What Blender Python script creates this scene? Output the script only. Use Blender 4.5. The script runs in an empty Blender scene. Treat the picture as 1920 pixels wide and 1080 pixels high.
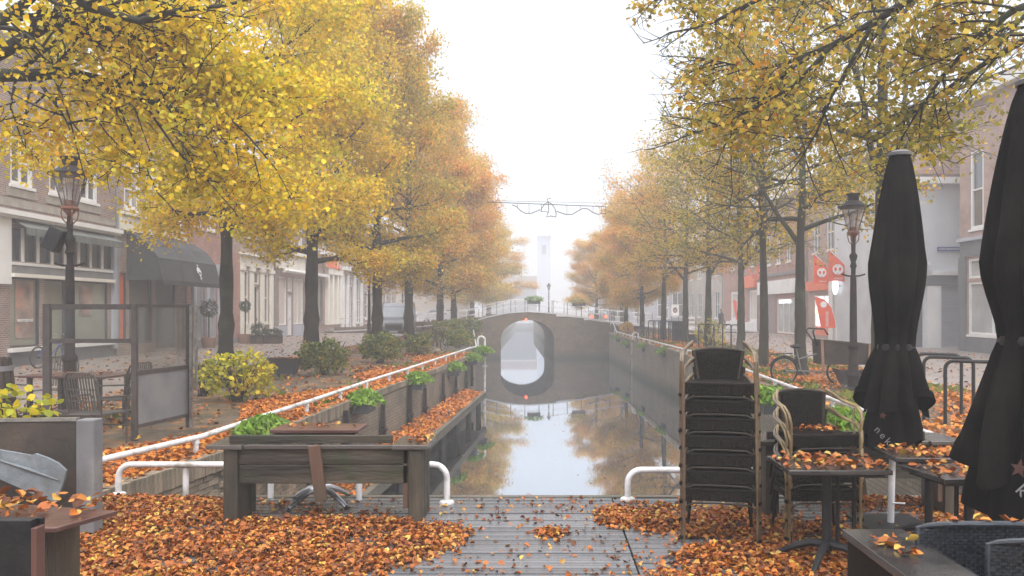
import bpy, bmesh, math, random
import numpy as np
from mathutils import Vector, Matrix

# ---------------------------------------------------------------- camera, world, sun, exposure
sc = bpy.context.scene
COL = sc.collection
H, F, VU, VV = 1.85, 1500.0, 1020.0, 579.0     # eye height and perspective constants of the view
cam_d = bpy.data.cameras.new('camera')
cam = bpy.data.objects.new('camera', cam_d); COL.objects.link(cam)
cam.location = (0, 0, H); cam.rotation_euler = (math.radians(90), 0, 0)
cam_d.sensor_width = 36; cam_d.lens = F / 1920 * 36
cam_d.shift_x = -60 / 1920; cam_d.shift_y = 39 / 1920
cam_d.clip_start = 0.05; cam_d.clip_end = 3000
sc.camera = cam

SUN_EL, SUN_AZ = math.radians(50), math.radians(160)
world = bpy.data.worlds.new('World'); sc.world = world; world.use_nodes = True
nt = world.node_tree; nt.nodes.clear()
wo = nt.nodes.new('ShaderNodeOutputWorld')
bg1 = nt.nodes.new('ShaderNodeBackground'); bg2 = nt.nodes.new('ShaderNodeBackground')
addw = nt.nodes.new('ShaderNodeAddShader')
sky = nt.nodes.new('ShaderNodeTexSky'); sky.sky_type = 'NISHITA'; sky.sun_disc = False
sky.sun_elevation = SUN_EL; sky.sun_rotation = SUN_AZ; sky.dust_density = 4.0; sky.air_density = 1.0
bg1.inputs['Strength'].default_value = 0.05
tcw = nt.nodes.new('ShaderNodeTexCoord'); sxyz = nt.nodes.new('ShaderNodeSeparateXYZ')
rampw = nt.nodes.new('ShaderNodeValToRGB')
rampw.color_ramp.elements[0].position = 0.0; rampw.color_ramp.elements[0].color = (0.37, 0.39, 0.42, 1)
rampw.color_ramp.elements[1].position = 0.9; rampw.color_ramp.elements[1].color = (1.5, 1.5, 1.5, 1)
e = rampw.color_ramp.elements.new(0.18); e.color = (0.41, 0.425, 0.45, 1)
e = rampw.color_ramp.elements.new(0.36); e.color = (0.455, 0.465, 0.485, 1)
nt.links.new(tcw.outputs['Generated'], sxyz.inputs[0]); nt.links.new(sxyz.outputs['Z'], rampw.inputs[0])
nt.links.new(rampw.outputs[0], bg2.inputs['Color']); bg2.inputs['Strength'].default_value = 1.7
nt.links.new(sky.outputs[0], bg1.inputs['Color'])
nt.links.new(bg1.outputs[0], addw.inputs[0]); nt.links.new(bg2.outputs[0], addw.inputs[1])
nt.links.new(addw.outputs[0], wo.inputs['Surface'])

sun_d = bpy.data.lights.new('sun', 'SUN'); sun_d.energy = 1.35; sun_d.angle = math.radians(25); sun_d.color = (1, .97, .93)
sun = bpy.data.objects.new('sun', sun_d); COL.objects.link(sun)
sdir = Vector((math.sin(SUN_AZ) * math.cos(SUN_EL), math.cos(SUN_AZ) * math.cos(SUN_EL), math.sin(SUN_EL)))
sun.rotation_euler = sdir.to_track_quat('Z', 'Y').to_euler()

sc.view_settings.view_transform = 'Standard'; sc.view_settings.look = 'None'
sc.view_settings.exposure = 0.45; sc.view_settings.gamma = 1.0
cy = sc.cycles
cy.use_denoising = True
cy.max_bounces = 7; cy.diffuse_bounces = 3; cy.glossy_bounces = 3; cy.transmission_bounces = 4
cy.transparent_max_bounces = 8; cy.volume_bounces = 3
cy.sample_clamp_indirect = 4.0
cy.caustics_reflective = False; cy.caustics_refractive = False

random.seed(7)
R = random.Random(11)

# ---------------------------------------------------------------- helpers
def gp(u, v, z=0.0):
    """ground point seen at photo pixel (u, v)"""
    y = (H - z) * F / (v - VV)
    return Vector(((u - VU) * y / F, y, z))
def px(u, y): return (u - VU) * y / F
def pz(v, y): return H - (v - VV) * y / F

def tag(o, label=None, cat=None, group=None, kind=None):
    if label: o['label'] = label
    if cat: o['category'] = cat
    if group: o['group'] = group
    if kind: o['kind'] = kind
    return o
def empty(name, loc=(0, 0, 0), rz=0.0, label=None, cat=None, group=None, parent=None, kind=None):
    o = bpy.data.objects.new(name, None); COL.objects.link(o)
    o.location = loc; o.rotation_euler = (0, 0, rz); o.empty_display_size = .1
    if parent: o.parent = parent
    return tag(o, label, cat, group, kind)
def kids(o): return [c for c in bpy.data.objects if c.parent == o]
def copy_tree(o, loc=None, rz=None, label=None, group=None, scale=None):
    ch = {}
    for c in bpy.data.objects:
        if c.parent: ch.setdefault(c.parent.name, []).append(c)
    def rec(a, par):
        c = a.copy(); COL.objects.link(c)
        if par: c.parent = par
        for k in ch.get(a.name, []): rec(k, c)
        return c
    r = rec(o, None)
    if loc is not None: r.location = loc
    if rz is not None: r.rotation_euler = (0, 0, rz)
    if scale is not None: r.scale = scale if hasattr(scale, '__len__') else (scale,) * 3
    if label: r['label'] = label
    if group: r['group'] = group
    return r

class MB:
    def __init__(s): s.v = []; s.f = []
    def quad(s, a, b, c, d):
        i = len(s.v); s.v += [tuple(a), tuple(b), tuple(c), tuple(d)]; s.f.append((i, i + 1, i + 2, i + 3)); return s
    def poly(s, pts):
        i = len(s.v); s.v += [tuple(p) for p in pts]; s.f.append(tuple(range(i, i + len(pts)))); return s
    def box(s, x0, x1, y0, y1, z0, z1, M=None):
        i = len(s.v)
        P = [(x0, y0, z0), (x1, y0, z0), (x1, y1, z0), (x0, y1, z0), (x0, y0, z1), (x1, y0, z1), (x1, y1, z1), (x0, y1, z1)]
        if M is not None: P = [tuple(M @ Vector(p)) for p in P]
        s.v += P
        s.f += [(i + a, i + b, i + c, i + d) for a, b, c, d in ((3, 2, 1, 0), (4, 5, 6, 7), (0, 1, 5, 4), (1, 2, 6, 5), (2, 3, 7, 6), (3, 0, 4, 7))]
        return s
    def beam(s, p0, p1, w, h, up=(0, 0, 1)):
        p0 = Vector(p0); p1 = Vector(p1); d = p1 - p0; L = d.length
        if L < 1e-6: return s
        d /= L; up = Vector(up)
        if abs(d.dot(up)) > .98: up = Vector((0, 1, 0))
        x = d.cross(up).normalized(); z = x.cross(d)
        M = Matrix(((x.x, d.x, z.x, p0.x), (x.y, d.y, z.y, p0.y), (x.z, d.z, z.z, p0.z), (0, 0, 0, 1)))
        return s.box(-w / 2, w / 2, 0, L, -h / 2, h / 2, M)
    def tube(s, pts, r, n=8, caps=True, closed=False):
        pts = [Vector(p) for p in pts]; m = len(pts)
        rr = list(r) if hasattr(r, '__len__') else [r] * m
        i0 = len(s.v); prev = None
        for k, p in enumerate(pts):
            if closed: t = (pts[(k + 1) % m] - pts[k - 1])
            else: t = (pts[min(k + 1, m - 1)] - pts[max(k - 1, 0)])
            if t.length < 1e-9: t = Vector((0, 0, 1))
            t.normalize()
            if prev is None:
                a = Vector((0, 0, 1)) if abs(t.z) < .9 else Vector((1, 0, 0))
                x = t.cross(a).normalized()
            else:
                x = prev - t * prev.dot(t)
                x = x.normalized() if x.length > 1e-6 else t.orthogonal().normalized()
            prev = x; y = t.cross(x)
            for j in range(n):
                a = 2 * math.pi * j / n
                q = p + (x * math.cos(a) + y * math.sin(a)) * rr[k]
                s.v.append((q.x, q.y, q.z))
        rng = m if closed else m - 1
        for k in range(rng):
            k2 = (k + 1) % m
            for j in range(n):
                j2 = (j + 1) % n
                s.f.append((i0 + k * n + j, i0 + k * n + j2, i0 + k2 * n + j2, i0 + k2 * n + j))
        if caps and not closed:
            s.f.append(tuple(i0 + j for j in reversed(range(n)))); s.f.append(tuple(i0 + (m - 1) * n + j for j in range(n)))
        return s
    def lathe(s, prof, n=16, cx=0, cy=0, z0=0, ang=0, caps=True):
        i0 = len(s.v); m = len(prof)
        for r, z in prof:
            for j in range(n):
                a = 2 * math.pi * j / n + ang
                s.v.append((cx + r * math.cos(a), cy + r * math.sin(a), z0 + z))
        for k in range(m - 1):
            for j in range(n):
                j2 = (j + 1) % n
                s.f.append((i0 + k * n + j, i0 + k * n + j2, i0 + (k + 1) * n + j2, i0 + (k + 1) * n + j))
        if caps:
            s.f.append(tuple(i0 + j for j in reversed(range(n)))); s.f.append(tuple(i0 + (m - 1) * n + j for j in range(n)))
        return s
    def prism(s, poly, y0, y1):
        """poly in (x,z), extruded along y"""
        i = len(s.v); n = len(poly)
        s.v += [(p[0], y0, p[1]) for p in poly] + [(p[0], y1, p[1]) for p in poly]
        s.f.append(tuple(i + k for k in range(n))); s.f.append(tuple(i + n + k for k in reversed(range(n))))
        for k in range(n):
            k2 = (k + 1) % n
            s.f.append((i + k2, i + k, i + n + k, i + n + k2))
        return s
    def ball(s, c, r, n=10, m=6, sq=(1, 1, 1)):
        prof = [(max(r * math.sin(math.pi * k / m), .001), -r * math.cos(math.pi * k / m)) for k in range(m + 1)]
        i0 = len(s.v); s.lathe(prof, n)
        for k in range(i0, len(s.v)):
            x, y, z = s.v[k]; s.v[k] = (c[0] + x * sq[0], c[1] + y * sq[1], c[2] + z * sq[2])
        return s
    def build(s, name, mat=None, parent=None, smooth=False, bevel=0.0, loc=None, rz=None):
        me = bpy.data.meshes.new(name); me.from_pydata(s.v, [], s.f); me.update()
        if mat is not None: me.materials.append(mat)
        if smooth:
            me.polygons.foreach_set('use_smooth', [True] * len(me.polygons))
            try: me.set_sharp_from_angle(angle=math.radians(40))
            except Exception: pass
        o = bpy.data.objects.new(name, me); COL.objects.link(o)
        if parent: o.parent = parent
        if loc is not None: o.location = loc
        if rz is not None: o.rotation_euler = (0, 0, rz)
        if bevel:
            b = o.modifiers.new('bevel', 'BEVEL'); b.width = bevel; b.segments = 2; b.limit_method = 'ANGLE'; b.angle_limit = .6
        return o
def inst(src, name, parent=None, loc=(0, 0, 0), rot=(0, 0, 0), scale=(1, 1, 1)):
    o = bpy.data.objects.new(name, src.data if hasattr(src, 'data') else src); COL.objects.link(o)
    if parent: o.parent = parent
    o.location = loc; o.rotation_euler = rot; o.scale = scale
    return o

# ---------------------------------------------------------------- materials
def newmat(name):
    m = bpy.data.materials.new(name); m.use_nodes = True
    n = m.node_tree; n.nodes.clear()
    out = n.nodes.new('ShaderNodeOutputMaterial')
    return m, n, out
def mixrgb(n, fac, a, b, mode='MIX'):
    x = n.nodes.new('ShaderNodeMix'); x.data_type = 'RGBA'; x.blend_type = mode
    for s, i in ((fac, 0), (a, 6), (b, 7)):
        if hasattr(s, 'type') and hasattr(s, 'links'): n.links.new(s, x.inputs[i])
        elif i == 0: x.inputs[0].default_value = s
        else: x.inputs[i].default_value = (s[0], s[1], s[2], 1)
    return x.outputs[2]
def noise(n, scale, detail=4, rough=.55, stretch=None, coord='Object', dist=0.0):
    t = n.nodes.new('ShaderNodeTexCoord'); src = t.outputs[coord]
    if stretch:
        mp = n.nodes.new('ShaderNodeMapping'); mp.inputs['Scale'].default_value = stretch
        n.links.new(src, mp.inputs[0]); src = mp.outputs[0]
    x = n.nodes.new('ShaderNodeTexNoise'); x.inputs['Scale'].default_value = scale
    x.inputs['Detail'].default_value = detail; x.inputs['Roughness'].default_value = rough
    x.inputs['Distortion'].default_value = dist
    n.links.new(src, x.inputs['Vector'])
    return x.outputs['Fac']
def ramp(n, src, stops, interp='LINEAR'):
    r = n.nodes.new('ShaderNodeValToRGB'); cr = r.color_ramp; cr.interpolation = interp
    while len(cr.elements) > 1: cr.elements.remove(cr.elements[0])
    for k, (p, c) in enumerate(stops):
        if k == 0: e = cr.elements[0]; e.position = p
        else: e = cr.elements.new(p)
        e.color = (c[0], c[1], c[2], 1) if hasattr(c, '__len__') else (c, c, c, 1)
    n.links.new(src, r.inputs[0]); return r.outputs[0]
SLAT = None
def mat(name, c1, c2=None, scale=3.0, rough=.6, bump=0.0, bscale=None, metal=0.0, spec=.5, stretch=None,
        c3=None, s3=1.0, contrast=(.35, .65), island=0.0, rough2=None, coord='Object', emit=0.0):
    m, n, out = newmat(name)
    p = n.nodes.new('ShaderNodeBsdfPrincipled'); n.links.new(p.outputs[0], out.inputs[0])
    p.inputs['Roughness'].default_value = rough; p.inputs['Metallic'].default_value = metal
    p.inputs['Specular IOR Level'].default_value = spec
    col = None
    if c2 is None: c2 = tuple(x * .8 for x in c1)
    f = noise(n, scale, stretch=stretch, coord=coord)
    fr = ramp(n, f, [(contrast[0], 0.0), (contrast[1], 1.0)])
    col = mixrgb(n, fr, c1, c2)
    if c3 is not None:
        f3 = ramp(n, noise(n, s3, detail=6, coord=coord), [(.5, 0.0), (.68, 1.0)])
        col = mixrgb(n, f3, col, c3)
    if island:
        g = n.nodes.new('ShaderNodeNewGeometry'); oi = n.nodes.new('ShaderNodeObjectInfo')
        ad = n.nodes.new('ShaderNodeMath'); ad.operation = 'ADD'; n.links.new(g.outputs['Random Per Island'], ad.inputs[0]); n.links.new(oi.outputs['Random'], ad.inputs[1])
        fr2 = n.nodes.new('ShaderNodeMath'); fr2.operation = 'FRACT'; n.links.new(ad.outputs[0], fr2.inputs[0])
        sc_ = ramp(n, fr2.outputs[0], [(0, 1 - island), (1, 1 + island * .6)])
        col = mixrgb(n, 1.0, col, sc_, 'MULTIPLY')
    n.links.new(col, p.inputs['Base Color'])
    if rough2 is not None:
        rr = ramp(n, noise(n, scale * .7, coord=coord), [(.4, rough), (.62, rough2)]); n.links.new(rr, p.inputs['Roughness'])
    if bump:
        b = n.nodes.new('ShaderNodeBump'); b.inputs['Strength'].default_value = min(bump, 1.0); b.inputs['Distance'].default_value = .02 * max(1, bump)
        n.links.new(noise(n, bscale or scale * 4, stretch=stretch, detail=6, coord=coord), b.inputs['Height']); n.links.new(b.outputs[0], p.inputs['Normal'])
    if emit:
        p.inputs['Emission Strength'].default_value = emit
        n.links.new(col, p.inputs['Emission Color'])
    return m
def brickmat(name, c1, c2, mortar, bw=.22, bh=.065, ms=.01, axis='XZ', dirt=None, tide=None, rough=.85, bump=.4):
    m, n, out = newmat(name)
    p = n.nodes.new('ShaderNodeBsdfPrincipled'); n.links.new(p.outputs[0], out.inputs[0]); p.inputs['Roughness'].default_value = rough
    t = n.nodes.new('ShaderNodeTexCoord'); s = n.nodes.new('ShaderNodeSeparateXYZ'); c = n.nodes.new('ShaderNodeCombineXYZ')
    n.links.new(t.outputs['Object'], s.inputs[0])
    if axis == 'SZ':     # x+y along the wall
        a = n.nodes.new('ShaderNodeMath'); a.operation = 'ADD'; n.links.new(s.outputs['X'], a.inputs[0]); n.links.new(s.outputs['Y'], a.inputs[1])
        n.links.new(a.outputs[0], c.inputs[0]); n.links.new(s.outputs['Z'], c.inputs[1])
    else:
        n.links.new(s.outputs[axis[0]], c.inputs[0]); n.links.new(s.outputs[axis[1]], c.inputs[1])
    b = n.nodes.new('ShaderNodeTexBrick'); n.links.new(c.outputs[0], b.inputs[0])
    b.inputs['Color1'].default_value = (*c1, 1); b.inputs['Color2'].default_value = (*c2, 1); b.inputs['Mortar'].default_value = (*mortar, 1)
    b.inputs['Scale'].default_value = 1; b.inputs['Mortar Size'].default_value = ms; b.inputs['Brick Width'].default_value = bw; b.inputs['Row Height'].default_value = bh
    b.inputs['Mortar Smooth'].default_value = .3
    col = b.outputs['Color']
    f = ramp(n, noise(n, 1.3, 6, .65), [(.3, .72), (.7, 1.12)])
    col = mixrgb(n, 1.0, col, f, 'MULTIPLY')
    if dirt:
        f3 = ramp(n, noise(n, .9, detail=7, rough=.7, stretch=(1, 1, 1.6)), [(.47, 0.0), (.66, .85)])
        col = mixrgb(n, f3, col, dirt)
    if tide is not None:
        wv = n.nodes.new('ShaderNodeMath'); wv.operation = 'MULTIPLY_ADD'; wv.inputs[1].default_value = .5; n.links.new(noise(n, 1.7, 5), wv.inputs[0]); n.links.new(s.outputs['Z'], wv.inputs[2])
        mr = n.nodes.new('ShaderNodeMapRange'); mr.inputs[1].default_value = tide + .38; mr.inputs[2].default_value = tide + .85; mr.inputs[3].default_value = .9; mr.inputs[4].default_value = 0.0
        n.links.new(wv.outputs[0], mr.inputs[0]); col = mixrgb(n, mr.outputs[0], col, (.022, .030, .014))
    n.links.new(col, p.inputs['Base Color'])
    bp = n.nodes.new('ShaderNodeBump'); bp.inputs['Strength'].default_value = bump; bp.inputs['Distance'].default_value = .01
    inv = n.nodes.new('ShaderNodeMath'); inv.operation = 'SUBTRACT'; inv.inputs[0].default_value = 1; n.links.new(b.outputs['Fac'], inv.inputs[1])
    n.links.new(inv.outputs[0], bp.inputs['Height']); n.links.new(bp.outputs[0], p.inputs['Normal'])
    return m
def leafmat(name, stops, nscale=.55, trans=.45, spread=.55):
    """stops: colours along 0..1, picked by a per-leaf random value and a slow noise over the crown"""
    m, n, out = newmat(name)
    at = n.nodes.new('ShaderNodeAttribute'); at.attribute_name = 'rnd'
    nz = noise(n, nscale, 3, coord='Object'); nzr = ramp(n, nz, [(.3, 0.0), (.7, 1.0)])
    mx = n.nodes.new('ShaderNodeMix'); mx.data_type = 'FLOAT'; mx.inputs[0].default_value = spread
    n.links.new(nzr, mx.inputs[2]); n.links.new(at.outputs['Fac'], mx.inputs[3])
    col = ramp(n, mx.outputs[0], stops)
    a2 = n.nodes.new('ShaderNodeMath'); a2.operation = 'MULTIPLY'; a2.inputs[1].default_value = 7.31; n.links.new(at.outputs['Fac'], a2.inputs[0])
    fr = n.nodes.new('ShaderNodeMath'); fr.operation = 'FRACT'; n.links.new(a2.outputs[0], fr.inputs[0])
    br = ramp(n, fr.outputs[0], [(0, .62), (1, 1.2)])
    col = mixrgb(n, 1.0, col, br, 'MULTIPLY')
    d = n.nodes.new('ShaderNodeBsdfPrincipled'); d.inputs['Roughness'].default_value = .5; d.inputs['Specular IOR Level'].default_value = .35
    tr = n.nodes.new('ShaderNodeBsdfTranslucent'); ms = n.nodes.new('ShaderNodeMixShader'); ms.inputs[0].default_value = trans
    n.links.new(col, d.inputs['Base Color']); n.links.new(col, tr.inputs['Color'])
    n.links.new(d.outputs[0], ms.inputs[1]); n.links.new(tr.outputs[0], ms.inputs[2]); n.links.new(ms.outputs[0], out.inputs[0])
    return m

YEL, AMB, ORA, BRN = (.90, .64, .02), (.82, .44, .02), (.64, .20, .025), (.20, .08, .025)
OLV, LIM, GRN = (.36, .32, .03), (.58, .55, .03), (.16, .19, .03)
M = {}
M['leaf_yellow'] = leafmat('leaf_yellow', [(0, OLV), (.2, LIM), (.38, (.74, .60, .03)), (.6, YEL), (.84, (.88, .52, .02)), (1, ORA)])
M['leaf_mixed'] = leafmat('leaf_mixed', [(0, (.20, .22, .03)), (.25, (.40, .36, .04)), (.5, (.66, .50, .04)), (.75, (.84, .45, .04)), (.92, (.80, .31, .05)), (1, (.62, .22, .04))], nscale=.4)
M['leaf_orange'] = leafmat('leaf_orange', [(0, (.32, .30, .04)), (.3, (.58, .47, .05)), (.6, (.84, .45, .06)), (.85, (.82, .33, .08)), (1, (.66, .26, .07))], nscale=.35)
M['leaf_sparse'] = leafmat('leaf_sparse', [(0, (.11, .11, .025)), (.3, (.26, .24, .035)), (.5, (.46, .38, .04)), (.7, (.70, .46, .04)), (.88, (.62, .28, .03)), (1, (.38, .13, .03))], nscale=.5)
M['leaf_ground'] = leafmat('leaf_ground', [(0, (.055, .022, .010)), (.20, (.15, .045, .013)), (.42, (.32, .085, .015)), (.66, (.48, .145, .020)), (.80, (.50, .22, .045)), (.90, (.62, .40, .07)), (1, (.72, .54, .18))], nscale=1.6, trans=.15, spread=.82)
M['leaf_ground2'] = leafmat('leaf_ground2', [(0, (.20, .055, .015)), (.35, (.52, .15, .016)), (.7, (.66, .23, .025)), (1, (.62, .36, .06))], nscale=.6, trans=.12, spread=.6)
M['leaf_bush_y'] = leafmat('leaf_bush_y', [(0, (.10, .13, .02)), (.3, (.32, .34, .03)), (.55, (.66, .58, .03)), (.85, (.74, .52, .03)), (1, AMB)], nscale=1.4)
M['leaf_bush_g'] = leafmat('leaf_bush_g', [(0, (.04, .06, .015)), (.3, (.11, .15, .03)), (.6, (.24, .27, .05)), (.85, (.40, .28, .05)), (1, (.40, .2, .05))], nscale=1.6)
M['fern'] = leafmat('fern', [(0, (.08, .15, .02)), (.5, (.20, .36, .03)), (1, (.34, .50, .06))], nscale=2.0, trans=.35)
M['boxwood'] = leafmat('boxwood', [(0, (.015, .03, .01)), (.6, (.04, .07, .02)), (1, (.09, .12, .03))], nscale=2)
M['grass'] = leafmat('grass', [(0, (.10, .13, .03)), (.5, (.20, .25, .04)), (1, (.32, .30, .06))], nscale=1.2)
M['bark'] = mat('bark', (.022, .018, .012), (.048, .042, .028), 2.2, .9, bump=1.0, bscale=9, stretch=(1, 1, .25), c3=(.06, .07, .035), s3=1.6)
M['bark_dark'] = mat('bark_dark', (.011, .009, .007), (.028, .022, .016), 2.2, .9, bump=1.0, bscale=9, stretch=(1, 1, .25), c3=(.04, .046, .025), s3=1.6)
M['water'] = None
def watermat():
    m, n, out = newmat('water')
    d = n.nodes.new('ShaderNodeBsdfDiffuse'); d.inputs['Color'].default_value = (.06, .056, .044, 1)
    g = n.nodes.new('ShaderNodeBsdfGlossy'); g.inputs['Roughness'].default_value = .025; g.inputs['Color'].default_value = (.78, .82, .88, 1)
    lw = n.nodes.new('ShaderNodeFresnel'); lw.inputs['IOR'].default_value = 1.9
    r = ramp(n, lw.outputs[0], [(0.0, .1), (.15, .55), (.4, .9), (1.0, 1.0)])
    mx = n.nodes.new('ShaderNodeMixShader'); n.links.new(r, mx.inputs[0]); n.links.new(d.outputs[0], mx.inputs[1]); n.links.new(g.outputs[0], mx.inputs[2])
    b = n.nodes.new('ShaderNodeBump'); b.inputs['Strength'].default_value = .03; b.inputs['Distance'].default_value = .02
    n.links.new(noise(n, 1.1, 3, stretch=(1, .35, 1)), b.inputs['Height'])
    n.links.new(b.outputs[0], g.inputs['Normal'])
    n.links.new(mx.outputs[0], out.inputs[0]); return m
M['water'] = watermat()
M['earth'] = mat('earth', (.055, .044, .028), (.10, .072, .045), 1.3, .85, bump=.6, bscale=14, c3=(.28, .13, .04), s3=2.2, rough2=.45)
M['paving'] = brickmat('paving', (.24, .20, .185), (.30, .25, .225), (.13, .115, .105), bw=.2, bh=.1, ms=.006, axis='XY', rough=.45, bump=.2, dirt=(.17, .14, .12))
M['quaywall'] = brickmat('quaywall', (.21, .165, .125), (.27, .21, .155), (.13, .115, .095), bw=.22, bh=.075, ms=.012, axis='YZ', dirt=(.10, .095, .06), tide=-1.93)
M['bridgebrick'] = brickmat('bridgebrick', (.13, .08, .048), (.21, .135, .082), (.15, .13, .10), bw=.22, bh=.075, ms=.01, axis='XZ', dirt=(.075, .065, .045), tide=-1.93)
M['brickpc'] = mat('brickpc', (.20, .16, .12), (.27, .21, .15), 6, .85, bump=.4, island=.35, c3=(.10, .10, .06), s3=2.0)
M['mortar'] = mat('mortar', (.10, .09, .07), (.15, .13, .10), 8, .95, bump=.5)
M['deck'] = mat('deck', (.075, .077, .085), (.135, .138, .15), 3.0, .10, bump=.3, bscale=22, stretch=(.12, 1, 1), island=.35, rough2=.34, spec=.8)
M['deckdark'] = mat('deckdark', (.03, .028, .026), (.05, .045, .04), 3, .6)
M['oldwood'] = mat('oldwood', (.014, .011, .008), (.075, .056, .038), 3.4, .5, bump=1.0, bscale=16, stretch=(.15, 1, 1), c3=(.022, .030, .009), s3=3.2, contrast=(.38, .64), island=.25, rough2=.8)
M['oldwood_v'] = mat('oldwood_v', (.016, .013, .009), (.085, .066, .046), 3.4, .5, bump=1.0, bscale=16, stretch=(1, 1, .15), c3=(.028, .030, .014), s3=2.6, rough2=.8)
M['wetwood'] = mat('wetwood', (.055, .047, .042), (.10, .088, .082), 3, .14, bump=.4, bscale=16, stretch=(.15, 1, 1), c3=(.05, .045, .03), s3=2.3, spec=.8)
M['rustwood'] = mat('rustwood', (.085, .042, .028), (.13, .07, .046), 3, .55, bump=.6, bscale=16, stretch=(1, 1, .15), c3=(.05, .05, .03), s3=2.3)
M['dockwood'] = mat('dockwood', (.075, .065, .05), (.12, .10, .075), 3, .5, bump=.8, bscale=14, stretch=(1, .15, 1), c3=(.05, .06, .03), s3=1.5)
M['white_pipe'] = mat('white_pipe', (.74, .73, .76), (.62, .61, .62), 4, .4, bump=.2, bscale=30, c3=(.30, .28, .24), s3=4.5)
M['cream'] = mat('cream', (.80, .77, .70), (.72, .69, .62), 1.2, .6, bump=.1)
M['white'] = mat('white', (.80, .80, .80), (.70, .70, .70), 1.2, .5, bump=.08)
M['whitegrey'] = mat('whitegrey', (.62, .64, .68), (.52, .54, .58), .8, .65, bump=.1)
M['stone'] = mat('stone', (.33, .30, .26), (.25, .22, .19), 2.2, .8, bump=.4)
M['stonegrey'] = mat('stonegrey', (.22, .22, .22), (.16, .16, .17), 2.2, .7, bump=.4)
M['darkmetal'] = mat('darkmetal', (.010, .010, .012), (.02, .019, .02), 9, .42, bump=.2, bscale=40, spec=.3)
M['brownmetal'] = mat('brownmetal', (.065, .056, .053), (.09, .078, .074), 9, .45, spec=.3, bump=.1, bscale=40)
M['lampiron'] = mat('lampiron', (.014, .012, .014), (.026, .022, .022), 9, .6, spec=.15, bump=.5, bscale=30, c3=(.045, .02, .016), s3=7)
M['rustred'] = mat('rustred', (.16, .055, .035), (.22, .09, .05), 12, .6, bump=.3)
M['steel'] = mat('steel', (.55, .56, .58), (.42, .43, .45), 8, .25, metal=1.0)
M['alu'] = mat('alu', (.40, .38, .36), (.26, .25, .23), 12, .35, metal=.8, bump=.1)
M['galv'] = mat('galv', (.17, .167, .175), (.12, .12, .127), 2.5, .6, metal=.0, bump=.3, bscale=9, c3=(.30, .29, .27), s3=2)
M['planterdark'] = mat('planterdark', (.026, .020, .016), (.05, .038, .03), 2.2, .75, bump=.5, c3=(.09, .062, .045), s3=1.8)
M['wicker'] = mat('wicker', (.0065, .0048, .004), (.015, .011, .009), 30, .6, spec=.16, bump=.3, bscale=90, island=.45)
M['wickerblue'] = mat('wickerblue', (.018, .022, .030), (.036, .044, .058), 30, .3, spec=.5, bump=.2, bscale=90, island=.4)
M['bamboo'] = mat('bamboo', (.27, .19, .085), (.13, .088, .04), 7, .3, bump=.3, bscale=22, c3=(.10, .06, .03), s3=6, spec=.6)
M['bamboobrown'] = mat('bamboobrown', (.16, .115, .065), (.075, .052, .03), 7, .3, bump=.3, bscale=22, c3=(.10, .05, .03), s3=6, spec=.6)
M['fabric'] = mat('fabric', (.004, .0036, .0035), (.0075, .0068, .0064), 2.5, .9, spec=.06, bump=.9, bscale=9, stretch=(1, 1, .35), c3=(.016, .014, .012), s3=1.6)
M['fabricgrey'] = mat('fabricgrey', (.16, .17, .21), (.11, .12, .15), 3, .8)
M['tabletop'] = mat('tabletop', (.022, .019, .018), (.045, .042, .042), 5, .12, bump=.1, bscale=20, rough2=.3, spec=.9)
M['tablewood'] = mat('tablewood', (.060, .024, .018), (.11, .05, .04), 3, .3, bump=.25, bscale=16, stretch=(.2, 1, 1), spec=.8)
M['glass'] = None
def glassmat(name='glass', tint=(.9, .93, .92), gl=.14, body=(.35, .36, .35), bodyf=.10):
    m, n, out = newmat(name)
    t = n.nodes.new('ShaderNodeBsdfTransparent'); t.inputs[0].default_value = (*tint, 1)
    g = n.nodes.new('ShaderNodeBsdfGlossy'); g.inputs['Roughness'].default_value = .04
    d = n.nodes.new('ShaderNodeBsdfDiffuse'); d.inputs[0].default_value = (*body, 1)
    a = n.nodes.new('ShaderNodeMixShader'); a.inputs[0].default_value = bodyf
    b = n.nodes.new('ShaderNodeMixShader'); b.inputs[0].default_value = gl
    n.links.new(t.outputs[0], a.inputs[1]); n.links.new(d.outputs[0], a.inputs[2])
    n.links.new(a.outputs[0], b.inputs[1]); n.links.new(g.outputs[0], b.inputs[2]); n.links.new(b.outputs[0], out.inputs[0])
    return m
M['glass'] = glassmat('glass', (.97, .98, .97), .025, (.35, .36, .35), .01)
M['dirtyglass'] = glassmat('dirtyglass', (.88, .88, .86), .12, (.34, .33, .31), .08)
M['lampglass'] = glassmat('lampglass', (.85, .82, .82), .12, (.45, .38, .36), .22)
M['pane'] = mat('pane', (.07, .075, .08), (.11, .115, .12), .6, .06, spec=1.0)
M['panelight'] = mat('panelight', (.30, .31, .32), (.42, .43, .44), .8, .08, spec=1.0)
M['paneshop'] = mat('paneshop', (.26, .26, .21), (.34, .34, .28), .5, .07, spec=1.0)
M['curtain'] = mat('curtain', (.62, .57, .52), (.5, .45, .4), 3, .9, stretch=(6, 1, .3))
M['orange'] = mat('orange', (.80, .10, .035), (.70, .085, .03), 2, .6)
M['orangesign'] = mat('orangesign', (.80, .17, .06), (.72, .14, .05), 2, .6)
M['soil'] = mat('soil', (.03, .02, .015), (.05, .035, .025), 9, .95, bump=1.0)
M['terracotta'] = mat('terracotta', (.30, .17, .11), (.22, .13, .09), 3, .8, bump=.3)
M['redglow'] = mat('redglow', (1, .05, .02), (1, .05, .02), 1, .5, emit=9.0)
M['warmglow'] = mat('warmglow', (1, .72, .42), (1, .80, .55), .8, .5, emit=.85)
M['coolglow'] = mat('coolglow', (.85, .9, 1), (1, 1, 1), 1.2, .5, emit=1.1)
M['haze_b'] = None
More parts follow.
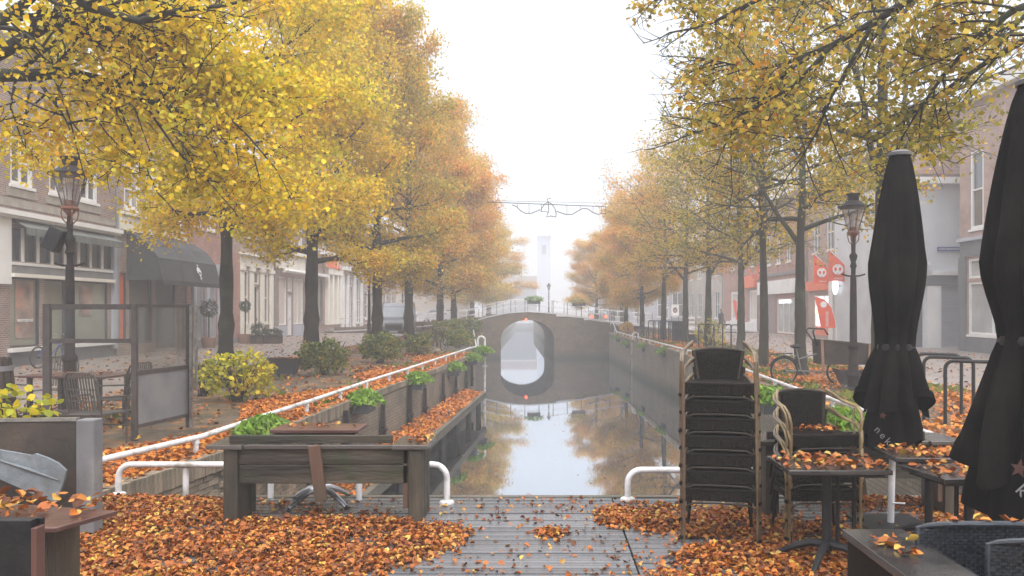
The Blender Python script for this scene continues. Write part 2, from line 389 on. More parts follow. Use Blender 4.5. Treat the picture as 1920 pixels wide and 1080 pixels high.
M['slat'] = mat('slat', (.10, .09, .082), (.065, .058, .052), 12, .5, spec=.4)
M['cane_dark'] = mat('cane_dark', (.034, .026, .020), (.018, .014, .011), 14, .5, spec=.3)
# ---------------------------------------------------------------- the canal and the ground
WZ = -1.93
WL = [(7.8, -4.45), (10.2, -4.12), (15.8, -3.87), (20.3, -3.53), (29.4, -3.02), (33.5, -2.85), (35.0, -4.6), (61, -5.4), (71, -5.7), (78, -5.7), (130, -6.2), (200, -7)]
WR = [(7.8, 4.6), (16, 5.0), (20, 5.2), (33, 5.7), (48, 5.2), (61, 4.95), (71, 1.0), (78, .6), (130, -1.7), (200, -2)]
def interp(L, y):
    if y <= L[0][0]: return L[0][1]
    for (a, b), (c, d) in zip(L, L[1:]):
        if y <= c: return b + (d - b) * (y - a) / (c - a)
    return L[-1][1]
ys = sorted(set([a for a, _ in WL] + [a for a, _ in WR]))
g = MB()
g.quad((-400, -40, -.07), (400, -40, -.07), (400, 7.8, -.07), (-400, 7.8, -.07))
for a, b in zip(ys, ys[1:]):
    g.quad((-400, a, 0), (interp(WL, a), a, 0), (interp(WL, b), b, 0), (-400, b, 0))
    g.quad((interp(WR, a), a, 0), (400, a, 0), (400, b, 0), (interp(WR, b), b, 0))
g.quad((-400, 200, 0), (400, 200, 0), (400, 600, 0), (-400, 600, 0))
# front ground beside the deck
g.quad((-400, -40, 0), (-5.2, -40, 0), (-5.2, 7.8, 0), (-400, 7.8, 0))
g.quad((5.6, -40, 0), (400, -40, 0), (400, 7.8, 0), (5.6, 7.8, 0))
g.build('ground', M['earth'])['kind'] = 'structure'
w = MB(); w.quad((-12, 7.0, WZ), (12, 7.0, WZ), (12, 210, WZ), (-12, 210, WZ))
w.build('water', M['water'])['kind'] = 'structure'

# pavements along the two shop rows, with a stone kerb line
for nm, xs in (('pavement_left', (-16.9, -8.6)), ('pavement_right', (9.6, 20.5))):
    p = MB(); p.box(xs[0], xs[1], 9.0, 60.2, -.05, .010); o = p.build(nm, M['paving']); o['kind'] = 'structure'
    k = MB()
    kx = xs[1] if xs[0] < 0 else xs[0]
    y = 9.0
    while y < 60:
        k.box(kx - .07, kx + .07, y, y + .985, -.05, .025 + R.uniform(-.003, .003)); y += 1.0
    o2 = k.build('kerb', M['stone'], o); o2['kind'] = 'stuff'
p = MB(); p.box(-24, -17, 60.2, 90, -.05, .010); p.box(-17, -6.6, 72, 90, -.05, .010); p.box(9.6, 24, 60.2, 110, -.05, .012); p.build('road', M['paving'])['kind'] = 'structure'

# quay walls ---------------------------------------------------------------
def quay(name, L, sgn, y_from):
    w = MB()
    for (a, xa), (b, xb) in zip(L, L[1:]):
        if a < y_from: continue
        t = .5 * sgn
        w.quad((xa, a, WZ - .6), (xb, b, WZ - .6), (xb, b, -.10), (xa, a, -.10)) if sgn < 0 else w.quad((xb, b, WZ - .6), (xa, a, WZ - .6), (xa, a, -.10), (xb, b, -.10))
    o = w.build(name, M['quaywall']); o['kind'] = 'structure'
    # coping of upright bricks all along, slightly proud
    c = MB()
    for (a, xa), (b, xb) in zip(L, L[1:]):
        if a < y_from or a > 60: continue
        Lg = math.hypot(b - a, xb - xa); n = int(Lg / .5); d = Vector((xb - xa, b - a, 0)) / Lg
        nn = Vector((d.y, -d.x, 0)) * (1 if sgn < 0 else -1)   # towards the water
        for i in range(n):
            p0 = Vector((xa, a, 0)) + d * (i * Lg / n + .006); p1 = Vector((xa, a, 0)) + d * ((i + 1) * Lg / n - .006)
            q = [p0 + nn * .03, p1 + nn * .03, p1 - nn * .27, p0 - nn * .27]
            j = len(c.v); dz = R.uniform(-.004, .004)
            c.v += [(k.x, k.y, -.10) for k in q] + [(k.x, k.y, .035 + dz) for k in q]
            c.f += [(j + 4, j + 5, j + 6, j + 7), (j, j + 1, j + 5, j + 4), (j + 1, j + 2, j + 6, j + 5), (j + 2, j + 3, j + 7, j + 6), (j + 3, j, j + 4, j + 7)]
    if c.v:
        o2 = c.build('coping_stone', M['brickpc'], o); o2['kind'] = 'stuff'
    return o
qn = MB(); qn.quad((-4.45, 7.8, WZ - .6), (4.6, 7.8, WZ - .6), (4.6, 7.8, -.07), (-4.45, 7.8, -.07))
qn.build('quay_wall_front', M['quaywall'])['kind'] = 'structure'
LN = [p for p in WL if p[0] >= 15.8]
q_left = quay('quay_wall_left', LN, -1, 0)
q_right = quay('quay_wall_right', WR, 1, 0)
# near stretch of the left wall in real bricks
ob = MB(); ob.quad((-4.47, 7.8, WZ - .6), (-4.14, 10.2, WZ - .6), (-4.14, 10.2, .0), (-4.47, 7.8, .0)); ob.quad((-4.14, 10.2, WZ - .6), (-3.89, 15.8, WZ - .6), (-3.89, 15.8, 0), (-4.14, 10.2, 0))
mo = ob.build('mortar_bed', M['mortar'], q_left); mo['kind'] = 'stuff'
unit = MB().box(-.5, .5, -.5, .5, -.5, .5).build('brick', M['brickpc'], q_left)
first = True
def place_unit(loc, rz, dims):
    global first
    if first: o = unit; first = False
    else: o = inst(unit, 'brick', q_left)
    o.location = loc; o.rotation_euler = (0, 0, rz); o.scale = dims
segs = [((-4.45, 7.8), (-4.12, 10.2)), ((-4.12, 10.2), (-3.87, 15.8))]
nb = 0
for (xa, a), (xb, b) in segs:
    Lg = math.hypot(b - a, xb - xa); ang = math.atan2(b - a, xb - xa); d = Vector((xb - xa, b - a, 0)) / Lg
    n = int(Lg / .077)
    for i in range(n):   # soldier course
        c = Vector((xa, a, 0)) + d * ((i + .5) * Lg / n)
        place_unit((c.x - .09 + R.uniform(-.004, .004), c.y, -.085 + R.uniform(-.004, .004)), ang, (Lg / n - .010, .24, .23)); nb += 1
st = MB(); rows = 24
for (xa, a), (xb, b) in segs:
    Lg = math.hypot(b - a, xb - xa); ang = math.atan2(b - a, xb - xa); d = Vector((xb - xa, b - a, 0)) / Lg
    nn = int(Lg / .225)
    for r in range(rows):
        z = -.245 - r * .075
        for i in range(nn):
            s0 = (i + (.5 if r % 2 else 0)) * .225
            if s0 + .21 > Lg: continue
            c = Vector((xa, a, 0)) + d * (s0 + .105)
            if nb < 296 and r >= 0 and c.y < 13.0:
                place_unit((c.x - .03 + R.uniform(-.004, .004), c.y, z), ang, (.212, .08, .064)); nb += 1
            else:
                Mx = Matrix.Translation((c.x - .03 + R.uniform(-.004, .004), c.y, z)) @ Matrix.Rotation(ang, 4, 'Z')
                st.box(-.106, .106, -.04, .04, -.032, .032, Mx)
st.build('lower_bricks', M['brickpc'], q_left)['kind'] = 'stuff'

# timber jetty along the left wall ------------------------------------------
jet = empty('jetty', (0, 0, 0), label='low timber jetty at the foot of the left quay wall, heaped with orange leaves', cat='jetty')
JO = [(7.9, -3.15), (13.1, -2.88), (19.9, -2.56), (29.3, -2.11)]
def jedge(y): return interp(JO, y)
y = 7.9; jm = None
while y < 29.2:
    m_ = MB(); x0 = interp(WL, y) + .05; x1 = jedge(y) - .12
    m_.box(x0, x1, y, y + .285, -1.26, -1.20 + R.uniform(-.004, .004)); o = m_.build('plank', M['dockwood'], jet); y += .30
ed = MB()
for (a, xa), (b, xb) in zip(JO, JO[1:]): ed.beam((xa - .06, a, -1.28), (xb - .06, b, -1.28), .12, .22)
ed.build('edge_beam', M['dockwood'], jet, bevel=.01)
y = 9
while y < 29.3:
    MB().tube([(jedge(y) - .25, y, -2.4), (jedge(y) - .25, y, -1.3)], .09, 8).build('pile', M['deckdark'], jet); y += 2.5
for y in (17.8, 22.4):
    rg = MB(); x = jedge(y) - .22
    rg.beam((x, y, -1.2), (x, y, -1.04), .05, .05); rg.beam((x, y, -1.05), (x + .02, y - .22, -.98), .04, .04)
    rg.build('mooring_hook', M['stonegrey'], jet)

# fenders on the left wall -----------------------------------------------------
for k, (u, y, vt, vb) in enumerate([(720, 18.0, 758, 815), (764, 20.5, 722, 793), (799, 22.4, 727, 771), (830, 25.2, 699, 752), (854, 27.6, 699, 737), (875, 30, 677, 730), (889, 31.6, 676, 726), (655, 15.4, 770, 850), (600, 13.4, 800, 890)]):
    zt = pz(vt, y); zb = max(pz(vb, y) - .15, -1.2); x = interp(WL, y)
    f = empty('fender_post', (x + .07, y, zb), label=['dark timber fender post on the left quay wall, by the first fern basket', 'dark fender post holding up the second fern basket', 'short fender post between the second and third fern baskets', 'dark fender post under the third fern basket', 'slim fender post just past the third fern basket', 'dark fender post near the far end of the jetty', 'last dark fender post before the white ladder pole', 'fender post rising behind the small table by the bench', 'fender post hidden behind the wooden bench on the left'][k], cat='fender', group='fender posts on the quay wall')
    b = MB(); h = zt - zb
    i = len(b.v); wd = .085
    b.v += [(-.03, -wd * 1.25, 0), (.07, -wd * 1.25, 0), (.07, wd * 1.25, 0), (-.03, wd * 1.25, 0), (-.03, -wd * .55, h), (.05, -wd * .55, h), (.05, wd * .55, h), (-.03, wd * .55, h)]
    b.f += [(i + a, i + b_, i + c, i + d) for a, b_, c, d in ((3, 2, 1, 0), (4, 5, 6, 7), (0, 1, 5, 4), (1, 2, 6, 5), (2, 3, 7, 6), (3, 0, 4, 7))]
    b.build('post', M['lampiron'], f)
    MB().box(-.03, .10, -.13, .13, h * .26, h * .26 + .07).build('bracket', M['darkmetal'], f)

# deck of planks ------------------------------------------------------------------
deck = empty('deck', (0, 0, 0), label='wet grey timber deck strewn with orange leaves at the head of the canal', cat='deck')
pitch = .118; y = 7.82; plank = None
XJ = .66
while y > 3.6:
    for (x0, x1) in ((-5.2, XJ - .004), (XJ + .012, 5.6)):
        if plank is None:
            plank = MB().box(-.5, .5, -.5, .5, -.045, 0).build('plank', M['deck'], deck); o = plank
        else: o = inst(plank, 'plank', deck)
        o.location = ((x0 + x1) / 2, y - pitch / 2, R.uniform(-.004, .003)); o.scale = (x1 - x0, pitch - .009, 1); o.rotation_euler = (0, R.uniform(-.0006, .0006), 0)
    y -= pitch
MB().box(-4.5, 4.7, 7.83, 7.90, -.30, .012).build('edge_board', M['dockwood'], deck, bevel=.006)

# white guard rails -----------------------------------------------------------------
def rail(name, pts, r, posts, label, foot=.0, zoff=.2, mat_=None, postr=None):
    t = empty(name, (0, 0, 0), label=label, cat='railing', group='white canal guard rails')
    MB().tube(pts, r, 10).build('top_rail', mat_ or M['white_pipe'], t, smooth=True)
    for (x, y, z0, z1) in posts:
        b = MB(); b.tube([(x, y, z0), (x, y, z1)], postr or r * .92, 10)
        o = b.build('post', mat_ or M['white_pipe'], t, smooth=True)
        MB().lathe([(r * 1.25, 0), (r * 1.25, .03)], 10, x, y, z1 - .07).build('collar', mat_ or M['white_pipe'], o)
    return t
lp = [gp(207, 900), gp(378, 851), gp(488, 809), gp(585, 774), gp(693, 732), gp(764, 706.5), gp(880, 663)]
lr = []
for k, p in enumerate(lp): lr.append((p.x, p.y, .22 + (.02 if k == 0 else 0)))
lr = [(lr[0][0] - .35, lr[0][1] - 2.4, .24)] + lr
endp = [(px(897, 34.6), 34.6, pz(645, 34.6)), (px(903, 34.9), 34.9, pz(633, 34.9))]
posts = []
def along(pl, d):
    out = []; acc = 0; nxt = 0
    for (x0, y0, z0), (x1, y1, z1) in zip(pl, pl[1:]):
        L = math.dist((x0, y0), (x1, y1))
        while nxt <= acc + L:
            t = (nxt - acc) / L; out.append((x0 + (x1 - x0) * t, y0 + (y1 - y0) * t, z0 + (z1 - z0) * t)); nxt += d
        acc += L
    return out
for (x, y, z) in along(lr, 1.95): posts.append((x, y, -.05, z))
rail('quay_railing', lr, .036, posts, 'long white pipe rail running along the left quay towards the bridge')
rl2 = [gp(880, 663) + Vector((0, 0, .22)), Vector((px(893, 36), 36, pz(650, 36))), Vector((px(889, 46), 46, .35)), Vector((px(885, 59), 59, 1.0)), Vector((px(887, 60.6), 60.6, 1.05))]
rail('quay_railing', [tuple(p) for p in rl2], .035, [(rl2[2].x, 46, 0, .35), (rl2[3].x, 59, 0, 1.0)], 'far end of the left white rail climbing to the bridge')
rr = [(4.95, 8.6, .22), (5.22, 14.5, .22), (px(1502, 16.2), 16.2, .2), (px(1436, 19.2), 19.2, .2), (5.75, 27, .2), (px(1300, 32.7) - .4, 32.7, .2), (5.35, 48, .2), (px(1156, 57.5), 57.5, pz(622, 57.5)), (px(1150, 60.6), 60.6, pz(606, 60.6))]
rail('quay_railing', rr, .036, [(x, y, -.05, z) for (x, y, z) in along(rr, 1.95)], 'long white pipe rail running along the right quay towards the bridge')
# ladder hoops (tall white hooks)
def hook(x, y, zt, zb, d, label):
    t = empty('ladder_hoop', (x, y, 0), label=label, cat='ladder hoop', group='white ladder hoops on the quay')
    pts = [(0, 0, zb)] + [(d * (1 - math.cos(a)) / 2, 0, zt - abs(d) / 2 + math.sin(a) * abs(d) / 2) for a in [math.pi * i / 8 for i in range(9)]] + [(d, 0, 0)]
    MB().tube(pts, .045, 8).build('pipe', M['white_pipe'], t, smooth=True)
    MB().box(-.1, .1, -.03, .03, zt - 1.3, zt - 1.24).build('bracket', M['white_pipe'], t)
hook(px(909, 34.4), 34.4, pz(631, 34.4), -1.9, -.3, 'white hooked ladder pole at the end of the jetty')
hook(px(1185, 47.6), 47.4, pz(623, 47.6), WZ - .3, .35, 'white hooked ladder pole standing in the water by the right quay wall')
# low rails across the canal head
def lowrail(pts, posts, label):
    t = empty('guard_rail', (0, 0, 0), label=label, cat='railing', group='low white rails at the canal head')
    MB().tube(pts, .030, 12).build('top_rail', M['white_pipe'], t, smooth=True)
    for x, y, zt in posts:
        MB().tube([(x, y, -.03), (x, y, zt - .02)], .029, 12).build('post', M['white_pipe'], t, smooth=True)
    for x, y in [(pts[0][0], pts[0][1]), (pts[-1][0], pts[-1][1])]:
        MB().lathe([(.075, 0), (.07, .02), (.045, .03)], 12, x, y, -.0).build('foot_plate', M['white_pipe'], t)
def bend(x, y, sx, z, r=.13):
    return [(x, y, 0)] + [(x + sx * r * (1 - math.cos(a)), y, z - r + r * math.sin(a)) for a in [math.pi / 2 * i / 6 for i in range(7)]]
yl, yr = 7.95, 7.62
zr = pz(871, yl)
pl = bend(px(222, yl), yl, 1, zr); pr = bend(px(838, yr), yr, -1, pz(871, yr)); pr.reverse()
lowrail(pl + pr, [(px(350, 7.92), 7.9, zr), (px(509, 7.85), 7.83, zr), (px(672, 7.7), 7.73, zr)], 'low white rail behind the wooden bench on the left')
yq = 7.74; a = bend(px(1177, yq), yq, 1, pz(881, yq))
lowrail(a + [(4.5, yq, pz(881, yq))], [(2.6, yq, pz(881, yq)), (4.4, yq, pz(881, yq))], 'low white rail passing behind the stacked chairs')

# ---------------------------------------------------------------- bridge
YB, YE = 61.0, 71.0
br = empty('bridge', (-1.2, YB, 0), label='arched brick bridge across the end of the canal with pale railings', cat='bridge')
bx = -1.2
prof = [(-22, .05), (-16, .12), (-10, .45), (px(887, YB), pz(603, YB)), (px(912, YB), pz(595, YB)), (px(950, YB), pz(587, YB)), (px(990, YB), pz(584, YB)), (px(1043, YB), pz(588, YB)), (px(1095, YB), pz(596, YB)), (px(1144, YB), pz(604, YB)), (10, .35), (16, .1), (22, .04)]
cxA, hw, zs, zc = px(989, YB), 2.03, -.50, pz(600, YB)
arch = [(cxA + hw * math.cos(a), zs + (zc - zs) * math.sin(a)) for a in [math.pi * i / 20 for i in range(21)]]
SK = -.75
def zprof(x): return interp(prof, x)
def face(mb, y, sk, flip, inset=0.0):
    # left part, right part and strips above the arch
    zb = WZ - .6
    P = lambda x, z: (x - bx, y - YB, z)
    L = [(cxA - hw + sk, zb), (cxA - hw + sk, zs)]
    xs = [x for x, _ in prof]
    def strip(x0, z0, x1, z1):
        t0, t1 = zprof(x0), zprof(x1)
        q = [P(x0, z0), P(x1, z1), P(x1, t1), P(x0, t1)]
        if flip: q.reverse()
        mb.quad(*q)
    ap = [(x + sk, z) for x, z in reversed(arch)]
    for (x0, z0), (x1, z1) in zip(ap, ap[1:]):
        if x1 - x0 > 1e-5: strip(x0, z0, x1, z1)
    for a, b in ((prof[0][0], cxA - hw + sk), (cxA + hw + sk, prof[-1][0])):
        cuts = [a] + [x for x in xs if a < x < b] + [b]
        for x0, x1 in zip(cuts, cuts[1:]): strip(x0, zb, x1, zb)
wl = MB(); face(wl, YB, 0, False); wl.build('wall', M['bridgebrick'], br)
wl = MB(); face(wl, YE, SK, True); wl.build('wall', M['bridgebrick'], br)
vt = MB()
full = [(cxA + hw, WZ - .6)] + arch + [(cxA - hw, WZ - .6)]
for (x0, z0), (x1, z1) in zip(full, full[1:]):
    vt.quad((x0 - bx, 0, z0), (x1 - bx, 0, z1), (x1 + SK - bx, YE - YB, z1), (x0 + SK - bx, YE - YB, z0))
vt.build('vault', M['bridgebrick'], br)
rg = MB()   # ring of arch stones slightly proud
for i in range(20):
    (x0, z0), (x1, z1) = arch[i], arch[i + 1]
    c = Vector((cxA, 0, zs))
    def outp(x, z, k): d = Vector((x - cxA, 0, z - zs)); d.normalize(); return (x + d.x * k - bx, z + d.z * k)
    a0, a1, b1, b0 = (x0 - bx, z0), (x1 - bx, z1), outp(x1, z1, .32), outp(x0, z0, .32)
    q = [a0, a1, b1, b0]; cx_ = sum(p[0] for p in q) / 4; cz_ = sum(p[1] for p in q) / 4
    q = [(cx_ + (p[0] - cx_) * .96, cz_ + (p[1] - cz_) * .96) for p in q]
    o = MB().prism(q, -.035, .02).build('arch_stone', M['bridgebrick'], br)
rd = MB()
for (x0, z0), (x1, z1) in zip(prof, prof[1:]):
    rd.quad((x0 - bx, .25, z0 - .1), (x1 - bx, .25, z1 - .1), (x1 - bx, YE - YB - .25, z1 - .1), (x0 - bx, YE - YB - .25, z0 - .1))
rd.build('roadway', M['paving'], br)
for yy, nm in ((0, 'a'), (YE - YB - .25, 'b')):
    cp = MB()
    for (x0, z0), (x1, z1) in zip(prof[1:-1], prof[2:-1]):
        cp.beam((x0 - bx, yy + .12, z0), (x1 - bx, yy + .12, z1), .34, .09)
    cp.build('coping', M['whitegrey'], br)
for yy in (.12, YE - YB - .12):
    top = MB(); xr = [x for x in np.arange(-15.5, 9.0, 1.08)]
    pts1 = [(x - bx, yy, zprof(x) + .95) for x in xr]; pts2 = [(x - bx, yy, zprof(x) + .50) for x in xr]
    t_ = empty('railing', (0, 0, 0), parent=br)
    MB().tube(pts1, .035, 6).build('hand_rail', M['white_pipe'], t_)
    MB().tube(pts2, .025, 6).build('mid_rail', M['white_pipe'], t_)
    for x in xr:
        MB().tube([(x - bx, yy, zprof(x)), (x - bx, yy, zprof(x) + 1.02)], .035, 6).build('post', M['white_pipe'] if x < -6 else M['stonegrey'], t_)
MB().ball((cxA - bx - .1, -.12, zc + .02), .09, 8, 6).build('signal_light', M['redglow'], br)
MB().box(cxA - bx - .22, cxA - bx + .02, -.10, -.02, zc - .04, zc + .10).build('light_housing', M['darkmetal'], br)
# ---------------------------------------------------------------- leaves as meshes
def leaves_mesh(name, P, size, rs, material, up=.35, fold=True, jitter=.35, elong=1.0):
    """P: (n,3) leaf positions; each leaf is a small folded two-triangle blade"""
    P = np.asarray(P, dtype=np.float32); n = len(P)
    nrm = rs.normal(size=(n, 3)); nrm[:, 2] = np.abs(nrm[:, 2]) * .6 + up; nrm /= np.linalg.norm(nrm, axis=1)[:, None]
    a = rs.normal(size=(n, 3)); a -= nrm * (a * nrm).sum(1)[:, None]; a /= np.linalg.norm(a, axis=1)[:, None]
    b = np.cross(nrm, a)
    s = size * (1 + jitter * rs.uniform(-1, 1, n))[:, None]
    c = .5 * s
    v0 = P - a * c * elong; v1 = P + b * c * .85 + nrm * c * .25; v2 = P + a * c * 1.1 * elong; v3 = P - b * c * .85 + nrm * c * .25
    V = np.stack([v0, v1, v2, v3], 1).reshape(-1, 3)
    if fold:
        idx = (np.arange(n) * 4)[:, None]
        T = np.concatenate([idx + 0, idx + 1, idx + 2, idx + 0, idx + 2, idx + 3], 1).reshape(-1); nf = 2 * n; k = 3
    else:
        T = np.arange(4 * n); nf = n; k = 4
    me = bpy.data.meshes.new(name)
    me.vertices.add(4 * n); me.vertices.foreach_set('co', V.astype(np.float32).ravel())
    me.loops.add(len(T)); me.loops.foreach_set('vertex_index', T.astype(np.int32))
    me.polygons.add(nf); me.polygons.foreach_set('loop_start', (np.arange(nf) * k).astype(np.int32)); me.polygons.foreach_set('loop_total', np.full(nf, k, dtype=np.int32))
    me.update(calc_edges=True)
    at = me.attributes.new('rnd', 'FLOAT', 'FACE'); r = rs.uniform(0, 1, n)
    at.data.foreach_set('value', np.repeat(r, nf // n).astype(np.float32))
    me.materials.append(material)
    return me
def obj_from(me, name, parent=None, loc=None, rz=None, scale=None):
    o = bpy.data.objects.new(name, me); COL.objects.link(o)
    if parent: o.parent = parent
    if loc is not None: o.location = loc
    if rz is not None: o.rotation_euler = (0, 0, rz)
    if scale is not None: o.scale = scale
    return o

# ---------------------------------------------------------------- trees
def rot_about(d, axis, a): return Matrix.Rotation(a, 3, axis) @ d
class Grower:
    def __init__(s, seed, limb_n=6):
        s.r = random.Random(seed); s.wood = MB(); s.anch = []   # anchors: (x,y,z,weight)
    def path(s, p, d, L, seg, wob, grav=0.0):
        pts = [p.copy()]; d = d.normalized(); r = s.r
        for i in range(seg):
            d = (d + Vector((r.gauss(0, wob), r.gauss(0, wob), r.gauss(0, wob) + grav))).normalized()
            p = p + d * (L / seg); pts.append(p.copy())
        return pts, d
    def side_dir(s, d, ang, roll):
        ax = d.orthogonal().normalized(); ax = rot_about(ax, d, roll)
        return rot_about(d, ax, ang)
    def twig(s, p, d, L, r0):
        pts, _ = s.path(p, d, L, 3, .16, .02)
        s.wood.tube(pts, [r0, r0 * .8, r0 * .6, r0 * .35], 3, caps=False)
        for i in range(1, 4): s.anch.append((*pts[i], 1.0))
        s.anch.append((*((pts[2] + pts[3]) / 2), 1.0))
    def second(s, p, d, L, r0, ntw, grav=0.0):
        r = s.r; seg = 5
        pts, _ = s.path(p, d, L, seg, .13, grav)
        s.wood.tube(pts, [max(r0 * (1 - i / seg * .75), .006) for i in range(seg + 1)], 4, caps=False)
        for k in range(ntw):
            t = (.25 + .75 * (k + r.random()) / ntw) * seg; i = min(int(t), seg - 1); q = pts[i].lerp(pts[i + 1], t - i)
            dd = (pts[i + 1] - pts[i]).normalized()
            tw = s.side_dir(dd, r.uniform(.5, 1.1), r.uniform(0, 6.28)); tw.z = tw.z * .7 + .12
            s.twig(q, tw, L * r.uniform(.32, .6), r0 * .48)
        s.anch.append((*pts[-1], 1.0))
    def limb(s, p, d, L, r0, nsec, ntw, grav=.02, wob=.10, forked=True, secL=.42, start=.22, seg=8):
        r = s.r
        pts, _ = s.path(p, d, L, seg, wob, grav)
        s.limb_pts(pts, r0, nsec, ntw, secL * L, start)
    def limb_pts(s, pts, r0, nsec, ntw, sL, start=.2, sides=7, r1=.22, grav=0.01):
        r = s.r; seg = len(pts) - 1; pts = [Vector(p) for p in pts]
        s.wood.tube(pts, [max(r0 * (1 - (1 - r1) * i / seg), .008) for i in range(seg + 1)], sides, caps=False)
        for k in range(nsec):
            t = (start + (1 - start) * (k + r.random() * .8) / nsec) * seg; i = min(int(t), seg - 1); q = pts[i].lerp(pts[i + 1], t - i)
            dd = (pts[i + 1] - pts[i]).normalized(); fr = t / seg
            sd = s.side_dir(dd, r.uniform(.55, 1.05), r.uniform(0, 6.28)); sd.z = sd.z * .75 + .1
            s.second(q, sd, sL * (1.15 - .55 * fr) * r.uniform(.7, 1.2), max(r0 * (1 - .75 * fr) * .45, .012), ntw, grav)
        s.second(pts[-1], pts[-1] - pts[-2], sL * .6, max(r0 * .25, .01), ntw, grav)
    def leaf_points(s, n, rs, spread=.2, keep=None):
        A = np.array([a[:3] for a in s.anch])
        if keep is not None: A = A[keep(A)]
        # clumps: give each anchor its own amount of leaves
        w = rs.gamma(1.2, 1.0, len(A)); w /= w.sum()
        idx = rs.choice(len(A), size=n, p=w)
        return A[idx] + rs.normal(size=(n, 3)) * np.array([spread, spread, spread * .75])

def trunk_points(h, lean, wob, r, n=9):
    pts = []
    ox = oy = 0
    for i in range(n + 1):
        t = i / n
        pts.append(Vector((lean[0] * t * h + math.sin(t * 5 + r.random()) * wob, lean[1] * t * h + math.cos(t * 4 + r.random()) * wob, t * h)))
    pts[0].x = pts[0].y = 0
    return pts
def make_tree(seed, Ht, Rad, zb, tr, nl=20, nsec=8, ntw=6, nleaf=40000, lsize=.10, spread=.2, leafm='leaf_yellow', bark='bark', lean=(0, 0), fork=0, shape='ovoid', leaf_keep=None, secL=.42):
    G = Grower(seed); r = G.r; rs = np.random.RandomState(seed)
    top = Ht * .9
    tp = trunk_points(top, lean, .06, r, 14)
    TR = MB(); rad = []
    for i, p in enumerate(tp):
        t = i / 14
        rad.append(max(tr * (1 - t * .86) * (1 + r.uniform(-.07, .09)), .02))
    # finer lower trunk with root flare and burrs
    low = [Vector((0, 0, -.3)), Vector((0, 0, 0.0)), Vector((tp[0] + (tp[1] - tp[0]) * .15)), tp[0] + (tp[1] - tp[0]) * .4]
    pts = low + tp[1:]; rr = [tr * 1.5, tr * 1.35, tr * 1.12, tr * 1.02] + rad[1:]
    fine, fr = [], []
    for i in range(len(pts) - 1):
        for k in range(3):
            fine.append(pts[i].lerp(pts[i + 1], k / 3)); fr.append((rr[i] * (1 - k / 3) + rr[i + 1] * k / 3) * (1 + r.uniform(-.05, .08) + (r.uniform(.08, .22) if r.random() < .14 else 0)))
    fine.append(pts[-1]); fr.append(rr[-1])
    TR.tube(fine, fr, 12)
    def at_h(z):
        t = max(0, min(z / top, .999)) * 14; i = int(t); return tp[i].lerp(tp[i + 1], t - i), max(tr * (1 - t / 14 * .86), .02)
    az = r.uniform(0, 6.28)
    for k in range(nl):
        t = (k + .5) / nl; z0 = zb * .92 + (top * .97 - zb * .92) * t ** 1.05
        p, rt = at_h(z0); az += 2.39996 + r.uniform(-.3, .3)
        hh = (z0 - zb) / max(Ht - zb, .1)
        if shape == 'ovoid': env = Rad * min(1.0, .80 + hh * 1.2) * (1 - .80 * max(hh - .12, 0) ** 1.35)
        else: env = Rad * (1 - .45 * hh)
        el = math.radians(8 + 50 * hh + r.uniform(-8, 10))
        L = env / max(math.cos(el), .5) * r.uniform(.82, 1.08) * .82
        d = Vector((math.cos(az) * math.cos(el), math.sin(az) * math.cos(el), math.sin(el)))
        G.limb(p, d, L, min(rt * .55, tr * .40) * (1 - .4 * hh) + .01, nsec, ntw, grav=.03 if hh > .2 else -.005, secL=secL)
    for k in range(fork):
        p, rt = at_h(zb * .85 + k * .3); a = r.uniform(0, 6.28) if fork > 2 else (k * math.pi + r.uniform(-.3, .3)); el = math.radians(48)
        d = Vector((math.cos(a) * math.cos(el), math.sin(a) * math.cos(el) * .5, math.sin(el)))
        G.limb(p, d, Ht * .5, rt * .62, nsec + 3, ntw, grav=.06, seg=10)
    tm = TR.build('trunk', M[bark], smooth=True); bm = G.wood.build('limbs', M[bark], smooth=True)
    out = {'trunk': tm.data, 'limbs': bm.data}
    bpy.data.objects.remove(tm); bpy.data.objects.remove(bm)
    if nleaf:
        P = G.leaf_points(nleaf, rs, spread, leaf_keep)
        out['crown'] = leaves_mesh('crown', P, lsize, rs, M[leafm])
    return out
def plant_tree(kind, x, y, rz=0.0, s=(1, 1, 1), label='', group=None, leafm=None, name='street_tree', sink=0.0):
    t = empty(name, (x, y, -sink), rz, label, 'tree', group); t.scale = s
    tr = obj_from(kind['trunk'], 'trunk', t); obj_from(kind['limbs'], 'limbs', tr)
    if 'crown' in kind:
        me = kind['crown']
        c = obj_from(me, 'crown', t)
        if leafm:
            c.material_slots[0].link = 'OBJECT'; c.material_slots[0].material = M[leafm]
    return t

KA = make_tree(3, 13.5, 4.3, 3.9, .17, nl=24, nsec=8, ntw=6, nleaf=66000, lsize=.092, leafm='leaf_yellow', bark='bark_dark', spread=.26)
KB = make_tree(5, 13.8, 4.1, 3.6, .25, nl=24, nsec=8, ntw=5, nleaf=56000, lsize=.105, leafm='leaf_mixed', bark='bark_dark', spread=.27)
KC = make_tree(8, 13.0, 4.1, 3.3, .23, nl=22, nsec=7, ntw=5, nleaf=62000, lsize=.115, leafm='leaf_orange', bark='bark_dark', spread=.34)
KD = make_tree(13, 11.5, 4.6, 4.6, .19, nl=17, nsec=9, ntw=7, nleaf=9000, lsize=.09, leafm='leaf_sparse', spread=.2, fork=2)
KE = make_tree(21, 10.8, 4.4, 4.0, .17, nl=18, nsec=8, ntw=6, nleaf=12500, lsize=.10, leafm='leaf_sparse', spread=.22, fork=1)
KF = make_tree(34, 13.5, 3.6, 3.4, .17, nl=18, nsec=8, ntw=5, nleaf=0, fork=1)
GL = 'trees along the left quay'; GR = 'trees along the right quay'
plant_tree(KA, px(420, 19), 19, .4, (1, 1, 1.02), 'tall yellow-leaved tree rising from the bright yellow shrub on the left quay', GL)
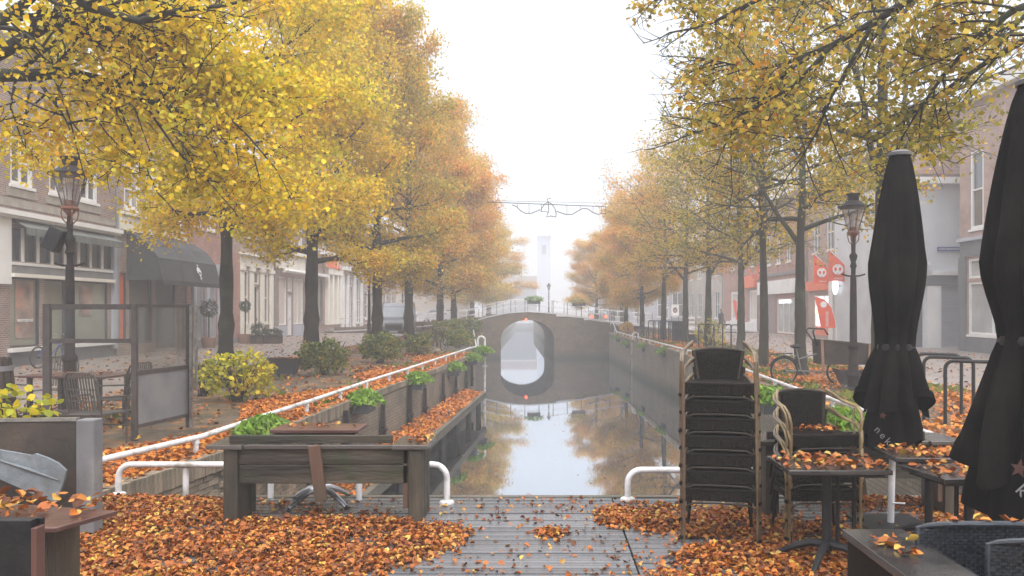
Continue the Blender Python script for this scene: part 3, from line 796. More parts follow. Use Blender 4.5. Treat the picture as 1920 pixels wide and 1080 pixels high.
plant_tree(KB, px(586, 27.5), 27.5, 2.3, (1.0, 1.0, 1.0), 'second yellow-leaved tree with a knotty trunk, rising from a dark green shrub', GL, leafm='leaf_yellow')
plant_tree(KB, px(706, 32.3), 32.3, 1.0, (.92, .92, 1.0), 'third tree on the left quay, its leaning trunk just right of a lamp post', GL)
plant_tree(KB, px(768, 39), 39, 3.9, (.95, .95, .97), 'slim fourth tree on the left quay, right of the parked van', GL, leafm='leaf_orange')
plant_tree(KC, px(824, 48), 48, .3, (1.0, 1.0, 1.0), 'fifth tree on the left quay with a thin leaning trunk', GL)
plant_tree(KC, px(851, 55), 55, 4.1, (1.0, 1.0, .92), 'thick trunked orange-brown tree just before the bridge on the left', GL)
plant_tree(KC, -6.6, 74, 2.0, (1.15, 1.15, .80), 'hazy brownish tree just past the left end of the bridge', 'trees beyond the bridge', leafm='leaf_mixed')
plant_tree(KB, -6.4, 92, 5.2, (1.3, 1.3, .78), 'faint low tree farthest along the left bank in the fog', 'trees beyond the bridge', leafm='leaf_orange')
plant_tree(KD, 6.3, 15, .9, (.86, .86, 1.0), 'nearest tree on the right quay, its forked trunk rising behind the closed parasol', GR)
plant_tree(KE, px(1504, 22), 22, 2.6, (.95, .95, 1.05), 'tree with a thick mossy trunk in front of the cargo bike', GR)
plant_tree(KD, px(1431, 25.7), 25.7, 4.4, (.82, .82, 1.0), 'straight trunked tree just behind the tall stack of chairs', GR)
plant_tree(KE, px(1387, 34), 34, 5.6, (1, 1, 1.0), 'tree with a Y fork between the orange flags and the chair stack', GR)
plant_tree(KE, px(1327, 39), 39, .7, (1.05, 1.05, 1.0), 'tree with shoots round its foot beside the black bike hoops', GR)
plant_tree(KE, px(1287, 43.4), 43.4, 3.0, (1, 1, .98), 'slender tree beside the dark litter bin on the right quay', GR, leafm='leaf_orange')
plant_tree(KE, px(1245, 47), 47, 1.5, (1, 1, .95), 'tree among the far row of black bike hoops', GR, leafm='leaf_orange')
plant_tree(KC, px(1203, 53), 53, 4.9, (.78, .78, .72), 'tree with a side branch just before the right end of the bridge', GR)
plant_tree(KC, px(1174, 60), 59.5, 2.2, (.72, .72, .68), 'last tree on the right quay beside the end of the bridge', GR)
plant_tree(KC, px(1118, 76), 76, .5, (.85, .85, .62), 'hazy orange tree past the bridge on the right bank', 'trees beyond the bridge')
plant_tree(KC, px(1150, 88), 88, 2.5, (1.0, 1.0, .72), 'faint tree farther along the right bank in the fog', 'trees beyond the bridge')
plant_tree(KF, px(1172, 70), 73, 1.0, (1, 1, 1.05), 'tall bare tree standing above the orange crown past the bridge', None, name='bare_tree')
plant_tree(KF, px(1290, 37), 30, 3.0, (.9, .9, .95), 'thin bare crowned tree among the yellow trees of the right quay', None, name='bare_tree') if False else None

# near tree off to the left whose limbs reach across the top left corner
def pp(u, v, y): return Vector((px(u, y), y, pz(v, y)))
G = Grower(77); rs = np.random.RandomState(77)
T = MB(); base = Vector((-10.6, 10.2, 0))
T.tube([base + Vector((0, 0, -.2)), base, base + Vector((.05, 0, 1.5)), base + Vector((.1, 0, 3.2)), base + Vector((.2, 0, 5.0))], [.36, .32, .26, .24, .2], 14)
L1 = [base + Vector((.15, 0, 3.8)), pp(-120, 150, 10), pp(0, 141, 10), pp(60, 141, 10), pp(120, 136, 10), pp(180, 148, 10.1), pp(235, 160, 10.2), pp(300, 160, 10.3), pp(350, 172, 10.4), pp(420, 178, 10.6), pp(480, 170, 10.8)]
L1b = [pp(235, 160, 10.2), pp(262, 176, 10.1), pp(285, 192, 10), pp(312, 198, 10), pp(350, 215, 10), pp(385, 250, 10), pp(405, 290, 10)]
L2 = [base + Vector((.15, 0, 4.2)), pp(-40, 120, 9.6), pp(20, 88, 9.6), pp(62, 62, 9.6), pp(95, 44, 9.7), pp(135, 38, 9.8), pp(180, 38, 10), pp(220, 62, 10), pp(275, 75, 10.2), pp(340, 120, 10.3), pp(400, 150, 10.4)]
L3 = [base + Vector((.2, 0, 4.8)), pp(-30, 60, 9.3), pp(15, 30, 9.2), pp(45, 8, 9.2), pp(90, -30, 9.3), pp(150, -70, 9.4)]
L4 = [base + Vector((.2, 0, 4.9)), pp(0, -60, 9.2), pp(110, 0, 9.0), pp(150, 8, 9.0), pp(190, 20, 9.1), pp(260, 40, 9.3), pp(330, 20, 9.5), pp(420, 10, 9.8)]
for L, r0, ns in ((L1, .10, 16), (L1b, .045, 9), (L2, .095, 15), (L3, .10, 7), (L4, .09, 13)):
    G.limb_pts(L, r0, ns, 6, 1.15, start=.18, sides=9, r1=.25)
# drooping side boughs
for a, b_, c_ in (((60, 141), (52, 190), (45, 230)), ((150, 150), (165, 200), (200, 250)), ((300, 170), (330, 230), (345, 285)), ((90, 90), (98, 115), (100, 132)), ((200, 155), (250, 260), (290, 350)), ((250, 165), (330, 280), (400, 350)), ((100, 140), (130, 220), (150, 300)), ((30, 145), (20, 200), (40, 260)), ((160, 60), (200, 100), (260, 130)), ((400, 190), (470, 260), (520, 320))):
    G.limb_pts([pp(*a, 10), pp(*b_, 9.9), pp(*c_, 9.8)], .02, 3, 5, .8, start=.2, sides=5)
def keep(A): # leaves only where boughs carry them
    u = VU + A[:, 0] / A[:, 1] * F; v = VV - (A[:, 2] - H) / A[:, 1] * F
    return (v < np.where(u < 235, 318 - np.clip(120 - u, 0, 200) * .2, 400)) & ~((u > 95) & (u < 170) & (v > 262))
P = G.leaf_points(34000, rs, .19, keep)
k_ = (P[:, 1] > 9.95) | (rs.uniform(0, 1, len(P)) < .22); P = P[k_]
t = empty('overhanging_tree', base, 0, 'near tree whose dark boughs of yellow leaves cross the top left corner', 'tree')
for nm, mb in (('trunk', T), ('limbs', G.wood)):
    o = mb.build(nm, M['bark_dark'], smooth=True)
    if nm == 'trunk': o.parent = t; o.location = -base; trk = o
    else: o.parent = trk
o = obj_from(leaves_mesh('crown', P, .068, rs, M['leaf_yellow']), 'crown', t, -base)

# near tree off to the right whose thin boughs hang across the top right corner
G = Grower(91); rs = np.random.RandomState(91)
base = Vector((8.6, 7.0, 0)); T = MB()
T.tube([base + Vector((0, 0, -.2)), base, base + Vector((0, 0, 2)), base + Vector((-.1, 0, 4.2)), base + Vector((-.2, .1, 6.5))], [.36, .3, .25, .22, .15], 14)
BL = [
 ([base + Vector((-.1, 0, 4.6)), pp(2080, -40, 7.5), pp(1980, -10, 7.6), pp(1900, 20, 7.8), pp(1830, 70, 8.0), pp(1770, 140, 8.2), pp(1720, 210, 8.4)], .06, 12, 1.0),
 ([base + Vector((-.1, 0, 4.4)), pp(2050, 30, 7.8), pp(1950, 60, 8.0), pp(1860, 110, 8.3), pp(1800, 150, 8.5), pp(1740, 190, 8.8), pp(1690, 230, 9)], .05, 12, 1.1),
 ([base + Vector((-.2, 0, 5.5)), pp(1950, -120, 8.0), pp(1820, -60, 8.2), pp(1720, -10, 8.4), pp(1640, 40, 8.6), pp(1560, 85, 8.9), pp(1500, 110, 9.1), pp(1440, 170, 9.3), pp(1400, 220, 9.5)], .065, 17, 1.2),
 ([base + Vector((-.2, 0, 5.9)), pp(1850, -160, 8.6), pp(1700, -120, 9.0), pp(1560, -60, 9.3), pp(1460, -20, 9.6), pp(1390, 15, 9.8), pp(1330, 45, 10), pp(1290, 55, 10)], .06, 15, 1.0),
 ([base + Vector((-.2, 0, 6.2)), pp(1700, -200, 9.2), pp(1520, -150, 9.6), pp(1380, -70, 10), pp(1300, -30, 10.2), pp(1240, -5, 10.2)], .05, 9, .8),
 ([pp(1640, 40, 8.6), pp(1600, 110, 8.7), pp(1560, 180, 8.8), pp(1530, 250, 9), pp(1500, 300, 9.1)], .028, 9, 1.0),
 ([pp(1560, 85, 8.9), pp(1490, 160, 9), pp(1420, 200, 9.2), pp(1350, 235, 9.4), pp(1300, 250, 9.5)], .028, 9, 1.0),
 ([pp(1500, 110, 9.1), pp(1430, 130, 9.3), pp(1370, 120, 9.5), pp(1320, 110, 9.6)], .025, 8, .9),
]
for L, r0, ns, sl in BL: G.limb_pts(L, r0, ns, 6, sl, start=.25, sides=7, r1=.2, grav=-.03)
def keep(A):
    u = VU + A[:, 0] / A[:, 1] * F; v = VV - (A[:, 2] - H) / A[:, 1] * F
    return ((u > 1300) | ((u > 1195) & (v < 18)) | ((u > 1275) & (v > 140) & (v < 215))) & (v < 290)
P = G.leaf_points(8000, rs, .13, keep)
t = empty('overhanging_tree', base, 0, 'near tree whose thin hanging twigs and sparse leaves cross the top right corner', 'tree')
trk = T.build('trunk', M['bark_dark'], t, smooth=True, loc=-base)
o = G.wood.build('limbs', M['bark_dark'], trk, smooth=True)
o = obj_from(leaves_mesh('crown', P, .068, rs, M['leaf_sparse']), 'crown', t, -base)
# ---------------------------------------------------------------- buildings
def BM(name, c1, c2, mo=(.45, .41, .37), **k): return brickmat(name, c1, c2, mo, bw=.22, bh=.066, ms=.009, axis='XZ', **k)
M['brick_purple'] = BM('brick_purple', (.21, .125, .115), (.29, .175, .16))
M['brick_brown'] = BM('brick_brown', (.26, .165, .135), (.34, .22, .18))
M['brick_red'] = BM('brick_red', (.33, .12, .08), (.40, .16, .11))
M['brick_pink'] = BM('brick_pink', (.34, .20, .17), (.42, .25, .21))
M['pinkdark'] = mat('pinkdark', (.26, .19, .19), (.22, .16, .16), 2, .6)
M['roof'] = mat('roof', (.10, .07, .06), (.15, .10, .09), 4, .8, bump=.4)
M['greyfront'] = mat('greyfront', (.12, .125, .14), (.15, .155, .17), 1.5, .5)
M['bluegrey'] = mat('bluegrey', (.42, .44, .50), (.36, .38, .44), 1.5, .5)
M['doordark'] = mat('doordark', (.035, .038, .045), (.05, .054, .06), 2, .4)
M['awning'] = mat('awning', (.025, .025, .029), (.042, .042, .047), 1.6, .75, bump=.15)
M['awning_green'] = mat('awning_green', (.07, .08, .075), (.15, .16, .15), 1.0, .8, stretch=(60, 1, .02), contrast=(.45, .55))
M['olive'] = mat('olive', (.26, .26, .19), (.30, .30, .23), 1, .7)
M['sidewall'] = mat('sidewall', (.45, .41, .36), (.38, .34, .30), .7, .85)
M['poster'] = mat('poster', (.45, .33, .28), (.16, .12, .11), 1.1, .5, c3=(.5, .25, .18), s3=1.7)
M['bluesign'] = mat('bluesign', (.03, .05, .22), (.04, .06, .25), 2, .35)
M['textwhite'] = mat('textwhite', (.8, .8, .8), (.75, .75, .75), 2, .5)
M['printwhite'] = mat('printwhite', (.17, .165, .16), (.12, .115, .115), 6, .6)
M['printred'] = mat('printred', (.05, .012, .009), (.035, .010, .008), 6, .6)

class Facade:
    def __init__(s, name, label, side, Ya, Yb, X, Ht, wallm, depth=9.0, group='shop buildings along the street', cat='building', thick=.3, roof='gable', frontal=None):
        s.side = side; s.Ya, s.Yb, s.X, s.Ht = Ya, Yb, X, Ht; s.wallm = wallm; s.holes = []; s.thick = thick; s.depth = depth; s.roof = roof
        if side == 'L': loc, rz = (X, Ya, 0), math.pi / 2; s.L = Yb - Ya
        elif side == 'R': loc, rz = (X, Yb, 0), -math.pi / 2; s.L = Yb - Ya
        else: loc, rz = (Ya, X, 0), 0; s.L = Yb - Ya     # frontal: Ya..Yb are world x, X is world y
        s.t = empty(name, loc, rz, label, cat, group)
    def s_(s, a, b):
        if s.side == 'L' or s.side == 'F': return a - s.Ya, b - s.Ya
        return s.Yb - b, s.Yb - a
    def hole(s, a, b, z0, z1): x0, x1 = s.s_(a, b); s.holes.append((x0, x1, z0, z1))
    def window(s, a, b, z0, z1, cols=1, rows=2, fm='white', pm='pane', fw=.08, sill=True, rec=.10, name='window', sillm=None, proud=.03):
        x0, x1 = s.s_(a, b); s.holes.append((x0, x1, z0, z1))
        f = MB(); y0, y1 = rec - .07, rec + .03
        f.box(x0, x1, y0, y1, z1 - fw, z1); f.box(x0, x1, y0, y1, z0, z0 + fw); f.box(x0, x0 + fw, y0, y1, z0 + fw, z1 - fw); f.box(x1 - fw, x1, y0, y1, z0 + fw, z1 - fw)
        for i in range(1, cols):
            xc = x0 + (x1 - x0) * i / cols; f.box(xc - .03, xc + .03, y0 + .01, y1, z0 + fw, z1 - fw)
        for j in range(1, rows):
            zc = z0 + (z1 - z0) * j / rows
            for i in range(cols):
                xa = x0 + (x1 - x0) * i / cols + (.03 if i else fw); xb = x0 + (x1 - x0) * (i + 1) / cols - (.03 if i < cols - 1 else fw)
                f.box(xa, xb, y0 + .015, y1, zc - .03, zc + .03)
        fo = f.build(name, M[fm], s.t)
        MB().quad((x0 + fw * .6, rec + .01, z0 + fw * .6), (x1 - fw * .6, rec + .01, z0 + fw * .6), (x1 - fw * .6, rec + .01, z1 - fw * .6), (x0 + fw * .6, rec + .01, z1 - fw * .6)).build('pane', M[pm], fo)
        if sill: MB().box(x0 - .06, x1 + .06, -.07, rec - .03, z0 - .10, z0 - .003).build('sill', M[sillm or fm], fo)
        return fo
    def box(s, nm, a, b, z0, z1, out, m, back=0.0, parent=None, bevel=0):
        x0, x1 = s.s_(a, b)
        return MB().box(x0, x1, -out, -back, z0, z1).build(nm, M[m], parent or s.t, bevel=bevel)
    def door(s, a, b, z0, z1, fm='white', dm='doordark', glazed=False, rec=.15):
        x0, x1 = s.s_(a, b); s.holes.append((x0, x1, z0, z1))
        d = MB().box(x0 + .06, x1 - .06, rec, rec + .05, z0, z1 - .06)
        for (za, zb) in ((.12, .45), (.52, .92)):
            d.box(x0 + .18, x1 - .18, rec - .015, rec, z0 + (z1 - z0) * za, z0 + (z1 - z0) * zb)
        o = d.build('door', M[dm], s.t)
        fr = MB().box(x0, x0 + .06, rec - .08, rec + .02, z0, z1).box(x1 - .06, x1, rec - .08, rec + .02, z0, z1).box(x0 + .06, x1 - .06, rec - .08, rec + .02, z1 - .06, z1)
        fr.build('frame', M[fm], o)
        MB().box(x1 - .16, x1 - .13, rec - .06, rec - .015, z0 + 1.0, z0 + 1.14).build('handle', M['steel'], o)
        return o
    def finish(s):
        L, Ht = s.L, s.Ht
        xs = sorted(set([0, L] + [h[0] for h in s.holes] + [h[1] for h in s.holes])); zs = sorted(set([0, Ht] + [h[2] for h in s.holes] + [h[3] for h in s.holes]))
        xs = [x for x in xs if -1e-6 <= x <= L + 1e-6]
        b = MB()
        def inh(x, z): return any(h[0] < x < h[1] and h[2] < z < h[3] for h in s.holes)
        for x0, x1 in zip(xs, xs[1:]):
            for z0, z1 in zip(zs, zs[1:]):
                if not inh((x0 + x1) / 2, (z0 + z1) / 2): b.quad((x0, 0, z0), (x1, 0, z0), (x1, 0, z1), (x0, 0, z1))
        T = s.thick
        for x0, x1, z0, z1 in s.holes:
            b.quad((x0, 0, z0), (x0, T, z0), (x0, T, z1), (x0, 0, z1)); b.quad((x1, T, z0), (x1, 0, z0), (x1, 0, z1), (x1, T, z1))
            b.quad((x0, 0, z1), (x0, T, z1), (x1, T, z1), (x1, 0, z1)); b.quad((x0, T, z0), (x0, 0, z0), (x1, 0, z0), (x1, T, z0))
            b.quad((x0, T, z0), (x1, T, z0), (x1, T, z1), (x0, T, z1))
        D = s.depth
        b.quad((0, D, 0), (0, 0, 0), (0, 0, Ht), (0, D, Ht)); b.quad((L, 0, 0), (L, D, 0), (L, D, Ht), (L, 0, Ht)); b.quad((L, D, 0), (0, D, 0), (0, D, Ht), (L, D, Ht))
        b.build('wall', M[s.wallm], s.t)
        r = MB()
        if s.roof == 'gable':
            r.quad((-.1, -.35, Ht), (L + .1, -.35, Ht), (L + .1, D / 2, Ht + 2.6), (-.1, D / 2, Ht + 2.6)); r.quad((L + .1, D + .2, Ht), (-.1, D + .2, Ht), (-.1, D / 2, Ht + 2.6), (L + .1, D / 2, Ht + 2.6))
            r.poly([(0, 0, Ht), (0, D / 2, Ht + 2.4), (0, D, Ht)]); r.poly([(L, 0, Ht), (L, D, Ht), (L, D / 2, Ht + 2.4)])
        else: r.box(-.05, L + .05, -.1, D, Ht, Ht + .15)
        r.build('roof', M['roof'], s.t)
        MB().box(0, L, -.36, -.003, Ht - .32, Ht - .02).build('cornice', M['white'], s.t)
        MB().tube([(L - .12, -.09, Ht - .33), (L - .12, -.09, .05)], .045, 8).build('downpipe', M['stonegrey'], s.t, smooth=True)
        return s
def text(body, size, m, parent, loc, rot, name='lettering', ext=.004, align='LEFT', bend=None, sx=1.0):
    c = bpy.data.curves.new(name, 'FONT'); c.body = body; c.size = size; c.extrude = ext; c.align_x = align; c.resolution_u = 2
    o0 = bpy.data.objects.new('tmp', c); COL.objects.link(o0)
    dg = bpy.context.evaluated_depsgraph_get(); me = bpy.data.meshes.new_from_object(o0.evaluated_get(dg)); bpy.data.objects.remove(o0)
    if sx != 1.0:
        for v in me.vertices: v.co.x *= sx
    me.materials.clear(); me.materials.append(m)
    o = bpy.data.objects.new(name, me); COL.objects.link(o); o.parent = parent; o.location = loc; o.rotation_euler = rot
    return o
def ellipse(mb, cx, cz, rx, rz, y0, y1, n=20, a0=0, a1=2 * math.pi):
    mb.prism([(cx + rx * math.cos(a0 + (a1 - a0) * i / n), cz + rz * math.sin(a0 + (a1 - a0) * i / n)) for i in range(n)][::-1], y0, y1); return mb
LX = -16.8
def yl_(u): return LX * F / (u - VU)
# shop 1
b = Facade('brick_shop', 'brick corner shop with striped awning, seven transom lights and large grey shop windows', 'L', 16, 31.45, LX, 10.6, 'brick_purple')
for a, c in ((yl_(19), yl_(62)), (yl_(92), yl_(127)), (yl_(150), yl_(183)), (19.3, 20.4), (22.3, 23.4)):
    b.window(a, c, 5.8, 8.05, 2, 3, 'white', 'pane', fw=.12, proud=.05)
    b.box('stone_block', a - .18, c + .18, 5.42, 5.68, .04, 'stone'); b.box('lintel', a - .1, c + .1, 8.06, 8.36, .03, 'stone')
for z in (5.08,): b.box('stone_band', 16, 31.4, z, z + .26, .05, 'stone')
b.box('fascia', 16, 31.4, 4.78, 4.94, .30, 'white'); b.box('fascia', 16, 31.4, 4.70, 4.778, .22, 'white')
b.box('pilaster', 24.55, 25.1, 2.62, 4.695, .10, 'white'); b.box('pilaster', 31.05, 31.4, .3, 4.695, .12, 'bluegrey')
x0, x1 = b.s_(25.2, 31.0)
aw = MB(); aw.quad((x0, -.02, 4.68), (x1, -.02, 4.68), (x1, -.5, 4.42), (x0, -.5, 4.42)); aw.quad((x0, -.5, 4.42), (x1, -.5, 4.42), (x1, -.5, 4.18), (x0, -.5, 4.18)); aw.quad((x0, -.5, 4.18), (x1, -.5, 4.18), (x1, -.48, 4.19), (x0, -.48, 4.19)); aw.quad((x1, -.48, 4.40), (x0, -.48, 4.40), (x0, -.02, 4.64), (x1, -.02, 4.64))
aw.build('awning', M['awning_green'], b.t)
us = [14, 41.5, 70, 96.5, 121, 146.5, 168.6, 190.6, 212]
for a, c in zip(us, us[1:]): b.window(yl_(a) + .05, yl_(c) - .05, 3.38, 4.4, 1, 1, 'doordark', 'pane', fw=.03, sill=False, rec=.12)
for a in us[1:-1]: b.box('mullion', yl_(a) - .055, yl_(a) + .055, 3.36, 4.45, .04, 'white')
b.box('transom', 25.1, 31.0, 3.24, 3.33, .12, 'white'); b.box('transom_board', 25.1, 31.0, 2.98, 3.235, .09, 'stonegrey'); b.box('ledge', 25.1, 31.0, 2.86, 2.975, .20, 'cream')
b.window(25.15, 26.65, .62, 2.85, 1, 1, 'doordark', 'paneshop', fw=.05, sill=False, rec=.1, name='shop_window')
b.window(28.6, 30.85, .62, 2.85, 1, 1, 'doordark', 'paneshop', fw=.05, sill=False, rec=.1, name='shop_window')
b.window(26.9, 28.4, .12, 2.85, 1, 1, 'doordark', 'olive', fw=.04, sill=False, rec=.28, name='entrance')
b.box('sill', 25.05, 26.75, .48, .60, .18, 'white'); b.box('sill', 28.5, 31.0, .48, .60, .18, 'white')
b.box('plinth', 25.05, 26.75, 0, .475, .05, 'greyfront'); b.box('plinth', 28.5, 31.0, 0, .475, .05, 'greyfront')
b.finish()
xa, xb = b.s_(25.55, 26.45)
MB().box(xa, xb, .085, .095, .9, 2.75).build('poster', M['poster'], b.t)
MB().box(*b.s_(29.1, 29.9), .085, .095, 1.6, 2.7).build('poster', M['poster'], b.t)
text('warenpost', .22, M['textwhite'], b.t, (b.s_(25.62, 26)[0], .07, 1.42), (math.pi / 2, 0, 0), sx=.85)
# shop 2 with the dark awning
b = Facade('awning_shop', 'narrow house with cream fascia over a large dark folding awning', 'L', 31.5, 37.5, LX, 10.2, 'brick_brown')
for a, c in ((32.0, 33.3), (33.75, 34.9), (35.35, 36.8)): b.window(a, c, 5.9, 8.3, 2, 3, 'white', 'panelight', fw=.14)
b.box('fascia', 31.55, 37.4, 5.0, 5.6, .12, 'cream'); b.box('fascia_cap', 31.55, 37.4, 5.605, 5.72, .22, 'cream'); b.box('awning_box', 31.55, 37.5, 4.86, 4.99, .14, 'doordark')
b.window(31.7, 32.2, .5, 3.3, 1, 1, 'doordark', 'orangesign', fw=.04, sill=False, name='menu_window'); b.window(32.4, 34.3, .4, 3.2, 1, 1, 'doordark', 'pane', fw=.06, sill=False, name='shop_window')
b.door(34.6, 36.6, .1, 3.2, 'doordark', 'doordark')
b.finish()
def awning(t, x0, x1, prof, m='awning'):
    """prof: list of (out, z) from wall top to front bottom"""
    a = MB()
    for (o0, z0), (o1, z1) in zip(prof, prof[1:]):
        a.quad((x0, -o0, z0), (x0, -o1, z1), (x1, -o1, z1), (x1, -o0, z0))
    for k, x in enumerate((x0, x1)):
        pts = [(x, -o, z) for o, z in prof] + [(x, 0, prof[-1][1])]
        if k == 0: pts.reverse()
        a.poly(pts)
    o = a.build('canopy', M[m], t)
    s = MB()
    for k in range(len(prof) - 1):
        s.tube([(x0, -prof[k][0], prof[k][1]), (x1, -prof[k][0], prof[k][1])], .018, 5)
    for x in (x0, x0 + (x1 - x0) * .33, x0 + (x1 - x0) * .66, x1): s.tube([(x, -o_, z) for o_, z in prof], .016, 5)
    for x in (x0, x1):
        for o_, z in prof[1:-1]: s.tube([(x, 0, prof[-1][1] + .02), (x, -o_, z)], .014, 5)
    s.build('awning_ribs', M['doordark'], o)
    s = MB().box(x0, x1, -prof[-1][0] - .003, -prof[-1][0] + .02, prof[-1][1] - .2, prof[-1][1] - .002); s.build('valance', M['awning'], t)
    return o
aw = empty('awning', (LX, 32.2, 0), math.pi / 2, 'large dark grey folding awning with a small white crest on its front', 'awning')
awning(aw, 0, 5.6, [(0, 4.92), (.25, 4.88), (.85, 4.50), (1.28, 3.92), (1.5, 3.02)])
em = MB()   # the crest on the front panel: a white tilted fan over a small cup and flourish
def cr(pts): em.prism([(2.9 + x * .55, z * .55) for x, z in pts], -.012, .0)
cr([(-.35, .30), (-.30, .0), (-.18, -.06), (-.05, .12), (.25, .05), (.42, -.12), (.38, .15), (.18, .38), (-.12, .50)][::-1])
cr([(-.08, -.05), (.22, -.12), (.24, -.30), (.05, -.34)][::-1]); cr([(.0, -.38), (.35, -.42), (.34, -.46), (.1, -.46), (.03, -.62)][::-1]); cr([(-.12, .58), (.02, .56), (.03, .68), (-.04, .62), (-.1, .7)][::-1])
e_ = em.build('crest', M['textwhite'], aw); e_.location = (.6, -1.415, 3.45); e_.rotation_euler = (math.atan2(.22, .9) * -1, 0, 0)
# shop 3: blue grey columns
b = Facade('column_shop', 'small shop with blue grey columns and tall lit windows beside the dark awning', 'L', 37.6, 41.9, LX, 10.4, 'brick_red')
for a, c in ((38.2, 39.3), (39.9, 41.0)): b.window(a, c, 5.8, 8.0, 2, 2)
for a in (38.1, 39.6, 41.1): b.box('column', a, a + .32, .5, 3.5, .14, 'bluegrey', bevel=.02)
for a in (38.5, 40.0): b.window(a, a + 1.0, .35, 3.45, 1, 1, 'bluegrey', 'panelight', name='shop_window', sill=False)
b.box('cornice_board', 37.65, 41.5, 3.55, 4.1, .2, 'bluegrey'); b.box('plinth', 37.65, 41.6, 0, .33, .08, 'stonegrey'); b.finish()
# building 3: cream classical ground floor
b = Facade('cream_house', 'brick house with a cream classical ground floor, narrow windows and tall dark door', 'L', 42.8, 49.7, LX, 10.8, 'brick_brown')
for a, c in ((45.0, 46.0), (46.6, 47.5), (48.1, 49.0)): b.window(a, c, 5.95, 8.2, 2, 2)
b.box('ground_floor_front', 44.1, 49.5, 4.25, 4.85, .08, 'cream'); b.box('cornice_board', 44.0, 49.6, 4.86, 5.0, .28, 'cream')
for a in (44.1, 45.6, 47.3, 48.9): b.box('pilaster', a, a + .55, .3, 4.24, .10, 'cream', bevel=.02); b.box('capital', a - .06, a + .61, 4.0, 4.20, .17, 'cream')
b.window(44.75, 45.5, 1.0, 4.0, 1, 2, 'cream', 'pane'); b.window(47.95, 48.8, 1.0, 4.0, 1, 2, 'cream', 'pane'); b.door(46.25, 47.2, .15, 3.2, 'cream', 'doordark'); b.window(46.25, 47.2, 3.3, 4.0, 1, 1, 'cream', 'pane', sill=False)
b.box('low_wall', 44.6, 46.1, .3, .98, .03, 'cream'); b.box('plinth', 42.85, 49.6, 0, .29, .13, 'stonegrey'); b.box('brick_pier', 42.8, 43.95, .0, 4.9, .10, 'brick_red')
b.finish()
# building 4: cream shopfront with roller awning
b = Facade('cream_shopfront', 'brick house with a white shopfront, glazed door and rolled white awning', 'L', 49.8, 56.2, LX, 10.3, 'brick_purple')
for a, c in ((51.0, 52.1), (53.0, 54.1), (54.7, 55.6)): b.window(a, c, 6.0, 8.2, 2, 2)
b.box('cornice_board', 50.1, 56.1, 5.4, 5.6, .3, 'cream'); b.box('signboard', 50.5, 56.0, 4.45, 5.39, .10, 'cream'); b.box('console', 50.1, 50.45, 4.4, 5.39, .2, 'cream')
x0, x1 = b.s_(50.8, 55.9); MB().tube([(x0, -.3, 4.3), (x1, -.3, 4.3)], .13, 10).build('roller_awning', M['white'], b.t, smooth=True)
b.window(50.7, 52.2, .8, 3.9, 1, 1, 'white', 'curtain', name='shop_window', sill=False); b.window(53.6, 55.8, .8, 3.9, 2, 1, 'white', 'curtain', name='shop_window', sill=False); b.door(52.4, 53.4, .1, 2.9, 'white', 'white'); b.window(52.4, 53.4, 3.0, 3.9, 1, 1, 'white', 'curtain', sill=False)
b.box('plinth', 49.9, 52.2, 0, .75, .06, 'bluegrey'); b.box('plinth', 53.6, 56.1, 0, .75, .06, 'bluegrey'); b.finish()
# building 5: orange sign
b = Facade('orange_sign_shop', 'shop with white columns under a flat orange sign board', 'L', 56.3, 65.6, LX, 10.8, 'brick_pink')
for a in (57, 58.6, 60.2, 61.8, 63.4): b.window(a, a + .9, 6.3, 8.6, 1, 2)
b.box('cornice_board', 60, 65.5, 5.95, 6.1, .35, 'white')
for a in (61.3, 62.6, 64.0, 65.0): b.box('column', a, a + .45, .6, 4.5, .3, 'cream', bevel=.03)
b.box('column_beam', 61.2, 65.5, 4.52, 5.0, .35, 'cream'); b.window(57.0, 60.9, .7, 4.2, 3, 1, 'pinkdark', 'pane', name='shop_window'); b.window(61.9, 62.5, .7, 4.4, 1, 1, 'cream', 'pane'); b.window(63.2, 63.9, .7, 4.4, 1, 1, 'cream', 'pane')
b.box('white_roller', 57, 61, 4.25, 4.45, .45, 'white'); b.box('stone_step', 61.2, 63, 0, .28, .7, 'stone'); b.box('stone_step', 64, 65.3, 0, .28, .7, 'stone'); b.finish()
sg = empty('shop_sign', (LX + .38, 60.0, 5.0), math.pi / 2, 'flat orange sign board with a white arch above the white columns', 'sign')
MB().box(0, 4.6, -.05, .05, 0, .86).build('board', M['orangesign'], sg)
MB().box(-.04, 0, -.07, .06, -.04, .9).box(4.6, 4.64, -.07, .06, -.04, .9).build('sign_frame', M['stonegrey'], sg)
ar = MB(); ra = [(3.9 + .55 * math.cos(a), .08 + .70 * math.sin(a)) for a in [math.pi * i / 12 for i in range(13)]]; rb = [(3.9 + .36 * math.cos(a), .08 + .5 * math.sin(a)) for a in [math.pi * i / 12 for i in range(13)]]
for i in range(12): ar.prism([ra[i], ra[i + 1], rb[i + 1], rb[i]], -.06, -.051)
ar.build('white_arch', M['textwhite'], sg)
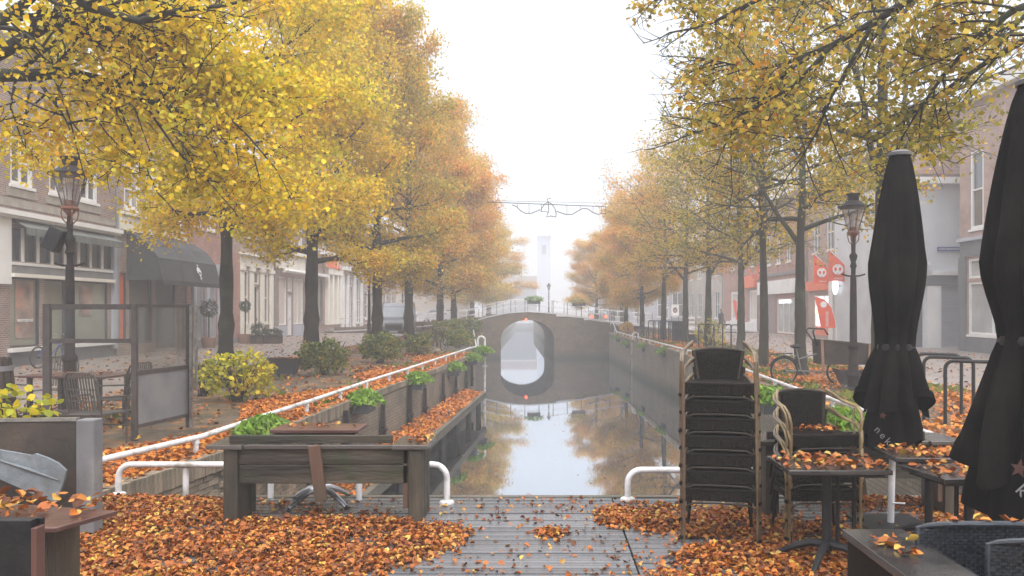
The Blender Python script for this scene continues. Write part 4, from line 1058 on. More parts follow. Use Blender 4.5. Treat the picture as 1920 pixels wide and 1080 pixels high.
# building 6 and 7
b = Facade('white_house', 'tall white fronted house with a grey door in the fog', 'L', 65.7, 74, LX, 9.5, 'brick_brown')
b.box('white_front', 66.0, 73.8, 0.35, 4.6, .06, 'white', back=.055) if False else None
for a in (66.1, 67.8, 70.2, 73.0): b.box('pilaster', a, a + .7, .3, 5.0, .15, 'white')
b.box('cornice_board', 66, 73.9, 5.05, 5.35, .5, 'white'); b.window(67.0, 67.7, .6, 4.6, 1, 2); b.window(71.2, 72.8, .6, 4.6, 2, 2); b.door(68.7, 70.0, .1, 3.6, 'white', 'greyfront'); b.window(68.7, 70, 3.8, 4.7, 2, 1, sill=False)
for a in (66.6, 69, 71.4): b.window(a, a + 1.1, 6, 8, 2, 2)
b.finish()
b = Facade('brown_house', 'hazy brown brick house with white windows behind the far lamp post', 'L', 74.1, 90, LX, 9.0, 'brick_brown')
for a in (75, 78, 81, 84, 87): b.window(a, a + 1.3, .9, 3.6, 1, 2); b.window(a, a + 1.3, 5.0, 7.4, 1, 2)
b.finish()
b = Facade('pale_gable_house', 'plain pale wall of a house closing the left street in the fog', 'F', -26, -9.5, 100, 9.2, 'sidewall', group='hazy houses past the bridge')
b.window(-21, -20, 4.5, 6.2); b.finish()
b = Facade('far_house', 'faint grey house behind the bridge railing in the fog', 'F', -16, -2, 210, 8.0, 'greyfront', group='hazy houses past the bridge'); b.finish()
M['towerblue'] = mat('towerblue', (.42, .48, .60), (.38, .44, .56), .3, .8)
tw = empty('church_tower', (px(1020, 290), 290, 0), 0, 'faint pale blue tower rising in the fog over the end of the canal', 'tower')
MB().box(-2.3, 2.3, 0, 4.6, 0, 27.5).build('shaft', M['towerblue'], tw); MB().box(-2.5, 2.5, -.2, 4.8, 27.51, 28.4).build('cornice', M['bluegrey'], tw); MB().box(-.7, .7, -.04, .05, 21.5, 25).build('louvre', M['greyfront'], tw)

# right side ------------------------------------------------------------------
b = Facade('corner_house', 'pink brick corner house with grey shopfront behind the nearest closed parasol', 'R', 22, 35.3, 18.35, 11.0, 'brick_pink')
b.box('grey_front', 22, 35.2, 4.1, 4.75, .06, 'greyfront'); b.box('string_course', 22, 35.25, 4.76, 4.92, .2, 'bluegrey')
b.box('grey_pier', 34.7, 35.25, .0, 4.09, .10, 'greyfront'); b.box('grey_plinth', 24, 34.69, 0, .62, .09, 'greyfront')
b.window(31.0, 34.6, .75, 3.0, 2, 1, 'white', 'panelight', fw=.1, name='shop_window'); b.window(31.0, 34.6, 3.15, 4.0, 3, 1, 'white', 'panelight', fw=.1, sill=False)
for a in (33.4, 31.2, 28.8, 26): b.window(a, a + 1.05, 5.25, 8.6, 1, 2, 'white', 'pane', fw=.13)
b.finish()
b = Facade('grey_house', 'white grey painted house front with roller shutter and blue street sign', 'F', 16.9, 22.5, 37.5, 8.0, 'whitegrey', roof='flat', group='shop buildings along the street')
b.box('cornice_board', 17.5, 22.4, 7.7, 7.9, .12, 'white'); b.box('ledge', 18.1, 22.4, 3.42, 3.62, .25, 'white'); b.box('ledge', 16.95, 18.0, 3.88, 4.06, .25, 'white'); b.box('fascia', 16.95, 22.4, 2.95, 3.4, .15, 'greyfront')
b.window(18.65, 20.4, .05, 2.9, 1, 1, 'bluegrey', 'bluegrey', fw=.05, sill=False, name='shutter_frame')
for k in range(34): b.box('shutter_slat', 18.7, 20.35, .08 + k * .083, .08 + k * .083 + .07, -.06, 'bluegrey', back=-.105)
b.window(17.0, 17.75, .05, 2.9, 1, 1, 'greyfront', 'greyfront', fw=.05, sill=False, name='shutter_frame')
for k in range(34): b.box('shutter_slat', 17.05, 17.7, .08 + k * .083, .08 + k * .083 + .07, -.06, 'greyfront', back=-.105)
b.box('pillar', 17.9, 18.55, 0, 2.94, .12, 'white')
b.finish()
sx = px(1758, 37.4)
sg = empty('street_sign', (sx, 37.44, pz(471, 37.4)), 0, 'long dark blue street name plate on the white grey wall', 'sign')
MB().box(0, 1.22, -.03, 0, 0, .20).build('plate', M['bluesign'], sg)
text('OUDE VEERSTRAAT', .125, M['textwhite'], sg, (.05, -.034, .055), (math.pi / 2, 0, 0), sx=.88)
b = Facade('pink_brick_shop', 'pink brick shop with small transom windows and warm lit display, behind the right lamp post', 'R', 37.6, 46.9, 17.3, 10.2, 'brick_pink')
b.box('cornice_board', 37.7, 47.2, 5.0, 5.25, .3, 'stone')
for a in (38.2, 40.2, 42.2, 44.4): b.window(a, a + 1.2, 6.0, 8.4, 2, 2)
b.window(43.0, 45.6, 2.95, 4.1, 4, 1, 'white', 'pane', sill=False); b.window(43.0, 45.7, .35, 2.75, 2, 1, 'white', 'warmglow', name='shop_window', sill=False); b.window(38.3, 42.4, .35, 2.75, 3, 1, 'white', 'warmglow', name='shop_window', sill=False)
b.window(38.3, 42.4, 2.95, 4.1, 5, 1, 'white', 'pane', sill=False)
b.box('ledge', 38, 46, 2.78, 2.93, .15, 'bluegrey'); b.box('pier', 45.9, 47.0, 0, 3.9, .08, 'pinkdark'); b.finish()
for k in range(7):
    x = 17.3 - .02; MB()
g2 = MB(); xs_ = b.s_(43.2, 45.5)
b = Facade('corner_entrance_shop', 'shop with bright cool lit entrance and orange display behind the beach flag', 'R', 47.0, 52.4, 17.3, 9.8, 'brick_pink')
b.box('pillar', 47.0, 47.7, 0, 4.0, .35, 'white'); b.window(48.0, 51.2, .2, 2.7, 2, 1, 'white', 'coolglow', name='shop_window', sill=False)
b.box('display_shelf', 48.1, 51.1, .2, .75, -.02, 'orangesign', back=-.085); b.box('display_shelf', 48.1, 51.1, 1.5, 1.85, -.02, 'warmglow', back=-.085); b.box('signboard', 47.8, 52.3, 3.0, 3.6, .2, 'orangesign')
for a in (47.8, 50.2): b.window(a, a + 1.2, 5.4, 7.6, 2, 2)
b.finish()
b = Facade('white_board_shop', 'shop with blank white signboard over tall glass doors', 'R', 52.5, 64.2, 17.3, 10.2, 'brick_red')
b.box('signboard', 52.8, 64.0, 2.95, 3.95, .25, 'white'); b.box('cornice_board', 52.6, 64.1, 4.3, 4.5, .2, 'stonegrey')
for a in (53.5, 56, 58.5, 61): b.window(a, a + 1.1, 5.2, 7.6, 2, 2)
b.window(55.2, 59.4, .1, 2.6, 3, 1, 'cream', 'panelight', name='glass_door', sill=False); b.box('light_strip', 56.3, 59.0, 2.25, 2.5, -.02, 'coolglow', back=-.08)
b.box('pink_wall', 59.6, 62.5, 0, 2.9, .05, 'pinkdark'); b.finish()
b = Facade('curtained_shop', 'white fronted shop with beige curtained windows and a small orange sign', 'R', 64.3, 77, 17.3, 9.4, 'brick_red')
b.window(65.0, 67.4, .8, 3.4, 1, 1, 'white', 'curtain', fw=.2); b.window(70.5, 74.0, .8, 3.4, 1, 1, 'white', 'curtain', fw=.25); b.box('white_base', 64.6, 75.5, 0, .7, .12, 'white'); b.box('orange_board', 65.0, 68.5, 3.6, 4.6, .3, 'orangesign')
for a in (65.5, 69, 72.5): b.window(a, a + 1.2, 5.4, 7.6, 2, 2)
b.finish()
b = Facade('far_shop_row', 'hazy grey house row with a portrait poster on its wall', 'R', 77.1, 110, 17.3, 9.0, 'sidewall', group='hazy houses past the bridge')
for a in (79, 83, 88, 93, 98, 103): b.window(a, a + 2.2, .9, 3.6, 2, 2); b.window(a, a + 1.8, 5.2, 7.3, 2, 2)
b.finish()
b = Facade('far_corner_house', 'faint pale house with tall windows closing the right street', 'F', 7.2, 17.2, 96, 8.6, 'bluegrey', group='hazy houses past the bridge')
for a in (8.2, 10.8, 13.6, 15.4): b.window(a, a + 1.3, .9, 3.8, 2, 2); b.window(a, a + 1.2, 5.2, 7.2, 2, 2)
b.finish()

# poster stands, flags, signs on the right --------------------------------------------
def flagshape(mb, pts, y0=-.01, y1=.01): mb.prism(pts, y0, y1)
def emblem(t, cx, cz, r, y):
    e_ = ellipse(MB(), cx, cz, r, r, y - .006, y, 24).build('emblem', M['textwhite'], t)
    s_ = MB()
    for sg_ in (-1, 1):
        ellipse(s_, cx + sg_ * r * .45, cz + r * .1, r * .26, r * .34, y - .012, y - .0065, 12)
        s_.prism([(cx - r * .16 * sg_, cz + sg_ * r * .88), (cx + r * .16 * sg_, cz + sg_ * r * .88), (cx, cz + sg_ * r * .62)], y - .012, y - .0065)
    s_.prism([(cx - r * .5, cz - r * .5), (cx - r * .05, cz + r * .02), (cx - r * .45, cz - r * .08)][::-1], y - .012, y - .0065)
    s_.prism([(cx + r * .5, cz - r * .5), (cx + r * .05, cz + r * .02), (cx + r * .45, cz - r * .08)], y - .012, y - .0065)
    s_.build('emblem_figure', M['orange'], e_)
YF = 45.0
def wallflag(u0, u1, vt, vr, vb, lab):
    x0, x1 = px(u0, YF), px(u1, YF)
    t = empty('wall_flag', (x0, YF, pz(vb, YF)), 0, lab, 'flag', 'orange flags on the shop front')
    h = pz(vt, YF) - pz(vb, YF); hr = pz(vr, YF) - pz(vb, YF); w_ = x1 - x0
    f = MB()
    n_ = 8
    for i in range(n_):
        a, c = i / n_, (i + 1) / n_
        ya, yc = .05 * math.sin(a * 7), .05 * math.sin(c * 7)
        f.quad((a * w_, ya, .05 * math.sin(a * 4)), (c * w_, yc, .05 * math.sin(c * 4)), (c * w_, yc, h + (hr - h) * c), (a * w_, ya, h + (hr - h) * a))
    o = f.build('cloth', M['orange'], t); so = o.modifiers.new('solidify', 'SOLIDIFY'); so.thickness = .012
    MB().tube([(0, 0, h + .05), (w_ * 1.25, .15, hr - .12 * h)], .03, 6).build('pole', M['white'], t)
    emblem(t, w_ * .5, h * .38, w_ * .31, -.075)
    text('ENERGIE', w_ * .13, M['textwhite'], t, (w_ * .30, -.08, h * .07), (math.pi / 2, 0, 0))
    return t
wallflag(1526, 1554, 476, 503, 533, 'left of the two pointed orange flags, hung lower on the shop front')
wallflag(1554, 1586, 468, 500, 528, 'right of the two pointed orange flags, the larger and higher one')
# beach flag
t = empty('beach_flag', (px(1530, 43), 43, 0), 0, 'tall curved orange beach flag with white vertical lettering in front of the lit shop', 'flag')
x_ = lambda u: px(u, 43) - px(1530, 43); z_ = lambda v: pz(v, 43)
MB().tube([(x_(1568), 0, .0), (x_(1568), 0, z_(615)), (x_(1566), 0, z_(600)), (x_(1559), 0, z_(576)), (x_(1546), 0, z_(562)), (x_(1527), 0, z_(555))], .025, 6).build('pole', M['white'], t)
MB().prism([(x_(1527), z_(555)), (x_(1546), z_(562)), (x_(1558), z_(575)), (x_(1564), z_(592)), (x_(1567), z_(615)), (x_(1539), z_(615)), (x_(1534), z_(585))][::-1], -.015, .015).build('cloth', M['orange'], t)
ellipse(MB(), x_(1544), z_(571), .17, .17, -.03, -.02, 16).build('emblem', M['textwhite'], t)
text('ENERGIE', .21, M['textwhite'], t, (x_(1553), -.025, z_(612)), (math.pi / 2, -math.pi / 2, 0), sx=1.0)
MB().lathe([(.35, 0), (.3, .06), (.05, .1)], 12, x_(1568), 0).build('base', M['stonegrey'], t)
t = empty('beach_flag', (px(1382, 60), 60, 0), 0, 'narrow orange beach flag half hidden behind the Y forked trunk', 'flag')
MB().tube([(0, 0, 0), (0, 0, 2.6)], .025, 6).build('pole', M['white'], t); MB().prism([(-.32, 2.55), (0.0, 2.4), (.05, 1.0), (-.08, 1.0)][::-1], -.015, .015).build('cloth', M['orange'], t)
# crossed orange pennants
t = empty('wall_flag', (px(1402, 62), 62, pz(523, 62)), 0, 'pair of crossed orange pennants above the small orange sign', 'flag', 'orange flags on the shop front')
MB().prism([(0, .9), (.25, .7), (.55, .0), (.35, 0)][::-1], -.015, .015).prism([(1.05, 1.1), (.7, .95), (.7, .0), (1.0, 0)], -.04, -.02).build('cloth', M['orange'], t)
MB().tube([(-.05, 0, 1.0), (.5, 0, -.1)], .02, 5).tube([(1.05, -.03, 1.2), (.7, -.03, -.1)], .02, 5).build('pole', M['white'], t)
# round lit sign
t = empty('round_sign', (16.6, 45.6, pz(536, 45.6)), 0, 'small round white lit sign projecting beside the orange flags', 'sign')
MB().ball((0, 0, 0), .52, 18, 10, (.32, .5, 1)).build('disc', M['coolglow'], t, smooth=True); MB().tube([(0, 0, 0), (.8, 0, 0)], .03, 6).build('bracket', M['darkmetal'], t)
# portrait poster and A boards
for (u, v0, v1, y, w_, lab, cat_) in ((1266, 572, 592, 62, 14, 'framed poster with a dark haired portrait standing in the fog', 'poster'), (1251, 576, 598, 62, 6, 'narrow pale poster frame left of the portrait poster', 'poster')):
    t = empty('poster_stand', (px(u, y), y, 0), 0, lab, cat_)
    hw_ = w_ / 2 * y / F; z0, z1 = pz(v1, y), pz(v0, y)
    MB().box(-hw_, hw_, 0, .05, z0, z1).build('board', M['white'], t); MB().box(-hw_, -hw_ + .05, .0, .05, 0, z0 - .002).box(hw_ - .05, hw_, .0, .05, 0, z0 - .002).build('leg', M['stonegrey'], t)
    if w_ > 10:
        f = ellipse(MB(), 0, (z0 + z1) / 2 + .02, .17, .22, -.012, 0, 16).build('portrait_hair', M['doordark'], t); ellipse(MB(), 0, (z0 + z1) / 2 - .02, .10, .14, -.02, -.0125, 16).build('portrait_face', M['poster'], t)
    else: MB().box(-hw_ * .7, hw_ * .7, -.01, 0, z0 + .08, z1 - .08).build('sheet', M['panelight'], t)
t = empty('sign_board', (px(1296, 50), 50, 0), 0, 'low white lettered board beside the dark litter bin', 'sign')
MB().box(-.24, .24, -.02, .02, .95, 1.35).box(-.24, .24, -.02, .02, .55, .78).build('board', M['white'], t); MB().box(-.27, -.24, -.03, .03, 0, 1.36).box(.24, .27, -.03, .03, 0, 1.36).build('leg', M['stonegrey'], t)
for k in range(5): MB().box(-.19 + k * .08, -.14 + k * .08, -.024, -.021, 1.08, 1.2).build('mark', M['doordark'], t)
# ---------------------------------------------------------------- street lamps
def lamp(x, y, label, s=1.0, z=0.0, box=False, ball=False):
    t = empty('street_lamp', (x, y, z), 0, label, 'street lamp', 'old cast iron street lamps'); t.scale = (s, s, s)
    prof = [(.17, 0), (.17, .08), (.13, .12), (.13, .35), (.15, .38), (.11, .46), (.095, .95), (.12, .98), (.12, 1.04), (.08, 1.10), (.075, 1.9), (.065, 2.55), (.05, 2.60), (.05, 2.75), (.075, 2.80), (.05, 2.88), (.085, 3.0), (.085, 3.04), (.045, 3.10), (.05, 3.3), (.035, 3.42)]
    MB().lathe(prof, 14).build('post', M['lampiron'], t, smooth=True)
    MB().tube([(-.26, 0, 2.62), (-.12, 0, 2.58), (.12, 0, 2.58), (.26, 0, 2.62)], .02, 6).build('ladder_bar', M['lampiron'], t)
    o = MB()
    for k in range(4):
        a = math.pi / 4 + k * math.pi / 2; c, s_ = math.cos(a), math.sin(a)
        o.tube([(.04 * c, .04 * s_, 3.28), (.11 * c, .11 * s_, 3.36), (.13 * c, .13 * s_, 3.46), (.12 * c, .12 * s_, 3.52)], .012, 5)
    o.build('scroll_bracket', M['rustred'], t)
    MB().lathe([(.03, 3.40), (.05, 3.44), (.10, 3.5), (.10, 3.52), (.14, 3.53), (.14, 3.56), (.10, 3.58), (.10, 3.66), (.06, 3.68)], 14).build('lantern_base', M['rustred'], t, smooth=True)
    MB().lathe([(.115, 3.58), (.27, 4.10)], 8, caps=False).build('glass', M['lampglass'], t)
    f = MB()
    for k in range(8):
        a = k * math.pi / 4; f.tube([(.115 * math.cos(a), .115 * math.sin(a), 3.58), (.27 * math.cos(a), .27 * math.sin(a), 4.10)], .007, 4)
    f.build('lantern_frame', M['lampiron'], t)
    MB().lathe([(.03, 3.68), (.03, 3.85), (.045, 3.9), (.03, 3.98)], 8).build('bulb', M['white'], t, smooth=True)
    MB().lathe([(.27, 4.10), (.33, 4.10), (.33, 4.13), (.28, 4.14), (.16, 4.24), (.12, 4.26), (.12, 4.37), (.15, 4.38), (.15, 4.41), (.02, 4.43)], 14).build('hood', M['lampiron'], t, smooth=True)
    if box:
        MB().box(-.34, -.12, -.14, .08, 2.78, 3.10, Matrix.Rotation(.25, 4, 'Y') @ Matrix.Translation((-.7, 0, 0.05))).build('junction_box', M['lampiron'], t) if False else MB().box(-.13, .13, -.1, .1, -.2, .2, Matrix.Translation((-.22, -.05, 3.02)) @ Matrix.Rotation(.45, 4, 'Y')).build('loudspeaker', M['darkmetal'], t, bevel=.02)
    if ball: MB().ball((0, 0, 3.0), .13, 12, 8).build('ball_ornament', M['lampiron'], t, smooth=True)
    return t
lamp(px(131, 13.5), 13.5, 'black cast iron street lamp with a loudspeaker box, in front of the corner shop', box=True)
lamp(px(1600, 17.8), 17.8, 'rusty black street lamp between the cargo bike and the closed parasol')
lamp(px(692, 42), 42, 'street lamp just left of the third tree on the left quay')
lamp(px(779, 66), 60, 'faint street lamp half hidden behind the fourth tree on the left quay', .95)
lamp(px(1029, 70.7), 70.7, 'distant street lamp standing alone over the middle of the bridge', .62, 1.35)

# ---------------------------------------------------------------- benches
def bench(loc, rz, label):
    t = empty('wooden_bench', loc, rz, label, 'bench', 'weathered wooden benches on the deck')
    W, D = 1.72, .46
    for x in (0, W - .12):
        MB().box(x, x + .12, 0, .13, 0, .63).build('leg', M['oldwood_v'], t, bevel=.006)
        MB().box(x, x + .12, .14, .14 + .17, 0, .63).build('leg', M['oldwood_v'], t, bevel=.006)
        MB().box(x, x + .12, .32, D, 0, .63).build('leg', M['oldwood_v'], t, bevel=.006)
        MB().box(x - .14, x + .17, -.03, D + .03, .635, .672).build('arm_board', M['wetwood'], t, bevel=.005)
    MB().box(.18, W - .19, .0, .05, .635, .67).build('cross_board', M['wetwood'], t, bevel=.005)
    MB().box(.125, W - .125, .03, .075, .50, .632).build('back_plank', M['oldwood'], t, bevel=.006)
    MB().box(.125, W - .125, .03, .075, .33, .494).build('back_plank', M['oldwood'], t, bevel=.006)
    MB().box(.03, W - .27, .055, .10, .675, .745).build('top_plank', M['oldwood'], t, bevel=.006)
    MB().box(-.052, .052, -.02, .02, -.24, .24, Matrix.Translation((W * .475, .0, .43)) @ Matrix.Rotation(-.13, 4, 'Y')).build('back_post', M['rustwood'], t, bevel=.005)
    MB().box(W - .17, W - .125, .03, .07, .12, .63).build('side_batten', M['rustwood'], t, bevel=.004)
    for k in range(3): MB().box(.125, W - .125, .12 + k * .115, .12 + k * .115 + .105, .355, .39).build('seat_plank', M['oldwood'], t, bevel=.005)
    return t
bench((-2.775, 6.92, 0), -.02 + .06 - .04, 'mossy wooden bench with a worn back, seen from behind on the left of the deck')
bench((1.98, 7.14, 0), .0, 'wooden bench partly hidden behind the chair stacks and the closed parasol')

# ---------------------------------------------------------------- tables
def star_table(name, loc, rz, w, d, z, topm, footm, label, group=None, pedr=.03, colm=None, reach=.30):
    t = empty(name, loc, rz, label, 'table', group)
    MB().box(-w / 2, w / 2, -d / 2, d / 2, z - .035, z).build('table_top', M[topm], t, bevel=.006)
    MB().box(-w / 2 + .04, w / 2 - .04, -d / 2 + .04, d / 2 - .04, z - .055, z - .0355).build('top_frame', M['darkmetal'], t)
    MB().tube([(0, 0, .1), (0, 0, z - .05)], pedr, 12).build('column', M[colm or footm], t, smooth=True)
    for k in range(4):
        a = k * math.pi / 2 + math.pi / 4 + .2; c, s = math.cos(a), math.sin(a)
        q = MB(); pts = [(0.02 * c, .02 * s, .145), (.12 * c, .12 * s, .14), (.22 * c, .22 * s, .10), (reach * c, reach * s, .025)]
        q.tube(pts, [.035, .03, .026, .02], 8); q.build('foot', M[footm], t, smooth=True)
        MB().lathe([(.02, 0), (.02, .02)], 8, (reach) * c, (reach) * s).build('foot_pad', M['darkmetal'], t)
    return t
GT = 'star footed terrace tables'
star_table('terrace_table', (px(598, 7.55), 7.58, 0), .0, .82, .40, .735, 'tablewood', 'steel', 'small table with a shiny aluminium star foot behind the left wooden bench', GT, colm='darkmetal', reach=.36)
T1 = star_table('terrace_table', (2.05, 5.80, 0), 0.0, .72, .56, .735, 'tabletop', 'darkmetal', 'black terrace table scattered with yellow leaves, in front of the shorter chair stack', GT, pedr=.035, reach=.36)
T2 = star_table('terrace_table', (2.98, 6.20, 0), -.08, .66, .48, .735, 'tabletop', 'darkmetal', 'black table under the smaller looking parasol, farther of two side by side', GT, reach=.34)
T3 = star_table('terrace_table', (2.93, 5.52, 0), .14, .70, .50, .735, 'tabletop', 'darkmetal', 'black table with wet leaves beside the hem of the nearest parasol', GT, reach=.34)
for t_, dx in ((T1, .1), (T3, -.05)):
    for k in range(2): MB().tube([(dx + k * .12, .06, .12), (dx + k * .12, .06, .69)], .016, 8).build('column', M['darkmetal'], t_)
# bottom left wooden table and black board
t = empty('wooden_table', (-2.56, 4.20, 0), 0, 'small dark wooden table covered in leaves at the bottom left corner', 'table')
cs = [(0, 0), (.13, .36), (-.72, .56), (-1.1, .12), (-.9, -.04)]
i_ = MB(); i_.v = [(x, y, .675) for x, y in cs] + [(x, y, .70) for x, y in cs]; n_ = 5
i_.f = [tuple(reversed(range(5))), tuple(range(5, 10))] + [(k, (k + 1) % 5, 5 + (k + 1) % 5, 5 + k) for k in range(5)]
i_.build('table_top', M['tablewood'], t, bevel=.004); MB().box(-.55, -.12, .12, .42, 0, .655).build('pedestal', M['oldwood_v'], t)
t = empty('black_board', (-3.115, 3.25, 0), 0, 'black panel with a narrow brown edge at the very bottom left', 'board')
MB().box(0, 1.03, 0, .05, 0, .99).build('panel', M['darkmetal'], t, bevel=.004); MB().box(1.032, 1.055, -.005, .055, 0, .96).build('edge_post', M['tablewood'], t, bevel=.004); MB().box(-.01, 1.04, .051, .075, .94, .985).build('shelf', M['darkmetal'], t)
# black box table bottom right
t = empty('black_counter', (1.49, 3.28, 0), 0, 'black sided box table with a few leaves left of the woven blue black chairs', 'table')
MB().box(0, .30, 0, .72, .71, .75).build('table_top', M['tabletop'], t, bevel=.004); MB().box(.02, .28, .02, .70, 0, .708).build('body', M['wicker'], t)

# ---------------------------------------------------------------- wicker weave and chairs
def weave(mb, x0, x1, z0, z1, yf, cw=.020, ch=.011, th=.006, curve=0.0, M_=None):
    nx = max(1, int((x1 - x0) / cw)); nz = max(1, int((z1 - z0) / ch)); cw = (x1 - x0) / nx; ch = (z1 - z0) / nz
    xm = (x0 + x1) / 2; hw = (x1 - x0) / 2
    for j in range(nz):
        for i in range(nx):
            up = (i + j) % 2
            xa, xb = x0 + i * cw, x0 + (i + 1) * cw; za = z0 + j * ch + ch * .10; zb = za + ch * .82
            ca = curve * (1 - ((xa - xm) / hw) ** 2); cb = curve * (1 - ((xb - xm) / hw) ** 2)
            y = yf - (th if up else 0); xc = (xa + xb) / 2; cc = curve * (1 - ((xc - xm) / hw) ** 2)
            k = len(mb.v)
            P = [(xa, yf + ca + .001, za), (xc, y + cc, za), (xb, yf + cb + .001, za), (xa, yf + ca + .001, zb), (xc, y + cc, zb), (xb, yf + cb + .001, zb)]
            if M_ is not None: P = [tuple(M_ @ Vector(p)) for p in P]
            mb.v += P; mb.f += [(k, k + 1, k + 4, k + 3), (k + 1, k + 2, k + 5, k + 4)]
    return mb
def bamboo_chair(name, loc, rz, label, group, bam='bamboo', bulge=1.0, bh=.295):
    t = empty(name, loc, rz, label, 'chair', group)
    SH, hw = .43, .275
    s = MB(); s.box(-hw + .02, hw - .02, -.02, .44, SH - .04, SH - .005)
    so = s.build('seat', M['wicker'], t, bevel=.008)
    a = MB(); a.box(-hw, hw, -.03, -.012, SH - .088, SH + .0); a.box(-hw - .004, hw + .004, -.036, -.006, SH - .012, SH + .010); a.box(-hw, -hw + .02, -.012, .4, SH - .085, SH - .042); a.box(hw - .02, hw, -.012, .4, SH - .085, SH - .042)
    ao = a.build('apron', M['wicker'], t, bevel=.004)
    wv = MB(); weave(wv, -hw, hw, SH - .085, SH - .015, -.031, .022, .010); wo = wv.build('weave', M['wicker'], ao); wo['kind'] = 'stuff'
    # backrest: curved tapering panel with rounded top
    Mx = Matrix.Translation((0, .40, SH)) @ Matrix.Rotation(-.20, 4, 'X')
    b = MB(); n_ = 12; pts = []
    for k in range(n_ + 1):
        u = -1 + 2 * k / n_
        zt = bh + .03 * (1 - u * u); y = .06 * (1 - u * u)
        pts.append((u * .205, y, zt, u * .165))
    for k in range(n_):
        p, q = pts[k], pts[k + 1]
        V = [(p[3], p[1], -.02), (q[3], q[1], -.02), (q[0], q[1], q[2]), (p[0], p[1], p[2])]
        fr = [tuple(Mx @ Vector(v)) for v in V]; bk = [tuple(Mx @ Vector((v[0], v[1] + .018, v[2]))) for v in V]
        i = len(b.v); b.v += fr + bk; b.f += [(i, i + 1, i + 2, i + 3), (i + 7, i + 6, i + 5, i + 4), (i + 3, i + 2, i + 6, i + 7)]
    bo = b.build('backrest', M['wicker'], t, smooth=True)
    rim = [tuple(Mx @ Vector((-.165, 0, 0)))] + [tuple(Mx @ Vector((p[0], p[1] + .008, p[2]))) for p in pts] + [tuple(Mx @ Vector((.165, 0, 0)))]
    MB().tube(rim, .016, 8).build('rim', M['cane_dark'], bo, smooth=True)
    wv = MB()
    weave(wv, -.168, .168, .0, bh - .005, -.004, .014, .012, .006, .06, Mx); wo = wv.build('weave', M['wicker'], bo); wo['kind'] = 'stuff'
    for sx in (-1, 1):
        for q, off in enumerate((0, .027)):
            x = sx * (hw + .006 + off * .55)
            r = .0125
            MB().tube([(x, -.03 + off, 0), (x, -.03 + off, .22), (x, -.035 + off, SH + .02)], r, 8).build('leg', M[bam], t, smooth=True)
            am = MB(); am.tube([(x, -.035 + off, SH + .02), (x * (1 + .02 * bulge), -.035 - .01 * bulge + off, SH + .10), (x * (1 + .05 * bulge), -.02 + off, SH + .17), (x * (1 + .06 * bulge), .06 + off, SH + .215), (x * (1 + .03 * bulge), .17 + off, SH + .225), (x * .98, .28 + off, SH + .24), (x * .86, .38 + off, SH + .29 - off), (x * .74, .44 + off * .4, SH + .315 - off)], r, 8)
            am.build('armrest', M[bam], t, smooth=True)
        for z in (.05, .34): MB().lathe([(.026, -.012), (.028, 0), (.026, .012)], 8, sx * (hw + .013), -.016, z).build('leg_binding', M['wicker'], t)
        MB().tube([(sx * (hw - .05), .40, SH - .05), (sx * (hw - .01), .47, 0)], .013, 8).build('leg', M['wicker'], t, smooth=True)
        MB().tube([(sx * (hw + .01), .02, SH - .16), (sx * (hw + .0), .08, SH + .1), (sx * (hw + .02), .1, SH + .2)], .008, 6).build('arm_loop', M[bam], t, smooth=True)
    ar = MB(); ar.tube([(-hw + .015, -.03, SH - .17), (-hw + .02, -.032, SH - .13), (-hw + .07, -.034, SH - .105), (0, -.035, SH - .100), (hw - .07, -.034, SH - .105), (hw - .02, -.032, SH - .13), (hw - .015, -.03, SH - .17)], .008, 7)
    ar.build('stretcher', M['cane_dark'], t, smooth=True)
    return t
c0 = bamboo_chair('bamboo_chair', (1.385, 6.28, 0), -.20, 'lowest dark wicker armchair in the tall stack of seven', 'tall stack of wicker armchairs', bam='bamboobrown', bulge=-.15, bh=.24)
ordn = ['lowest', 'second', 'third', 'fourth', 'fifth', 'sixth', 'topmost']
for k in range(1, 7):
    copy_tree(c0, (1.385 + R.uniform(-.004, .004), 6.28 + .008 * k, .138 * k), -.20 + R.uniform(-.008, .008), ordn[k] + (' wicker armchair from the ground in the tall stack of seven' if k < 6 else ' wicker armchair of the tall stack, its whole backrest showing'))
c1 = bamboo_chair('bamboo_chair', (2.20, 6.30, 0), .02, 'lowest bamboo armchair of the shorter stack, behind the leafy black table', 'shorter stack of bamboo armchairs')
for k in range(1, 4):
    copy_tree(c1, (2.20 + .006 * k, 6.30 + .012 * k, .140 * k), .02 + .02 * k, ['', 'second bamboo armchair from the ground in the shorter stack', 'third bamboo armchair from the ground in the shorter stack', 'topmost bamboo armchair of the shorter stack, orange leaves lying on its seat'][k], 'shorter stack of bamboo armchairs')

